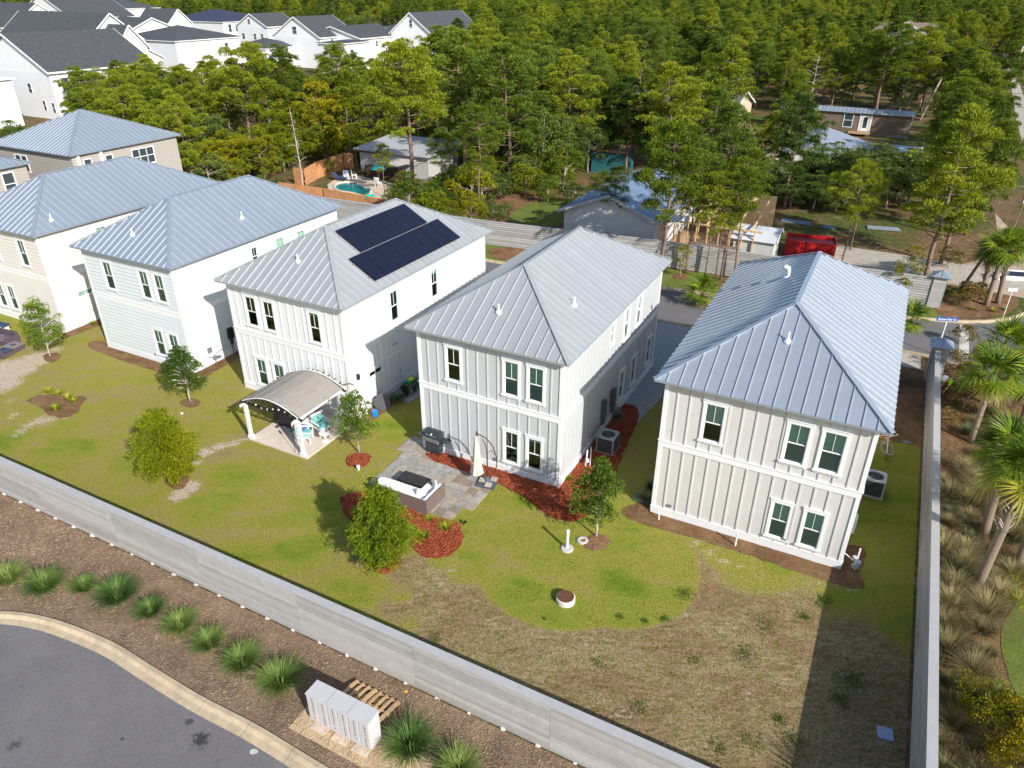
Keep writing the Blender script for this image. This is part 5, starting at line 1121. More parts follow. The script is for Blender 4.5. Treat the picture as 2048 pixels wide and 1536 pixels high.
# --- spiky and grassy plants
def blades(n,h,r0,spread,wd,rg,seg=3,droop=.6,col=None):
    """arching grass blades: ribbons"""
    V=[];F=[];o=0
    a=rg.uniform(0,6.283,n); lean=rg.uniform(.08,1,n)**.8*spread; hh=h*rg.uniform(.55,1.1,n)
    for i in range(n):
        d=np.array([math.cos(a[i]),math.sin(a[i]),0]); s=np.array([-d[1],d[0],0]); b=d*rg.uniform(0,r0); 
        for k in range(seg+1):
            t=k/seg; p=b+d*lean[i]*hh[i]*(t*.75+t*t*.45)+np.array([0,0,hh[i]*(t-droop*lean[i]*t*t*.75)]); w=wd*(1-t)**.7*.5+.0015
            V+= [p-s*w,p+s*w]
        for k in range(seg): F.append((o+2*k,o+2*k+1,o+2*k+3,o+2*k+2))
        o+=2*(seg+1)
    return np.array(V),np.array(F)
LIR=leafmat('border_grass',((.05,.11,.035),(.14,.25,.055),(.38,.44,.12)),.35); MUH=leafmat('muhly_grass',((.10,.095,.04),(.24,.21,.09),(.46,.38,.20)),.25); BGR=leafmat('blue_green_grass',((.07,.10,.05),(.15,.20,.09),(.30,.32,.16)),.2)
lir=[npmesh('border_grass',*blades(950,.66,.20,.95,.013,np.random.default_rng(40+i),4,.75),LIR) for i in range(3)]
for i,(u,v,s,l) in enumerate([(18,1165,1.15,'clump of green border grass at the left edge of the straw bank'),(92,1180,1.25,'second grass clump from the left on the straw bank'),(170,1180,.85,'small grass clump between two bigger ones on the straw bank'),(237,1200,1.35,'large bright grass clump, fourth from the left on the bank'),(303,1228,.95,'smaller grass clump just above the kerb bend'),(362,1258,1.05,'yellow edged grass clump, sixth along the kerb'),(420,1293,1.0,'bluish grass clump, seventh along the kerb'),(487,1332,1.15,'yellow green grass clump, eighth along the kerb'),(562,1370,1.25,'big green grass clump left of the mailboxes'),(820,1500,1.35,'big green grass clump right of the mailboxes'),(918,1548,1.1,'grass clump cut by the bottom edge below the fence')]):
    p=G(u,v); o=tag(put('border_grass',lir[i%3],None,(p.x,p.y,.04),i*1.3),l,'grass clump','border grass clumps along the kerb'); o.scale=(s*.98,s*.98,s*.9)
muh=[npmesh('muhly_grass',*blades(750,.75,.12,.95,.008,np.random.default_rng(60+i),4,.8),MUH if i<3 else BGR) for i in range(4)]
rg=random.Random(5); pts=[]
def far_enough(p,d=.75): return all((p-q).length>d for q in pts)
for tr in range(4000):
    b_=rg.uniform(12.2,38); 
    wmax=float(np.interp(b_,[12,16,19,22,25,30,36,40],[8.1,7.8,6.6,6.1,7.3,8.3,8.9,8.3])); a=rg.uniform(4.5,wmax-.3); p=AB(a,b_)
    if (p-G(1990,1475)).length<1.0: continue
    if b_>31 and a<5.6: continue
    if far_enough(p,.72 if b_<31 else 1.1): pts.append(p)
words=['tan','olive','wispy','dense','low','tall','broad','dry','faded','tousled']
pts=sorted(pts,key=lambda p:toab(p)[1])[:125]
for i,p in enumerate(pts):
    a,b_=toab(p); k=3 if rg.random()<.12 else rg.randint(0,2); s=rg.uniform(.65,1.45)
    lk='hard against the side fence' if a<5.2 else 'in the middle of the mulch bed' if a<6.4 else 'at the outer side of the mulch bed'
    lz='in the bottom right corner' if b_<14 else 'near the golden shrub' if b_<16 else 'below the leaning palm trunks' if b_<18.5 else 'beside the boot covered palm trunk' if b_<21 else 'left of the low palm fronds' if b_<24 else 'below the slim palm trunk' if b_<27.5 else 'beside the slim palm trunk' if b_<30.5 else 'near the gardener'
    bl_='bluish green' if k==3 else 'big wispy tan' if s>1.2 else 'wispy tan' if s>.9 else 'small wispy tan'
    o=tag(put('muhly_grass',muh[k],None,(p.x,p.y,.02),rg.uniform(0,6)),'%s grass clump %s, %s'%(bl_,lk,lz),'grass clump','wispy tan grass clumps right of the side fence' if k<3 else 'bluish grass clumps right of the side fence'); o.scale=(s,s,s)
# small strappy plants
LILY=leafmat('daylily_leaves',((.12,.17,.01),(.32,.38,.02),(.55,.52,.05)),.35); lil=[npmesh('daylily',*blades(80,.36,.07,1.0,.035,np.random.default_rng(80+i),3,.6),LILY) for i in range(2)]
for i,(u,v,s,l,c) in enumerate([(893,1062,1.15,'yellow green strappy plant, larger one at the right of the red mulch bed','y'),(848,1080,1.0,'yellow green strappy plant at the left of the red mulch bed','y'),(858,1043,.8,'darker small strappy plant against the patio edge','y'),
   (100,787,1.1,'yellow green strappy plant at the top of the bare mulch oval','y'),(118,792,.9,'second strappy plant at the top of the bare mulch oval','y'),(137,800,1.0,'strappy plant at the right of the bare mulch oval','y'),(150,806,.9,'rightmost strappy plant of the bare mulch oval','y'),(113,822,1.1,'lowest strappy plant of the bare mulch oval','y'),
   (1138,962,.8,'thin pale strappy plant in red mulch at the light grey house corner','y'),(190,650,1.0,'small bright plant at the foot of the ivory house wall','y'),(776,808,1.3,'bright green strappy plant beside the leaning round table','g'),(788,806,1.5,'dark green grassy plant by the side door','g'),(800,800,1.0,'small dark grassy plant next to the stone shelf path','g'),(1233,838,1.2,'low dark leafy plant in red mulch behind the air conditioner','g'),(1290,1003,1.2,'blue green spiky plant inside the hose coil','g'),(1300,978,1.0,'green weedy plant behind the hose coil','g')]):
    p=G(u,v); o=tag(put('strappy_plant',lil[i%2] if c=='y' else muh[3],None,(p.x,p.y,.05),i*1.1),l,'plant'); o.scale=(s*(1 if c=='y' else .5),)*3
# weeds in the rough lot as dark green patches (nobody could count them)
WEED=leafmat('weed_leaves',((.04,.07,.012),(.09,.15,.02),(.17,.24,.03)),.2)
L=[]; r2=np.random.default_rng(3)
for (u,v,r,n) in [(1370,1190,.30,260),(1530,1250,.34,240),(1490,1310,.36,300),(1280,1415,.28,160),(1650,1200,.2,220),(1610,1235,.16,160),(1700,1360,.5,600),(1680,1400,.3,300),(1240,1235,.10,90),(1330,1240,.12,120),(1290,1245,.1,80),(1560,1440,.2,200),(1590,1480,.25,200),(1640,1210,.2,120),(1440,1500,.3,200),(870,1280,.2,120),(1500,1480,.35,220),(1390,1320,.2,90),(1200,1330,.25,120),(1090,1240,.05,30)]:
    g=G(u,v); c=np.stack([g.x+r2.normal(0,r*.6,n),g.y+r2.normal(0,r*.6,n),r2.uniform(.01,.07,n)],1); L.append(leaves(c,np.tile([0,0,1.],(n,1)),.05,.03,r2,1.0))
V,F=join(L); stuff(put('weeds',npmesh('weeds',V,F,WEED)),'low green weed patches scattered over the dry lot','weeds')
# short grass blades raised over lawn and rough ground
GRB=leafmat('lawn_blades',((.10,.09,.02),(.20,.20,.028),(.30,.30,.05)),.3,.7)
n=60000; a=r2.uniform(-32,3.8,n); b_=r2.uniform(11.95,22.5,n); 
x=a*EX.x+b_*EY.x; y=a*EX.y+b_*EY.y
ia=np.clip(((a-A0)/st).astype(int),0,len(ga)-1); ib=np.clip(((b_-B0)/st).astype(int),0,len(gb)-1); sa=sand[ib,ia]; ro=rough[ib,ia]
keep=(sa<.3)&(r2.uniform(0,1,n)<np.where(ro>.5,.8,.45)); x=x[keep];y=y[keep];ro=ro[keep]
# not on patios
ka=x*EX.x+y*EX.y; kb=x*EY.x+y*EY.y; ok=~((ka>-17.2)&(ka<-12)&(kb>18.2)); x,y,ro=x[ok],y[ok],ro[ok]
def bl(x,y,mt,name,lab,l,w): 
    c=np.stack([x,y,np.zeros(len(x))],1); V,F=leaves(c,np.tile([0,0,1.],(len(x),1)),l,w,r2,.55); stuff(put(name,npmesh(name,V,F,mt)),lab,'grass')
bl(x[ro<.5],y[ro<.5],GRB,'grass','short blades standing up from the mown yellow green lawns',.06,.02)
DRYG=leafmat('dry_grass_blades',((.06,.06,.02),(.17,.13,.06),(.30,.22,.12)),.2,.8)
bl(x[ro>=.5],y[ro>=.5],DRYG,'dry_grass','dry brown tufts on the rough lot','grass' and .08,.022)
# --- palms
def fan(rg,seed,n=26,L=.95,fold=.35):
    """one fan frond: petiole then radiating, drooping leaflets"""
    V=[];F=[]; rg=np.random.default_rng(seed)
    pl=.75
    def strip(pts,ws):
        o=len(V)
        for i,(p,w) in enumerate(zip(pts,ws)):
            d=pts[min(i+1,len(pts)-1)]-pts[max(i-1,0)]; s=np.cross(d,[0,0,1.]); s/=np.linalg.norm(s)+1e-9
            V.extend([p-s*w,p+s*w])
        for i in range(len(pts)-1): F.append((o+2*i,o+2*i+1,o+2*i+3,o+2*i+2))
    pet=[np.array([t*pl,0,.10*math.sin(t*2)]) for t in (0,.33,.66,1)]; strip(pet,[.022,.018,.015,.012]); tip=pet[-1]
    for i in range(n):
        a=(i/(n-1)-.5)*R_(215)+rg.normal(0,.03); ll=L*(1-.35*abs(i/(n-1)-.5)*1.2)*rg.uniform(.85,1.1); dr=rg.uniform(.2,.5)
        base_=tip+np.array([-.12*abs(math.sin(a)),0,0]); dx=np.array([math.cos(a),math.sin(a),0])
        pts=[base_+dx*ll*t+np.array([0,0,fold*.35*abs(math.sin(a))*t-dr*ll*t**2.4]) for t in (0,.35,.7,1)]
        strip(pts,[.012,.026,.018,.003])
    return np.array(V),np.array(F)
PALM=leafmat('palm_leaves',((.040,.085,.008),(.13,.22,.014),(.34,.40,.04)),.35,.4); PALMY=leafmat('yellow_palm_leaves',((.12,.13,.01),(.30,.29,.03),(.46,.40,.06)),.3,.45); DRYP=leafmat('dry_palm_leaves',((.16,.11,.06),(.30,.22,.14),(.42,.33,.23)),.1,.8)
fr_=[npmesh('frond',*fan(None,100+i),PALM) for i in range(4)]+[npmesh('frond',*fan(None,110,fold=.6),PALMY)]; frd=npmesh('dry_frond',*fan(None,120,18,.7),DRYP)
PTR=mat('palm_trunk',(.26,.20,.145),.95,var=.35,scale=9,bmp=.9,stretch=(2,2,9)); BOOTM=mat('palm_boots',(.42,.36,.32),.9,var=.3,scale=7,bmp=.5)
def headpt(b,u,v):
    best=None
    for k in range(200):
        z=.2+k*.04; q=G(u,v,z); e=abs(q.y-b.y)
        if best is None or e<best[0]: best=(e,q)
    return best[1]
def palm(label,px,head,seed,nf=22,s=1.0,boots=0,tr=.17,name='palm_tree',cat='palm tree',grp='cabbage palms'):
    b=G(*px); hp_=headpt(b,*head); t=thing(name,label,cat,(b.x,b.y,0),0,grp); top=hp_-b; rg=random.Random(seed)
    path=[top*f+Vector((0,0,0))+Vector((.06*math.sin(3*f),.05*math.sin(2*f),0)) for f in (0,.2,.4,.6,.8,1)]; path[-1]=top
    MB().tube(path,[tr*1.25,tr*1.05,tr,tr,tr,tr*1.1],12).build('trunk',PTR,t,smooth=True)
    if boots:
        m=MB(); H=top.z
        for k in range(int(26*boots*H/2)):
            f=1-boots*rg.random(); a=k*2.4; p=top*f; o=Vector((math.cos(a),math.sin(a),0)); 
            w=Vector((-o.y,o.x,0))*.07
            m.slab([p+o*tr*.8-w+Vector((0,0,-.10)),p+o*tr*.8+w+Vector((0,0,-.10)),p+o*(tr+.17)+w*.4+Vector((0,0,.18)),p+o*(tr+.17)-w*.4+Vector((0,0,.18))],o*-.03)
        m.build('leaf_boots',BOOTM,t)
    for k in range(nf):
        az=k*2.399+rg.uniform(-.25,.25); f=k/(nf-1); el=R_(78-118*f+rg.uniform(-8,8)); me=fr_[4] if (k>nf*.8 and rg.random()<.6) else fr_[rg.randint(0,3)]
        o=put('frond',me,t,tuple(top+Vector((0,0,.05)))); o.rotation_euler=(rg.uniform(-.4,.4),-el,az); sc_=s*rg.uniform(.8,1.1); o.scale=(sc_,)*3
    for k in range(3):
        o=put('dry_frond',frd,t,tuple(top+Vector((0,0,-.1)))); o.rotation_euler=(0,R_(65),rg.uniform(0,6.28)); o.scale=(s*.9,)*3
    return t
palm('cabbage palm with slim bare trunk near the gardener',(1940,885),(1985,752),1,24,1.05,tr=.12)
palm('cabbage palm with trunk shedding grey boots, front of the side bed',(1950,1180),(2052,950),2,24,1.1,.45,.15)
palm('tall cabbage palm at the right edge behind the street sign',(1990,815),(2008,690),3,24,1.05,tr=.13)
palm('cabbage palm with thick bare trunk leaning out at the right edge',(1965,1075),(2012,905),4,22,1.05,.3,.15)
palm('cabbage palm cut by the right edge of the picture',(2030,1140),(2105,960),5,22,1.05,.5,.16)
palm('cabbage palm high on the right edge above the road',(2040,860),(2062,775),6,20,1.0,tr=.14)
palm('left palm of three clumped across the street',(1961,592),(1985,505),7,20,1.0,.7,.15,grp='three palms across the street'); palm('middle palm of three clumped across the street',(1971,612),(2008,500),8,22,1.1,.5,.16,grp='three palms across the street'); palm('right palm of three clumped across the street',(1994,609),(2020,497),9,20,1.0,.6,.15,grp='three palms across the street')
palm('low green fan palm at the kerb between the grey and cream houses',(1402,612),(1405,588),10,20,1.0,tr=.12); palm('low palm with dry flower stalks behind the cream house roof',(1822,655),(1824,640),11,18,.9,tr=.12)
palm('pale silvery palm behind the pool hut',(905,300),(912,268),12,20,1.3,tr=.14); palm('fan palm at the corner of the taupe house',(340,345),(345,322),13,20,1.2,tr=.14)
for i,(u,v,s) in enumerate([(2030,1175,.9),(2035,1215,1.0),(2010,1140,.6),(2025,1190,.7),(1945,622,.5),(1985,625,.6),(2010,622,.5)]):
    p=G(u,v); o=tag(put('agave',lil[i%2],None,(p.x,p.y,.05),i),'pale green spiky agave '+['at the right edge below the palms','lowest at the right edge','under the leaning palm trunk','between two palms at the right edge','left of the palms across the street','in front of the palms across the street','right of the palms across the street'][i],'plant'); o.scale=(s*1.6,)*3
b_=AB(6.5,11.7)+Vector((.7,-1.0,0)); t=thing('palm_tree','cabbage palm just outside the bottom right corner','palm tree',(b_.x,b_.y,0),0,'cabbage palms'); MB().tube([(0,0,0),(0,0,3.0)],.14,10).build('trunk',PTR,t)
for k in range(20):
    o=put('frond',fr_[k%4],t,(0,0,3.05)); o.rotation_euler=(0,R_(-70+100*k/19),k*2.399)
# loose litter on the beds (nobody could count it)
def litter(name,lab,fn,n,z,mt,l,w,up=.15):
    P_=fn(n); c=np.stack([P_[:,0],P_[:,1],z+r2.uniform(0,.03,len(P_))],1); d=r2.normal(0,1,(len(P_),3)); d[:,2]=up; V,F=leaves(c,d,l,w,r2,.1,.05); stuff(put(name,npmesh(name,V,F,mt)),lab,'litter')
def in_ab(a0,a1,b0,b1,test=None):
    def f(n):
        a=r2.uniform(a0,a1,n); b=r2.uniform(b0,b1,n); P_=np.stack([a*EX.x+b*EY.x,a*EX.y+b*EY.y],1)
        if test is not None: P_=P_[test(a,b,P_)]
        return P_
    return f
KX=np.array([[p.x,p.y] for p in kp])
def off_kerb(a,b,P_): yy=np.interp(P_[:,0],KX[:,0],KX[:,1]); return P_[:,1]>yy+.12
STRW=leafmat('straw_needles',((.12,.08,.05),(.30,.20,.12),(.55,.42,.28)),.05,.9); litter('pine_straw','loose pine straw needles on the bank below the fence',in_ab(-31,4,8,11.6,off_kerb),42000,.045,STRW,.11,.012)
BRL=leafmat('brown_litter',((.09,.045,.02),(.26,.15,.07),(.50,.36,.20)),.05,.9); litter('leaf_litter','brown straw and leaf litter in the palm bed',in_ab(4.4,8.0,12,40,lambda a,b,P_: a<np.interp(b,[12,16,19,22,25,30,36,40],[8.1,7.8,6.6,6.1,7.3,8.3,8.9,8.3])),26000,.03,BRL,.10,.016)
litter('dry_grass','thin dry grass growing between the clumps of the palm bed',in_ab(4.4,7.6,12,34,lambda a,b,P_: (a<np.interp(b,[12,16,19,22,25,30,36],[8.1,7.8,6.6,6.1,7.3,8.3,8.9]))&(np.sin(a*3.1+b*1.7)+np.sin(b*2.3-a)>.1)),26000,.02,MUH,.28,.010,1.6)
REDC=leafmat('red_chips',((.12,.018,.010),(.32,.07,.03),(.52,.16,.08)),.02,.9)
def in_polys(polys):
    def f(n):
        out=[]
        for pl in polys:
            X_=np.array([p.x for p in pl]);Y_=np.array([p.y for p in pl]); ar=(X_.max()-X_.min())*(Y_.max()-Y_.min()); k=int(n*ar); x=r2.uniform(X_.min(),X_.max(),k); y=r2.uniform(Y_.min(),Y_.max(),k); ins=np.zeros(k,bool)
            for i in range(len(pl)):
                j=i-1; c=((Y_[i]>y)!=(Y_[j]>y))&(x<(X_[j]-X_[i])*(y-Y_[i])/(Y_[j]-Y_[i]+1e-12)+X_[i]); ins^=c
            out.append(np.stack([x[ins],y[ins]],1))
        return np.concatenate(out)
    return f
litter('mulch_chips','loose shredded red mulch chips on the red beds',in_polys([[AB(-15.6,21.9),AB(-15.2,22.8),AB(-9.4,22.8),AB(-9.3,23.4),AB(-7.9,23.0),AB(-7.95,21.2),AB(-9.0,20.8),AB(-10.4,21.4),AB(-12,21.75)],[AB(-9.6,22.6),AB(-9.6,30.0),AB(-8.5,29.9),AB(-8.0,26),AB(-7.6,23.0),AB(-8.4,22.0)],[G(*p) for p in mp_red],[G(*p) for p in [(742,1130),(755,1115),(790,1105),(802,1115),(800,1135),(775,1146),(752,1142)]],[G(*p) for p in [(693,925),(700,913),(720,908),(738,911),(742,924),(725,935),(705,935)]]]),700,.085,REDC,.075,.020,.3)
# shrubs in the palm beds
SHR=leafmat('rusty_shrub_leaves',((.06,.05,.012),(.14,.12,.02),(.27,.17,.04)),.2); shr=[broad(130+i,1.3,.75,.05,26,70,SHR,.09,.05,.02,branchy=10,shape=.3,clr=(.15,.32)) for i in range(2)]
YSH=leafmat('golden_shrub_leaves',((.05,.08,.004),(.19,.20,.004),(.34,.25,.006)),.3); ysh=broad(140,1.7,1.5,.0,70,110,YSH,.08,.05,.03,branchy=10,shape=.2,clr=(.25,.42))
for i,(u,v,s,k) in enumerate([(1915,745,1,0),(1935,770,.9,1),(1905,800,.8,1),(1925,820,.9,0),(1945,795,.8,0),(1920,690,.9,1),(1895,850,.7,0),(1960,730,.8,1),(1925,600,1,0),(1940,610,1,1),(1915,612,.8,0),(1950,600,.9,1),(1895,535,1.2,0),(1480,575,.6,0)]):
    tree_thing('shrub','%s rusty green shrub %s'%(['tall','low','dense','airy','small','leggy','ragged','dwarf','tall','low','dense','airy','tall','small'][i],'in the bed beside the gardener' if i<8 else 'in the island bed across the street' if i<12 else 'beside the back fence pines'),'shrub',G(u,v),shr[k],s,i,'rusty shrubs in the palm beds')
tree_thing('shrub','big golden green shrub in the lower right corner beside the side fence','shrub',G(1990,1475),ysh,.8); tree_thing('shrub','golden shrub cut by the bottom right corner','shrub',G(2050,1540),ysh,.9,2.0)
# ------------------------------------------------------------------ pines and woodland
P1=[pine(200+i,h=10,cr=[2.2,2.6,2.0,2.4,2.8][i],crown0=[.34,.44,.30,.25,.38][i],nb=[34,32,36,38,34][i]) for i in range(5)]
P2=[pine(210+i,h=10,cr=[2.3,2.7][i],crown0=.28,nb=36,mt=PINE2) for i in range(2)]
P3=[pine(220+i,h=10,cr=[1.9,2.3][i],crown0=[.46,.50][i],nb=24,trunkr=.10,dens=260,ln=.16,wd=.04) for i in range(2)]   # slim street pines
OK=[broad(230+i,7,2.8,.12,85,200,OAK,.13,.09,shape=.4) for i in range(2)]; VN=[broad(240+i,8,2.5,.0,85,190,VINE,.15,.11,shape=.5,clr=(.35,.75)) for i in range(2)]
def dead_tree(seed,h,cr,n=16):
    rg=np.random.default_rng(seed); tp=trunk_path(h,rg,.03); m=MB(); m.tube(tp,[.11*(1-.85*i/7) for i in range(8)],6)
    for i in range(n):
        z=h*(.3+.68*i/n); p0=at_path(tp,z); a=i*2.4; R=cr*(1-.6*i/n)*rg.uniform(.5,1.1); e=p0+Vector((math.cos(a)*R,math.sin(a)*R,R*rg.uniform(-.1,.6))); md=p0.lerp(e,.5)+Vector((0,0,.1*R)); m.tube([p0,md,e],[.035,.02,.006],4,False)
        for j in range(3): q=md.lerp(e,j/3); m.tube([q,q+Vector(rg.normal(0,.3*R*.6,3))],[.012,.004],3,False)
    return m.mesh('dead_tree',DEADW,True)
DT=[dead_tree(250,10,1.6),dead_tree(251,9,2.4,26)]
def px_tree(label,px,vtop,kind,cat='tree',name='pine_tree',grp='pines behind the houses',wide=1.0,rz=None):
    g=G(*px); h=zat(g,vtop); base_h={'p':10,'q':10,'s':10,'o':7,'v':8,'d':10}[kind[0]]; k=int(kind[1]); me={'p':P1,'q':P2,'s':P3,'o':OK,'v':VN}[kind[0]][k] if kind[0]!='d' else None
    s=h/base_h; rz=rz if rz is not None else (px[0]*.37)%6.28
    if me is None: t=tag(put(name,DT[k],None,(g.x,g.y,0),rz),label,cat,grp); t.scale=(s,s,s); return t
    t=tree_thing(name,label,cat,g,me,s*wide,rz,grp,s); return t
S_='slim pine trees along the back street fence'
for px,vt,k,l in (((1371,547),320,'s1','slim pine with leaning trunk left of the yellow sapling by the back fence'),((1320,560),250,'p1','broad pine with reddish trunk standing at the corner of the blue roofed wall'),((1223,500),335,'s0','narrow dark trunked pine before the blue roofed house'),((1201,470),345,'s1','short pine leaning over the blue roofed house wall'),
    ((1409,561),345,'s0','thin dark trunk, second of the pines by the back fence'),((1430,559),380,'s0','thinnest pine trunk by the back fence'),((1441,562),325,'s1','pine with slanting trunk by the back fence'),((1466,560),300,'s1','bushy topped pine nearest the cream house roof'),
    ((1676,560),330,'s1','small dark trunked pine standing behind the cream house roof'),((1839,592),240,'p0','tall shaggy pine beside the metal capped pillar across the street'),((1880,528),225,'p3','leaning tall pine right behind the metal capped pillar'),((1879,468),215,'p2','grey trunked tall pine behind the capped pillar'),((1700,500),330,'s0','pine rising over the driveway'),
    ((1930,470),250,'p4','wide pine over the sandy lot at the right'),((1985,440),330,'s0','small pine beside the sandy track'),((1905,335),120,'p2','broad pine right of the mobile home'),((1955,300),95,'p3','tall pine beside the footpath'),((1870,372),190,'p1','pine between the leaning pair and the mobile home'),((1945,395),200,'p0','leafy pine above the sandy lot')):
    px_tree(l,px,vt,k,grp=S_)
b=G(1910,590); t=thing('bent_tree','dark bare trunk bending right towards the palms','tree',(b.x,b.y,0)); MB().tube([(0,0,0),(.5,0,1.0),(1.0,.1,2.2),(1.5,.2,3.1),(2.3,.3,3.6),(3.2,.4,3.9)],[.11,.10,.09,.08,.07,.04],8).build('trunk',BARK,t,smooth=True); put('crown',P3[0][0],t,(2.6,.3,.3)).scale=(.7,.7,.42)
g=G(1360,554); tree_thing('sapling','yellowish sapling on a ring of mulch by the back fence','tree',g,broad(260,zat(g,484),.50,.15,26,60,YSH,.10,.05,.03,clr=(.15,.3)),1,0,'yellow saplings on the street verge'); g=G(1800,602); tree_thing('sapling','yellow green sapling behind the corner of the cream house','tree',g,broad(261,zat(g,488),.85,.2,36,70,YSH,.10,.06,.04,clr=(.15,.35)),1,0,'yellow saplings on the street verge')
g=G(665,440); tree_thing('sapling','thin yellowish sapling at the rear corner of the ice blue house','tree',g,broad(262,zat(g,405),.5,.1,24,60,YSH,.10,.05,.03,clr=(.15,.3)),1,0,'yellow saplings on the street verge')
for px,vt,k,l in (((770,395),290,'s0','slim pine beside the turquoise pool'),((828,392),95,'p1','tall pine with bare pinkish trunk and wide crown above the pool'),((888,410),265,'s1','pine with pale bare branches right of the pool'),((960,440),215,'s0','tall thin trunked pine at the clearing edge'),((610,400),215,'d0','leafless grey pine snag left of the pool'),
    ((1020,372),100,'q1','large dark pine left of the clearing'),((930,350),70,'q0','dark crowned pine behind the pool hut'),((1455,300),100,'d1','bare grey leafless tree in front of the dark wood'),((1240,300),150,'d0','thin leafless trunk above the teal shed')):
    px_tree(l,px,vt,k,wide=1.15 if k[0] in 'pq' else 1)
for px,vt,k,l in (((660,350),315,'v0','low yellow green bush beside the pool deck'),((905,470),400,'v1','bright bush at the back fence behind the solar roof'),((945,465),385,'v0','yellow leafed bush right of the pine trunks'),((985,455),400,'o0','dull green bush at the clearing edge'),((1010,440),405,'o1','grey green bush left of the clearing'),
    ((1085,360),200,'o0','rounded grey green oak over the clearing'),((1130,350),230,'o1','grey green oak next to the clearing'),((1175,345),225,'o0','grey oak in front of the teal shed'),((1050,330),190,'v1','yellow tinged tree behind the oaks'),((570,345),250,'v0','vine covered yellow green tree above the pool fence'),((530,360),250,'v1','vine covered tree left of the pool fence'),((600,330),180,'v0','tall vine draped tree behind the pool fence'),((650,320),160,'v1','tall golden vine draped tree'),((700,318),170,'v0','golden green tree beside the pool hut'),
    ((440,345),260,'v1','rounded bright green tree beside the taupe house'),((480,350),270,'v0','bushy green tree behind the steel blue roofs'),((400,340),300,'o0','low dark bush behind the steel blue roof'),((520,385),350,'o1','dark bush at the pool fence corner'),((560,385),352,'o0','dark bush before the pool fence'),((730,410),385,'v1','small bush behind the ice blue house roof'),((1690,410),300,'o1','big dark oak over the construction yard'),((1640,400),300,'o0','dark rounded oak left of the driveway'),((1750,400),290,'o1','dark oak over the shaded lot'),((1600,400),320,'o1','dark oak behind the red container'),((1500,395),318,'o0','dark oak left of the low white house'),((1545,400),345,'o1','low dark oak in front of the low white house'),((1580,415),350,'o0','low dark oak beside the blue roofing sheets'),((1625,420),345,'o1','broad low dark oak above the blue roofing sheets'),((1670,425),350,'o0','broad low dark oak above the driveway'),((1770,420),335,'o1','dark oak right of the slim driveway pine'),((1815,410),310,'o0','dark oak left of the two tall leaning pines'),((1850,420),340,'o1','low dark oak behind the two tall leaning pines'),((1660,395),285,'o0','tallest dark oak in the middle of the shaded lot'),((1790,402),300,'o1','dark oak at the right of the shaded lot'),((1720,392),290,'o0','dark oak between two others over the shaded lot')):
    px_tree(l,px,vt,k,wide=1.75 if px[0]>1490 else 1.12,name='bush' if (G(*px).y<75 and vt>340) else 'woodland_tree',grp='mixed trees around the pool garden')
# the wood: every tree that shows is a thing; rest as one instanced mass
noA=[(-76,-58,36,49),(-80,-8,36,49.5),(-59,-38,50,76),(-33,-22,51,63),(-25,-3.5,51,64),(-11,12,54,70),(-20,2,90,124),(-40,-8,104,128),(-28,-14,62,74),(8,40,20,260),(-62,-40,20,49)]
houses_far=[(-134,-112,68,92),(-162,-126,90,106),(-172,-164,96,128),(-184,-150,120,146),(-157,-140,108,122),(-165,-146,124,142),(-228,-196,184,206),(-186,-166,174,192),(-148,-124,152,176),(-142,-112,160,200),(-154,-140,140,160),(-232,-206,118,150),(-118,-96,58,70),(-22,2,270,310)]
def blocked(a,b_,m=1.0): return any(x0-m<a<x1+m and y0-m<b_<y1+m for x0,x1,y0,y1 in noA) or any(x0-3<a<x1+2 and y0-7<b_<y1+2 for x0,x1,y0,y1 in houses_far)
rg=random.Random(21); cand=[]; cells={}
def try_add(x,y,d):
    c=(int(x//6),int(y//6))
    for i in (-1,0,1):
        for j in (-1,0,1):
            for q in cells.get((c[0]+i,c[1]+j),[]):
                if (q[0]-x)**2+(q[1]-y)**2<d*d: return False
    cells.setdefault(c,[]).append((x,y)); return True
for tr in range(110000):
    y=58+ (rg.random()**1.35)*720; x=rg.uniform(-.80,.84)*y
    a,b_=toab((x,y)); 
    if b_<50.5 and not(-62<a and b_>50.5): continue
    if blocked(a,b_): continue
    if y>128 and y<330 and x<-.07*y: continue
    if y>105 and x<-.50*y and y<330: continue
    if .435<x/y<.53 and 140<y<262: continue
    if .36<x/y<.42 and 190<y<285: continue
    d=(3.5 if x<-.38*y else 4.5) if y<130 else 5.0 if y<260 else 6.0
    # gaps where the photo shows open ground
    if 55<y<80 and -3<x<10: continue
    if 52<y<76 and -25<x<-3: continue
    if .38<x/y<.57 and y<120: continue
    if x<-.56*y and y<130: continue
    if y<80 and x>22 and a>-2: continue
    if try_add(x,y,d): cand.append((math.hypot(x,y),x,y))
cand.sort(); near_=cand[:215]; far_=cand[215:]
print('trees',len(cand))
LBL={'p':('pine_tree','green pine with tufted crown in the wood behind the back street'),'q':('pine_tree','dark green pine in the wood behind the back street'),'o':('oak_tree','dull grey green oak in the wood behind the back street'),'v':('vine_tree','yellow green vine draped tree in the wood behind the back street'),'d':('dead_tree','bare grey leafless tree in the wood behind the back street')}
recs=[]
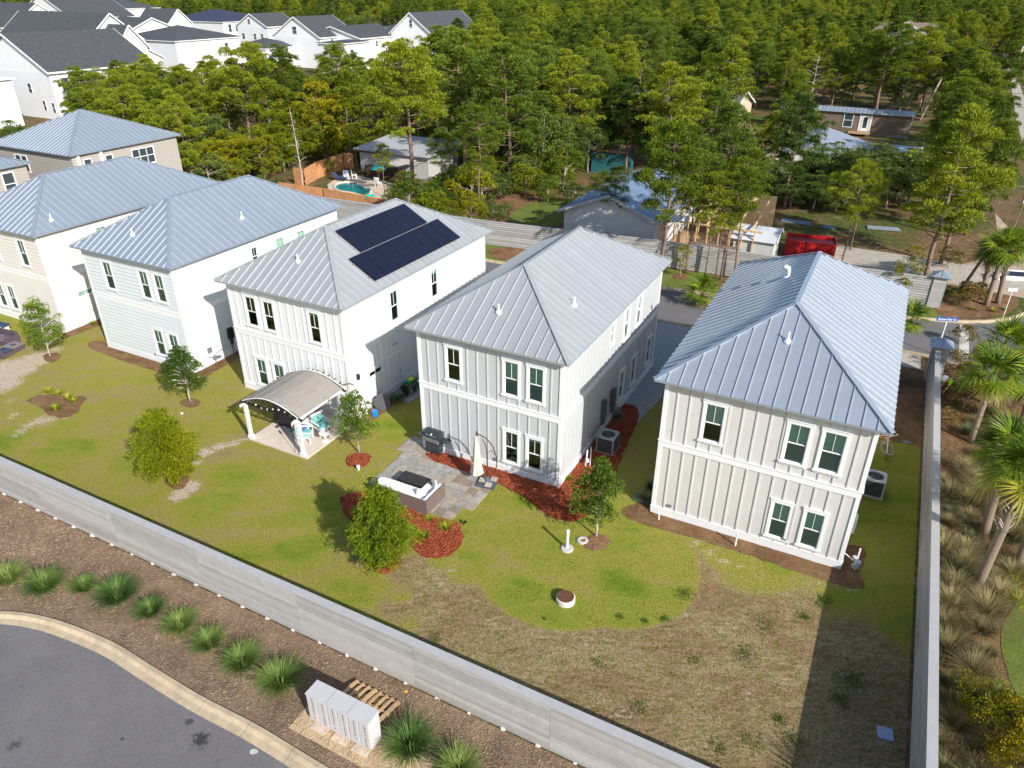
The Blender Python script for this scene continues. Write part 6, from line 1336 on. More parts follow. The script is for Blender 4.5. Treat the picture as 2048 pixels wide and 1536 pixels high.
for _,x,y in near_:
    r=rg.random(); yel=-.62*y<x<-.2*y and y<112
    kd='v' if r<(.38 if yel else .12) else 'o' if r<(.48 if yel else .32) else 'q' if r<(.58 if x>0 else .46) and not yel else 'd' if r>.95 else 'p'
    h=rg.uniform(7.6,10.6) if kd in 'pqd' else rg.uniform(4.5,7.0)
    big=1.0 if x<-.38*y else rg.uniform(1.02,1.34)
    if x<-.42*y: h*=.88
    if x<-.15*y and y>98: h=min(h,8.4); big=1.0
    u=x/y*1250/ (1+.2)+1024
    land='far left above the taupe house' if u<330 else 'above the steel blue roofs' if u<560 else 'above the swimming pool' if u<780 else 'above the solar panels' if u<960 else 'above the light grey roof' if u<1110 else 'above the teal shed' if u<1290 else 'above the timber frame' if u<1480 else 'above the cream house roof' if u<1680 else 'above the driveway' if u<1850 else 'near the right edge'
    row='at the wood edge' if y<80 else 'in front rows' if y<100 else 'halfway in' if y<120 else 'deep in' if y<142 else 'far back'
    sz='tall' if h>(9.6 if kd in 'pqd' else 6.2) else 'short' if h<(8.3 if kd in 'pqd' else 5.2) else 'medium'
    recs.append([u,x,y,kd,h*big,land,row,sz])
from collections import defaultdict
bk=defaultdict(list)
for r in recs: bk[(r[3],r[5],r[6],r[7])].append(r)
ORD=['leftmost','second','third','fourth','fifth','sixth','seventh','eighth','ninth','tenth','eleventh','twelfth']
for (kd,land,row,sz),l in bk.items():
    l.sort(key=lambda r:r[1]/r[2])
    for i,r in enumerate(l):
        x,y,h=r[1],r[2],r[4]; base_h={'p':10,'q':10,'o':7,'v':8,'d':10}[kd]; s=h/base_h
        kn={'p':'green pine','q':'dark green pine','o':'grey green oak','v':'vine draped tree','d':'bare grey tree'}[kd]
        lab='%s %s of the wood, %s, %s'%(sz,kn,row,land) if len(l)==1 else '%s of the %s %ss %s, %s'%(ORD[min(i,11)],sz,kn,row,land)
        nm={'p':'pine_tree','q':'pine_tree','o':'oak_tree','v':'vine_tree','d':'dead_tree'}[kd]; gp='trees of the wood, '+{'p':'green pines','q':'dark pines','o':'grey oaks','v':'vine draped','d':'bare'}[kd]
        if kd=='d': t=tag(put(nm,DT[rg.randint(0,1)],None,(x,y,0),rg.uniform(0,6)),lab,'tree',gp); t.scale=(s,)*3
        else: tree_thing(nm,lab,'tree',(x,y),rg.choice({'p':P1,'q':P2,'o':OK,'v':VN}[kd]),s*rg.uniform(.95,1.2),rg.uniform(0,6.28),gp,s)
# undergrowth along the edge of the wood
BS=[broad(270,3.2,1.7,.0,40,150,VINE,.13,.10,shape=.3,clr=(.3,.6)),broad(271,3.0,1.8,.0,40,150,OAK,.12,.09,shape=.3,clr=(.3,.6)),broad(272,3.4,1.6,.0,40,150,PINE,.13,.08,shape=.3,clr=(.3,.6))]
got=[]
for tr in range(6000):
    y=rg.uniform(52,92); x=rg.uniform(-.66,.12)*y; a,b_=toab((x,y))
    if b_<50.8 or any(x0-.6<a<x1+.6 and y0-.6<b_<y1+.6 for x0,x1,y0,y1 in ((-59.5,-38,50,68),(-54.5,-43,63,74),(-25,-3.5,51,64),(-33,-21,50,62),(-60.5,-76,36,49))): continue
    if all((x-q[0])**2+(y-q[1])**2>6.0 for q in got): got.append((x,y))
got=sorted(got,key=lambda q:q[0]/q[1])[:95]
for i,(x,y) in enumerate(got):
    u=x/y*1040+1024; k=rg.choice([0,0,1,2]); s=rg.uniform(.7,1.25)
    land='behind the taupe house' if u<400 else 'behind the ice blue house' if u<560 else 'left of the pool' if u<660 else 'behind the pool hut' if u<830 else 'behind the solar panels' if u<960 else 'by the clearing' if u<1090 else 'near the teal shed'
    row='at the street fence' if y<62 else 'under the front pines' if y<75 else 'under the deeper pines'
    tree_thing('bush',('%s %s bush %s, %s'%('large' if s>1.05 else 'mid sized' if s>.85 else 'small',['golden green','grey green','bright green'][k],row,land)),'bush',(x,y),BS[k],s,rg.uniform(0,6.28),'undergrowth bushes, %s %s'%(['golden','grey','bright'][k],land))
# far wood as one instanced object
protos=[x[0] for x in P1]+[x[0] for x in P2]+[OK[0][0],VN[0][0],OK[1][0]]; ptr=[x[1] for x in P1]+[x[1] for x in P2]+[OK[0][1],VN[0][1],OK[1][1]]
def instancer(name,pts,lab):
    me=bpy.data.meshes.new(name); me.from_pydata([(p[1],p[2],0) for p in pts],[],[]); n=len(pts)
    kk=me.attributes.new('kind_id','INT','POINT'); kk.data.foreach_set('value',np.array([rg.choice([0,1,2,3,4,0,1,2,5,6,5,7,8,9,9]) for _ in pts],dtype=np.int32))
    ss=me.attributes.new('size','FLOAT','POINT'); ss.data.foreach_set('value',np.array([rg.uniform(.75,1.40) for _ in pts],dtype=np.float32))
    rr=me.attributes.new('turn','FLOAT','POINT'); rr.data.foreach_set('value',np.array([rg.uniform(0,6.28) for _ in pts],dtype=np.float32))
    o=put(name,me); g=bpy.data.node_groups.new('scatter_wood','GeometryNodeTree'); g.interface.new_socket('Geometry',in_out='INPUT',socket_type='NodeSocketGeometry'); g.interface.new_socket('Geometry',in_out='OUTPUT',socket_type='NodeSocketGeometry')
    gi=g.nodes.new('NodeGroupInput'); go=g.nodes.new('NodeGroupOutput'); jn=g.nodes.new('GeometryNodeJoinGeometry')
    def attr(n_,t): a=g.nodes.new('GeometryNodeInputNamedAttribute'); a.data_type=t; a.inputs[0].default_value=n_; return a.outputs[0]
    ki=attr('kind_id','INT'); si=attr('size','FLOAT'); ti=attr('turn','FLOAT'); cx=g.nodes.new('ShaderNodeCombineXYZ'); g.links.new(ti,cx.inputs[2])
    for i,(mesh,trm) in enumerate(zip(protos,ptr)):
        src=None
        for ob in bpy.data.objects:
            if ob.data==mesh: src=ob; break
        src2=next((ob for ob in bpy.data.objects if ob.data==trm),None)
        if src is None: continue
        cmp=g.nodes.new('FunctionNodeCompare'); cmp.data_type='INT'; cmp.operation='EQUAL'; g.links.new(ki,cmp.inputs[2]); cmp.inputs[3].default_value=i
        jg=g.nodes.new('GeometryNodeJoinGeometry')
        for s_ in (src,src2):
            if s_ is None: continue
            oi=g.nodes.new('GeometryNodeObjectInfo'); oi.transform_space='ORIGINAL'; oi.inputs['Object'].default_value=s_; g.links.new(oi.outputs['Geometry'],jg.inputs[0])
        ip=g.nodes.new('GeometryNodeInstanceOnPoints'); g.links.new(gi.outputs[0],ip.inputs['Points']); g.links.new(cmp.outputs[0],ip.inputs['Selection']); g.links.new(jg.outputs[0],ip.inputs['Instance']); g.links.new(cx.outputs[0],ip.inputs['Rotation']); g.links.new(si,ip.inputs['Scale']); g.links.new(ip.outputs[0],jn.inputs[0])
    g.links.new(jn.outputs[0],go.inputs[0]); md=o.modifiers.new('scatter','NODES'); md.node_group=g; return stuff(o,lab,'forest')
instancer('far_wood',far_,'dense pine wood reaching away to the horizon')
# ------------------------------------------------------------------ houses beyond
SHING=mat('dark_shingles',(.062,.066,.076),.85,var=.35,scale=3,bmp=.4,stretch=None); BRSH=mat('brown_shingles',(.20,.15,.12),.85,var=.2,scale=3)
FW=mat('far_white_siding',(.74,.75,.77),.6,var=.03,scale=1); DWIN=mat('dark_window_glass',(.04,.06,.07),.12,spec=.8); TAUPE=mat('taupe_siding',(.36,.33,.30),.7,var=.05)
def small_window(par,p,ud,out,w_=.9,h_=1.3,m=TRIM):
    """p = lower left corner"""
    o=put('window',None,par); up=Vector((0,0,1)); 
    b=MB(); c=.09
    for (u0,u1,z0,z1) in ((-c,0,-c,h_+c),(w_,w_+c,-c,h_+c),(0,w_,h_,h_+c),(0,w_,-c,0),(0,w_,h_/2-.03,h_/2+.03)):
        b.slab([p+ud*u0+up*z0+out*.05,p+ud*u1+up*z0+out*.05,p+ud*u1+up*z1+out*.05,p+ud*u0+up*z1+out*.05],-out*.045)
    b.build('frame',m,o); b=MB(); b.slab([p+out*.02,p+ud*w_+out*.02,p+ud*w_+up*h_+out*.02,p+up*h_+out*.02],-out*.015); b.build('pane',DWIN,o); return o
def far_house(label,a0,a1,b0,b1,ze,zr,axis='b',kind='gable',wallm=FW,roofm=SHING,wins=(),ov=.45,group=None,z0=0,porch=None,cat='house',seams=0,name='house'):
    """footprint in the yard frame, ridge along axis; gable or hip roof"""
    H=thing(name,label,cat,tuple(AB(a0,b0)),TH,group); W,D=a1-a0,b1-b0; X=Vector((1,0,0));Y=Vector((0,1,0)); up=Vector((0,0,1))
    b=MB(); b.box(0,W,0,D,z0,ze-.02); wl=b.build('wall',wallm,H)
    if z0==0:
        n=int((ze)/.32); lp=MB()
        for k in range(n): lp.box(-.03,W+.03,-.03,D+.03,k*.32,k*.32+.27)
        o=lp.build('lap_siding',wallm,H); o['kind']='stuff'
    th=.14; rb=put('roof',None,H)
    if kind=='gable':
        if axis=='b': m=W/2; gp=[[(0,0,ze-.02),(W,0,ze-.02),(m,0,zr-.1)],[(W,D,ze-.02),(0,D,ze-.02),(m,D,zr-.1)]]; k=(zr-ze)/m; e=[((-ov,-ov,ze-ov*k),(-ov,D+ov,ze-ov*k),(m,D+ov,zr),(m,-ov,zr)),((W+ov,D+ov,ze-ov*k),(W+ov,-ov,ze-ov*k),(m,-ov,zr),(m,D+ov,zr))]
        else: m=D/2; gp=[[(0,D,ze-.02),(0,0,ze-.02),(0,m,zr-.1)],[(W,0,ze-.02),(W,D,ze-.02),(W,m,zr-.1)]]; k=(zr-ze)/m; e=[((-ov,-ov,ze-ov*k),(W+ov,-ov,ze-ov*k),(W+ov,m,zr),(-ov,m,zr)),((W+ov,D+ov,ze-ov*k),(-ov,D+ov,ze-ov*k),(-ov,m,zr),(W+ov,m,zr))]
        for i,g_ in enumerate(gp):
            b=MB(); g_=[Vector(q) for q in g_]; nn=(g_[1]-g_[0]).cross(g_[2]-g_[0]).normalized(); b.slab(g_,-nn*.1); b.build('gable_wall',wallm,H)
        for q in e:
            q=[Vector(x) for x in q]; b=MB(); b.slab([x+up*.02 for x in q],-up*th); b.build('roof_slope',roofm,rb)
            b=MB()
            for s0,s1 in ((q[1],q[2]),(q[3],q[0]),(q[0],q[1])): b.beam(s0-up*.10,s1-up*.10,.07,.24)
            b.build('rake_board',TRIM,rb)
    else:
        x0,x1,y0,y1=-ov,W+ov,-ov,D+ov
        if (x1-x0)<(y1-y0): R=(x1-x0)/2; r0,r1=Vector((W/2,y0+R,zr)),Vector((W/2,y1-R,zr)); fs=[[(x0,y0),(x1,y0),r0],[(x1,y0),(x1,y1),r1,r0],[(x1,y1),(x0,y1),r1],[(x0,y1),(x0,y0),r0,r1]]
        else: R=(y1-y0)/2; r0,r1=Vector((x0+R,D/2,zr)),Vector((x1-R,D/2,zr)); fs=[[(x0,y0),(x1,y0),r1,r0],[(x1,y0),(x1,y1),r1],[(x1,y1),(x0,y1),r0,r1],[(x0,y1),(x0,y0),r0]]
        for f in fs:
            q=[Vector((*x,ze)) if len(x)==2 else x for x in f]; b=MB(); b.slab(q,-up*.04); b.build('roof_slope',roofm,rb)
        b=MB(); b.box(x0+.02,x1-.02,y0+.02,y1-.02,ze-.22,ze-.045); b.build('fascia',TRIM,rb)
    if seams:
        # standing seams on the slopes facing the camera
        pass
    for face,u,z,ww,hh in wins:
        p,ud,out={'F':(Vector((u,-.032,z)),X,-Y),'R':(Vector((W+.032,u,z)),Y,X),'L':(Vector((-.014,D-u,z)),-Y,-X)}[face]; small_window(H,p,ud,out,ww,hh)
    return H
GR='white houses with dark roofs beyond the wood'
# taupe house with pyramid metal roof behind the ivory house, and its neighbour
def metal_house(label,a0,a1,b0,b1,ze,zr,wallm,wins):
    H=thing('house',label,'house',tuple(AB(a1,b0)),TH,None); w_=a1-a0; L=b1-b0; ringm=MB(); ringm.box(-w_,0,0,L,0,ze-.15); ringm.build('wall',wallm,H)
    X=Vector((1,0,0));Y=Vector((0,1,0))
    for p0,ud,wd,out in ((Vector((-w_,0,0)),X,w_,-Y),(Vector((0,0,0)),Y,L,X)):
        o=lap_mesh(p0,ud,wd,.1,ze-.15,[],out,.2).build('lap_siding',wallm,H); o['kind']='stuff'
    hip_roof(H,w_,L,.38,ze,zr,RM_B)
    for face,u,z,ww,hh in wins:
        p,ud,out={'F':(Vector((-w_+u,-.04,z)),X,-Y),'R':(Vector((.04,u,z)),Y,X)}[face]; small_window(H,p,ud,out,ww,hh)
    return H
T1=metal_house('taupe lap sided house with a pyramid metal roof behind the ivory house',-70.8,-60.5,37.8,48.3,6.0,8.5,TAUPE,[('F',2.6,4.0,.7,1.3),('F',3.45,4.0,.7,1.3),('R',5.6,4.1,.65,1.3),('R',6.35,4.1,.65,1.3),('R',7.1,4.1,.65,1.3),('R',1.0,3.9,.6,1.5),('R',3.0,3.9,.6,1.5)])
b=MB()
for y in (.5,2.6): b.box(.02,.22,y-.1,y+.1,2.9,5.85)
b.build('porch_post',WHITE,T1)
T2=metal_house('house with metal hip roof and white balcony at the far left edge',-73.0,-60.8,24.0,34.2,6.0,8.3,TAUPE,[('F',8.0,3.4,.9,2.1),('F',9.3,3.4,.9,2.1),('R',8.2,3.9,.8,1.6)])
b=MB(); b.box(-4.6,.4,-1.6,0,3.0,3.2); b.box(.05,.3,-1.5,-1.3,3.2,5.8); b.box(-4.6,-4.4,-1.5,-1.3,3.2,5.8); b.build('balcony',WHITE,T2)
for k in range(22): MB().box(-4.5+k*.22,-4.46+k*.22,-1.56,-1.53,3.2,4.1).build('baluster',WHITE,T2)
MB().box(-4.6,.4,-1.6,-1.5,4.1,4.18).build('handrail',WHITE,T2)
# the white settlement
far_house('large three storey white house with black shingle gable at the left edge',-131.5,-114.9,72,90,7,11.7,'b',wins=[('F',10.6,3.6,.8,1.3),('F',13.2,1.2,.6,1.4),('F',15.3,1.0,.6,1.4),('R',1.5,4.2,1.2,1.6),('R',4.5,4.2,1.2,1.6),('R',1.5,1.0,1.2,1.6)],group=GR)
far_house('plain white house wall cut by the left edge',-126,-115.3,56.5,66.5,6.5,6.8,'a',kind='hip',group=GR,roofm=FW)
far_house('white house with wide black roof and tall right hand gable',-161,-135,93.0,104.5,9.3,13.6,'a',wins=[('R',8.5,6.0,1.2,1.3)],group=GR)
far_house('white gabled wing with sliding doors beside the wide black roof',-139,-129.8,95.0,101.5,8.2,11.8,'a',wins=[('R',1.2,4.6,1.8,1.9),('R',3.7,4.6,.8,1.7),('R',5.2,4.6,.5,1.4)],group=GR)
far_house('white house with black gable at the top left corner',-232,-208,124,140,8.6,13.8,'a',wins=[('R',3.3,9.2,.8,1.7),('R',2.0,4.4,1.2,1.7),('R',6.0,4.4,1.4,1.7)],group=GR)
far_house('white house with blue black roof at the top edge',-262,-236,160,182,9,15.5,'b',group=GR)
far_house('white house wall with dark shuttered windows at the top edge',-292,-262,196,214,10.4,13.5,'a',kind='hip',wins=[('F',14,8.0,1.2,1.9),('F',17.5,8.0,1.6,1.9),('F',21,8.0,1.2,1.9),('F',26,8.0,1.2,1.9)],group=GR)
far_house('white gabled house with black roof right of the shuttered wall',-178,-167.4,127,140,8.8,11.2,'a',group=GR)
far_house('small white house with dark roof near the lone thin pine',-188,-176.6,146,153,9.6,12.6,'a',group=GR)
far_house('white garage with low black gable in front of the tree row',-158,-149.3,111.5,120,4.3,6.4,'a',group=GR); far_house('second white garage with black gable left of the tree row',-160.9,-151,100,107,4.3,6.4,'b',group=GR)
far_house('white house with low black hip roof behind the thin pine',-168,-149,124,143,7.2,9.8,'a',kind='hip',group=GR,wins=[('R',14,4.5,1.0,1.5)])
far_house('white house with dark blue hip roof and columned balcony',-226,-200,186,208,7.8,10.9,'a',kind='hip',group=GR,wins=[('R',2,4.8,1.2,2.2),('R',5,4.8,1.2,2.2),('R',9,4.8,1.2,2.2),('R',11.5,4.8,1.2,2.2),('R',15,6,.6,.9),('R',17,6,.6,.9)],roofm=mat('blue_black_shingles',(.035,.045,.075),.6,var=.2))
far_house('white gabled house right of the dark blue hip roof',-181,-169.5,173.6,186,7.8,10.9,'b',group=GR,wins=[('F',4.5,8.2,.9,1.2),('F',1.5,4.2,1.0,1.5),('F',6,4.2,1.0,1.5),('F',8.8,4.2,1.0,1.5)])
far_house('white house with steep black gable and small dormer',-146.5,-131.8,152.1,166,7.2,11.4,'b',group=GR,wins=[('F',6.4,7.6,1.3,1.6),('R',4,5.2,.9,1.2)])
far_house('long white house with low black roof between two gables',-142,-124.5,158.5,176,6.8,9.2,'b',group=GR,wins=[('F',8,4.8,1.2,.9),('R',6,4.6,.9,1.2)])
far_house('white house with black hip roof hidden behind a pine',-138,-113,172,192,6.9,9.3,'a',kind='hip',group=GR,wins=[('R',2,4.6,1.6,1.2)])
far_house('tall white house with steep black roof standing alone in the wood',-124.5,-112.0,171.4,196,7.6,12.2,'b',group=GR,wins=[('F',6.0,8.8,.8,1.8)])
far_house('white house with flat dark porch roof behind the tall pines',-152,-141,143,155,4.8,6.6,'a',kind='hip',group=GR,wins=[('R',5,2.4,1.4,1.2)])
far_house('white three storey house with pale balcony between pine crowns',-122,-115.5,140,150,6.9,7.3,'a',kind='hip',group=GR,wins=[('F',3,4,.8,1.4),('R',3,4,1.2,1.4)])
far_house('brown roofed house with white gable near the top right',-13.5,-1,272,292,5.6,9.2,'b',roofm=BRSH,wins=[('F',2,2.6,4,1.6)]); far_house('small brown roofed wing right of the blue tarpaulin',-34.5,-28.5,293,305,5,8,'b',roofm=BRSH)
far_house('cross gable of the brown roofed house',-16.5,1.2,280,288,5.4,8.6,'a',roofm=BRSH)
MTR=roofmetal('far_roof_metal',(.42,.48,.55),.45,.4)
def ribroof(H,x0,x1,y0,y1,zf,zb,n,m=MTR):
    """single slope of ribbed panels rising from y0 to y1"""
    r=put('roof',None,H)
    for k in range(n):
        xa=x0+(x1-x0)*k/n; xb=x0+(x1-x0)*(k+1)/n; b=MB(); b.slab([(xa,y0,zf),(xb,y0,zf),(xb,y1,zb),(xa,y1,zb)],(0,0,-.05)); b.beam((xa,y0,zf+.03),(xa,y1,zb+.03),.05,.06); b.build('roof_panel',m,r)
    return r
# brown mobile home
a0,b0=-17.5,117.6; H=thing('mobile_home','brown mobile home with ribbed metal roof and white framed door','mobile home',tuple(AB(a0,b0)),TH)
BRW=mat('brown_panel_wall',(.17,.12,.095),.75,var=.12,scale=2)
W=17.8
for k in range(22): x=W*k/22; MB().box(x,x+W/22-.02,0,.08,.55,2.85).build('wall_panel',BRW,H)
MB().box(0,W,.08,4.2,.5,2.85).build('wall',BRW,H); MB().box(W,W+.03,.1,4.2,.5,2.85).build('end_wall',mat('tan_wall',(.42,.34,.26),.8),H); MB().box(0,W,.05,4.1,0,.5).build('skirting',mat('grey_brick',(.16,.14,.13),.9,var=.3,scale=4),H)
ribroof(H,-.3,W+.3,-.35,2.2,2.95,3.3,34); b=MB(); b.slab([(-.3,2.2,3.3),(W+.3,2.2,3.3),(W+.3,4.6,2.95),(-.3,4.6,2.95)],(0,0,-.05)); b.build('rear_roof',MTR,H)
small_window(H,Vector((9.3,-.02,1.0)),Vector((1,0,0)),Vector((0,-1,0)),1.1,1.75); small_window(H,Vector((3.5,-.02,1.3)),Vector((1,0,0)),Vector((0,-1,0)),1.2,1.2)
d=MB(); d.box(11.6,12.6,-.05,0,.55,2.65); dd=d.build('door',WHITE,H); MB().box(11.85,12.35,-.07,-.05,1.0,2.4).build('pane',DWIN,dd); MB().box(11.3,11.55,-.06,0,.55,2.7).build('door_frame',WHITE,H); MB().box(12.65,12.9,-.06,0,.55,2.7).build('door_frame',WHITE,H)
MB().box(10.2,13.0,-1.6,-.02,.35,.5).build('deck',WOODD,H)
for y in (.8,2.4): small_window(H,Vector((W+.03,y,1.4)),Vector((0,1,0)),Vector((1,0,0)),.9,1.1)
# low pale house with blue grey roofs in the trees
H=far_house('low white house with pale blue metal roof among dark oaks',-13.0,-4.5,84,98,2.5,3.6,'b',kind='gable',roofm=roofmetal('pale_blue_roof',(.36,.42,.50),.3,.5),wallm=FW)
H=far_house('low metal roofed extension beside the dark oaks',-5.5,1.5,89,97,2.4,3.1,'a',kind='gable',roofm=MTR)
far_house('pale house glimpsed through the pines above the clearing',-66,-50,132,150,4.2,5.9,'b',kind='hip',roofm=mat('pale_roof',(.50,.52,.56),.6))
far_house('beige house corner behind the bare grey tree',-40,-22,108,122,3.0,5.2,'a',kind='gable',roofm=mat('grey_brown_roof',(.18,.16,.15),.85,var=.2),wallm=mat('beige_wall',(.55,.45,.34),.8),wins=[('R',4,1.2,1.2,1.1)])
# teal shed with a timber frame
H=thing('shed','teal shed with open timber roof deck in the shade','shed',tuple(AB(-30.5,78)),TH); TE=mat('teal_paint',(.02,.12,.15),.6,var=.1)
MB().box(0,3.6,0,4,0,2.2).build('wall',TE,H)
for k in range(9): MB().box(-.3+k*.5,-.1+k*.5,-.3,4.6,2.5,2.58).build('deck_board',WOODD,H)
for k in range(2): MB().box(-.4,4.3,k*3.6,k*3.6+.12,2.3,2.45).build('beam',WOODD,H)
# blue roofed grey house with unfinished frame
G1,G2=toab(G(1128,500)),toab(G(1322,560)); 
H=thing('house','long pale grey house with blue metal roof and an unfinished timber end','house',tuple(AB(-22.6,52.6)),TH,None)
PGW=mat('pale_grey_lap',(.52,.53,.53),.75,var=.06); W=7.4; D=12.5
MB().box(0,W,0,D,0,2.95).build('wall',PGW,H)
o=lap_mesh(Vector((0,0,0)),Vector((1,0,0)),W,.1,2.95,[],Vector((0,-1,0)),.2).build('lap_siding',PGW,H); o['kind']='stuff'
o=lap_mesh(Vector((W,0,0)),Vector((0,1,0)),D,.1,2.95,[],Vector((1,0,0)),.2).build('lap_siding',PGW,H); o['kind']='stuff'
b=MB(); b.slab([(0,0,2.95),(W,0,2.95),(W/2,0,4.35)],(0,.1,0)); b.build('gable_wall',PGW,H)
RBL=roofmetal('blue_roof_metal',(.26,.36,.50),.45,.4)
r=put('roof',None,H); n=24
for k in range(n):
    y0,y1=-.4+(D+.6)*k/n,-.4+(D+.6)*(k+1)/n
    for s in (0,1):
        xe=-.45 if s==0 else W+.45; b=MB(); q=[(xe,y0,2.80),(xe,y1,2.80),(W/2,y1,4.5),(W/2,y0,4.5)]; q=q if s else q[::-1]; b.slab(q,(0,0,-.04)); b.beam((xe,y0,2.82),(W/2,y0,4.52),.04,.05)
        b.build('roof_panel',RBL if s==0 else RBL,r)
MB().beam((-.45,-.42,2.75),(W/2,-.42,4.42),.05,.2).build('rake_board',CAPM,r); MB().beam((W+.45,-.42,2.75),(W/2,-.42,4.42),.05,.2).build('rake_board',CAPM,r)
LUM=mat('fresh_lumber',(.62,.42,.20),.75,var=.2,scale=4); PLY=mat('sheathing',(.66,.48,.26),.8,var=.2,scale=2)
H=thing('building_frame','unfinished timber house frame with bare yellow sheathing behind the pines','building frame',tuple(AB(-15.0,54.2)),TH)
for k in range(4):
    for j in range(3): MB().box(2.0+k*1.3,3.28+k*1.3,6.0,6.05,.3+j*1.22,1.5+j*1.22).build('sheathing_panel',PLY,H)
for k in range(9): MB().box(k*.85,k*.85+.06,0,.12,0,2.6).build('stud',LUM,H); MB().box(k*.85,k*.85+.06,4.4,4.5,0,2.9).build('stud',LUM,H)
for k in range(7): MB().beam((k*1.1,0,2.65),(k*1.1+.2,5.6,3.9),.06,.16).build('rafter',LUM,H)
MB().box(-.1,7.4,-.02,.14,2.6,2.7).build('top_plate',LUM,H); MB().box(-.1,7.4,4.38,4.54,2.9,3.0).build('top_plate',LUM,H); MB().box(0,7.2,0,6,.0,.25).build('floor_deck',WOODD,H)
for k in range(8): MB().box(.2+k*.16,.34+k*.16,-.9,2.2,2.72+.02*k,2.76+.02*k).build('loose_board',WHITEP if k%2 else STONES[2],H)
H=thing('deck','low brown timber deck on posts behind the back fence','deck',tuple(AB(-12.8,53.3)),TH)
for k in range(12): MB().box(0,3.6,k*.15,k*.15+.14,1.25,1.29).build('deck_board',mat('aged_deck',(.20,.15,.11),.85,var=.3,scale=3),H)
for x in (0,1.7,3.4): MB().box(x,x+.14,0,.14,0,1.25).build('post',LUM,H)
MB().box(0,3.6,-.05,0,1.05,1.25).build('rim_board',LUM,H)
# white sided shed and red container
H=thing('shed','pale lap sided shed with white trimmed open end behind the cream house','shed',tuple(AB(-9.6,54.4)),TH); MB().box(0,2.9,0,2.6,0,2.0).build('wall',PGW,H)
r=put('roof',None,H)
for s in (0,1):
    for k in range(8):
        y0,y1=(-.2,1.3) if s==0 else (2.8,1.3); xa,xb=-.2+3.3*k/8,-.2+3.3*(k+1)/8; b=MB(); b.slab([(xa,y0,2.0),(xb,y0,2.0),(xb,y1,2.75),(xa,y1,2.75)] if s==0 else [(xb,y0,2.0),(xa,y0,2.0),(xa,y1,2.75),(xb,y1,2.75)],(0,0,-.04)); b.build('roof_panel',roofmetal('white_roof_metal',(.62,.66,.70),.2,.4),r)
MB().beam((3.12,-.2,1.98),(3.12,1.3,2.75),.06,.14).build('rake_board',WHITE,H); MB().beam((3.12,2.8,1.98),(3.12,1.3,2.75),.06,.14).build('rake_board',WHITE,H)
H=thing('container','open red skip container with ribbed sides behind the cream house','container',tuple(AB(-6.3,58.0)),TH+R_(8)); RED=mat('red_container',(.42,.012,.02),.45,var=.2,scale=2,dirt=.3)
MB().box(0,3.6,0,.06,0,1.3).build('side_panel',RED,H); MB().box(0,3.6,2.0,2.06,0,1.3).build('side_panel',RED,H); MB().box(0,.06,0.06,2,0,1.3).build('end_panel',RED,H); MB().box(3.54,3.6,0.06,2,0,1.3).build('end_panel',RED,H); MB().box(0,3.6,0,2.06,.0,.06).build('floor',RED,H)
MB().box(.1,3.5,.1,1.95,.9,1.1).build('tarpaulin',mat('red_tarpaulin',(.30,.01,.015),.4,var=.4,scale=1.5,bmp=.5),H)
for k in range(7): MB().box(.2+k*.52,.28+k*.52,-.05,0,.05,1.25).build('rib',RED,H)
for (u0,v0,u1,v1,l,m) in ((1560,444,1622,452,'blue grey metal roofing sheets stacked on the bare ground',RBL),(1735,459,1803,464,'long pale roofing sheet lying on the leaf litter',MTR),(1640,455,1665,461,'short blue roofing sheet in the shade',RBL)):
    p=G(u0,v0); q=G(u1,v1); t=thing('roofing_sheets',l,'roofing sheets',(p.x,p.y,.05),math.atan2(q.y-p.y,q.x-p.x)); Lh=(q-p).length
    for k in range(4): MB().box(k*.02,Lh-k*.03,k*.25,k*.25+.23,.0+k*.01,.03+k*.01).build('sheet',m,t)
# pool garden
def poly_px(l): return [tuple(G(*p)[:2]) for p in l]
struct(MB().prism(poly_px([(660,395),(655,370),(680,352),(715,352),(760,362),(790,368),(770,402),(740,408),(700,402)]),0,.05).build('pool_deck',mat('pool_deck',(.58,.47,.36),.8,var=.1,scale=1)))
pc=resample([G(*p) for p in [(669,377),(672,370),(690,366),(712,367),(728,375),(742,380),(738,392),(728,394),(705,388),(680,384),(669,377)]],40)
wm,wt,wp=base('pool_water_surface'); wn=_noise(wt,3,3,.6,wpos(wt)); bump(wt,wp,wn.outputs[0],.3,.05); wt.links.new(_ramp(wt,_noise(wt,.9,3,.5,wpos(wt)).outputs[0],[(.35,(.0,.13,.16)),(.65,(.01,.30,.32))]).outputs[0],wp.inputs['Base Color']); wp.inputs['Roughness'].default_value=.06
b=MB(); b.quad(*[(p.x,p.y,.058) for p in pc[:-1]]); struct(b.build('pool_water',wm))
b=MB(); b.tube([(p.x,p.y,.06) for p in pc],.14,6,False); struct(b.build('pool_coping',mat('pool_coping',(.66,.56,.45),.8)))
# cabin
H=thing('hut','grey lap sided pool hut with pale flat roof and open bar','hut',tuple(AB(-53.2,64.4)),TH); CW=mat('hut_wall',(.42,.42,.43),.75,var=.05)
MB().box(0,9,1.5,7.5,0,2.5).build('wall',CW,H); o=lap_mesh(Vector((0,1.5,0)),Vector((1,0,0)),9,.1,2.5,[],Vector((0,-1,0)),.2).build('lap_siding',CW,H); o['kind']='stuff'
for k in range(8): b=MB(); b.slab([(-.5+k*1.25,1.0,2.55),(.75+k*1.25,1.0,2.55),(.75+k*1.25,8.2,3.0),(-.5+k*1.25,8.2,3.0)],(0,0,-.12)); b.build('roof_panel',mat('membrane_roof',(.42,.42,.44),.7,var=.12,scale=.8),H)
DBR=mat('dark_brown_timber',(.07,.035,.02),.7)
for x in (1.0,4.5): MB().box(x,x+.15,-.6,-.45,0,2.6).build('post',DBR,H)
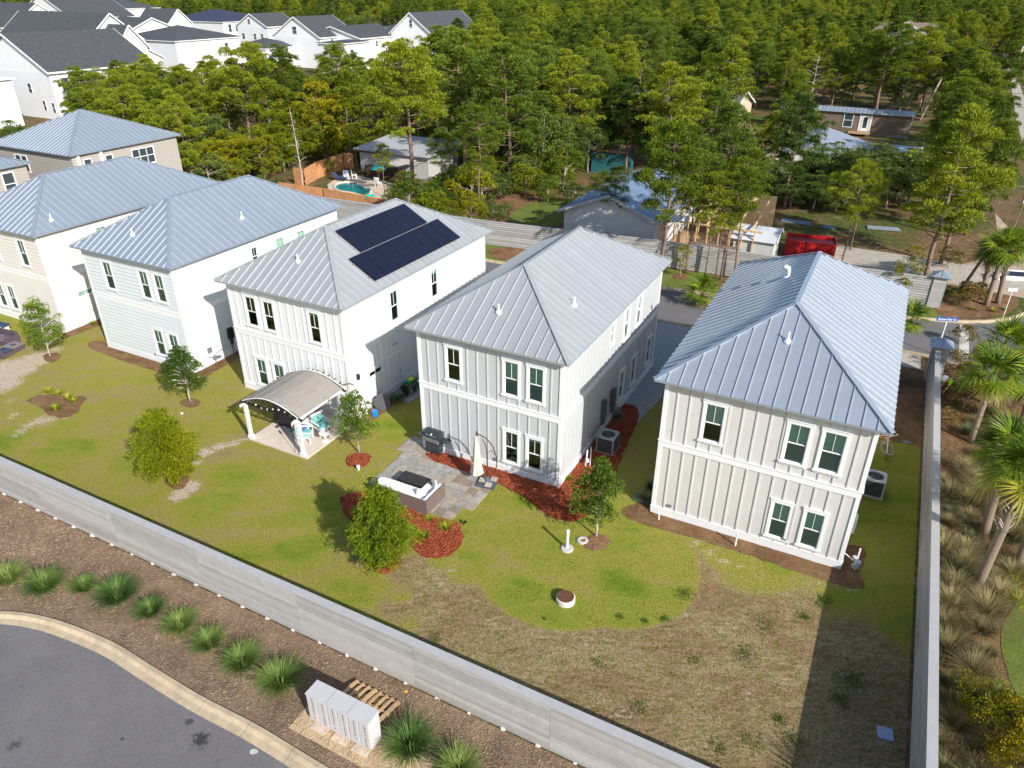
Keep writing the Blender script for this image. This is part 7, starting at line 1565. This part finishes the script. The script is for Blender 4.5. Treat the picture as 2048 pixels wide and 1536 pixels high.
MB().box(.2,5.2,-.6,-.42,2.6,2.78).build('beam',DBR,H); MB().box(1.5,6.5,.2,.8,.0,1.05).build('bar_counter',DBR,H)
for k in range(10): MB().box(5.0+k*.30,5.24+k*.30,-2.4,.9,2.05,2.10).build('slat',mat('pergola_slats',(.50,.44,.42),.8,var=.2),H)
for x in (5.1,7.8): MB().box(x,x+.12,-2.3,-2.18,0,2.05).build('post',DBR,H)
# cedar fence round the pool
CED=mat('cedar_board',(.56,.27,.12),.8,var=.22,scale=2.5,bmp=.3)
def picket(label,P,h=1.75,wd=.28,name='cedar_fence'):
    F=thing(name,label,'fence'); rgp=random.Random(3); c=[MB().box(0,wd-.015,-.012,.012,.02,h+d_).mesh('board',CED) for d_ in (0,.02,-.02)]
    for p,q in zip(P,P[1:]):
        L=(q-p).length; d=(q-p).normalized(); rz=math.atan2(d.y,d.x)
        for k in range(int(L/wd)): r_=p+d*k*wd; put('board',rgp.choice(c),F,(r_.x,r_.y,0),rz)
        for z in (.4,1.4): m=MB(); m.box(0,L,.014,.07,z,z+.09); m.build('rail',CED,F,tuple(p),rz)
    return F
picket('orange cedar fence standing behind the swimming pool',[G(612,372),G(636,357),G(690,337),G(711,350) if False else G(712,338)]); picket('short orange cedar fence right of the long pool fence',[G(590,368),G(611,372)])
picket('low orange cedar fence between the pool and the street fence',[G(560,395),G(650,408),G(735,424),G(790,436)],1.45)
for i,(u,v,l) in enumerate([(694,360,'white sun lounger behind the pool'),(681,362,'blue grey sun lounger at the left of the pool'),(709,358,'white garden chair at the top of the pool'),(757,374,'white plastic chair between the pine trunk and pool')]):
    p=G(u,v); t=thing('sun_lounger' if i<2 else 'garden_chair',l,'lounger' if i<2 else 'chair',(p.x,p.y,.05),i*.8+.3); m=WHITE if i!=1 else NAVY
    if i<2: MB().box(-.3,.3,-.9,.4,.25,.33).build('seat',m,t); b=MB(); b.beam((0,.4,.3),(0,1.0,.75),.6,.06); b.build('backrest',m,t)
    else: MB().box(-.28,.28,-.28,.28,.38,.44).build('seat',m,t); MB().box(-.28,.28,.24,.3,.44,.98).build('backrest',m,t)
    for x in (-.25,.22):
        for y in (-.7 if i<2 else -.25,.2): MB().box(x,x+.05,y,y+.05,0,.26 if i<2 else .38).build('leg',m,t)
p=G(760,368); t=thing('parasol','closed teal parasol beside the pool','parasol',(p.x,p.y,.05)); MB().tube([(0,0,0),(0,0,2.0)],.03).build('pole',DBR,t); MB().lathe([(.9,1.55),(.5,1.8),(.02,2.05)],10).build('canopy',mat('teal_canvas',(.0,.28,.30),.8),t)
p=G(735,398); t=thing('pool_float','turquoise inflatable lying by the pool edge','pool float',(p.x,p.y,.1)); b=MB(); b.tube([(.6*math.cos(k*.52),.5*math.sin(k*.52),.1) for k in range(13)],.16,8,False); b.build('ring',mat('turquoise_vinyl',(.0,.55,.45),.3),t)
# utility poles and lines
for i,(u,v,vt,l) in enumerate([(1322+0,0,0,''),(2024,158,92,'pale utility pole by the footpath at the top right'),(1985,112,48,'second pale utility pole, further up the footpath'),(2015,75,50,'third small utility pole near the top right corner')]):
    if not l: continue
    p=G(u,v); hh=zat(p,vt); t=thing('utility_pole',l,'pole',(p.x,p.y,0),0,'utility poles along the footpath'); MB().tube([(0,0,0),(.2,0,hh)],.22,8).build('pole',DEADW,t); MB().box(-1.2,1.4,-.1,.1,hh-1.0,hh-.8).build('crossarm',DEADW,t)
p0=G(1840,240); t=thing('utility_pole','leaning brown utility pole at the end of the mobile home','pole',(p0.x,p0.y,0)); MB().tube([(0,0,0),(1.6,0,6.0)],.16,8).build('pole',DEADW,t)
for zz,l in ((7.4,'upper power line crossing above the wood'),(6.0,'lower power line crossing above the wood')):
    m=MB(); A=AB(-60,100,zz+1); Bp=AB(12,100,zz+1); m.tube([A.lerp(Bp,k/16)-Vector((0,0,1.2*math.sin(math.pi*k/16))) for k in range(17)],.02,4); tag(m.build('power_line',BLACKM),l,'power line')
# road at the far right and footpath
sheet('footpath',[tuple(G(*p)[:2]) for p in ((2048,300),(2030,230),(2022,165),(2010,120),(2004,100),(2012,100),(2022,120),(2038,165),(2060,230),(2090,300))],.02,CONC)
sheet('grass_strip',[tuple(G(*p)[:2]) for p in ((2015,260),(1990,180),(1975,130),(1965,100),(2000,100),(2014,160),(2030,240),(2040,290))],.016,TURF)
sheet('clearing',[tuple(G(*p)[:2]) for p in ((1010,440),(1040,415),(1100,395),(1130,400),(1128,440),(1085,470),(1030,460))],.016,TURF)
far_house('pale house with white gable glimpsed above the dark oaks',-44,-37,205,216,5.2,7.6,'b',roofm=mat('pale_roof',(.50,.52,.56),.6))
sheet('grass_patch',[tuple(G(*p)[:2]) for p in ((1470,275),(1540,240),(1640,235),(1690,262),(1640,275),(1540,290))],.016,TURF)
sheet('lot_grass',[tuple(AB(*q)[:2]) for q in ((-46,50.5),(-24,51.5),(-24,64),(-34,66),(-46,58))],.012,BROWNM)
print('objects',len(bpy.data.objects))
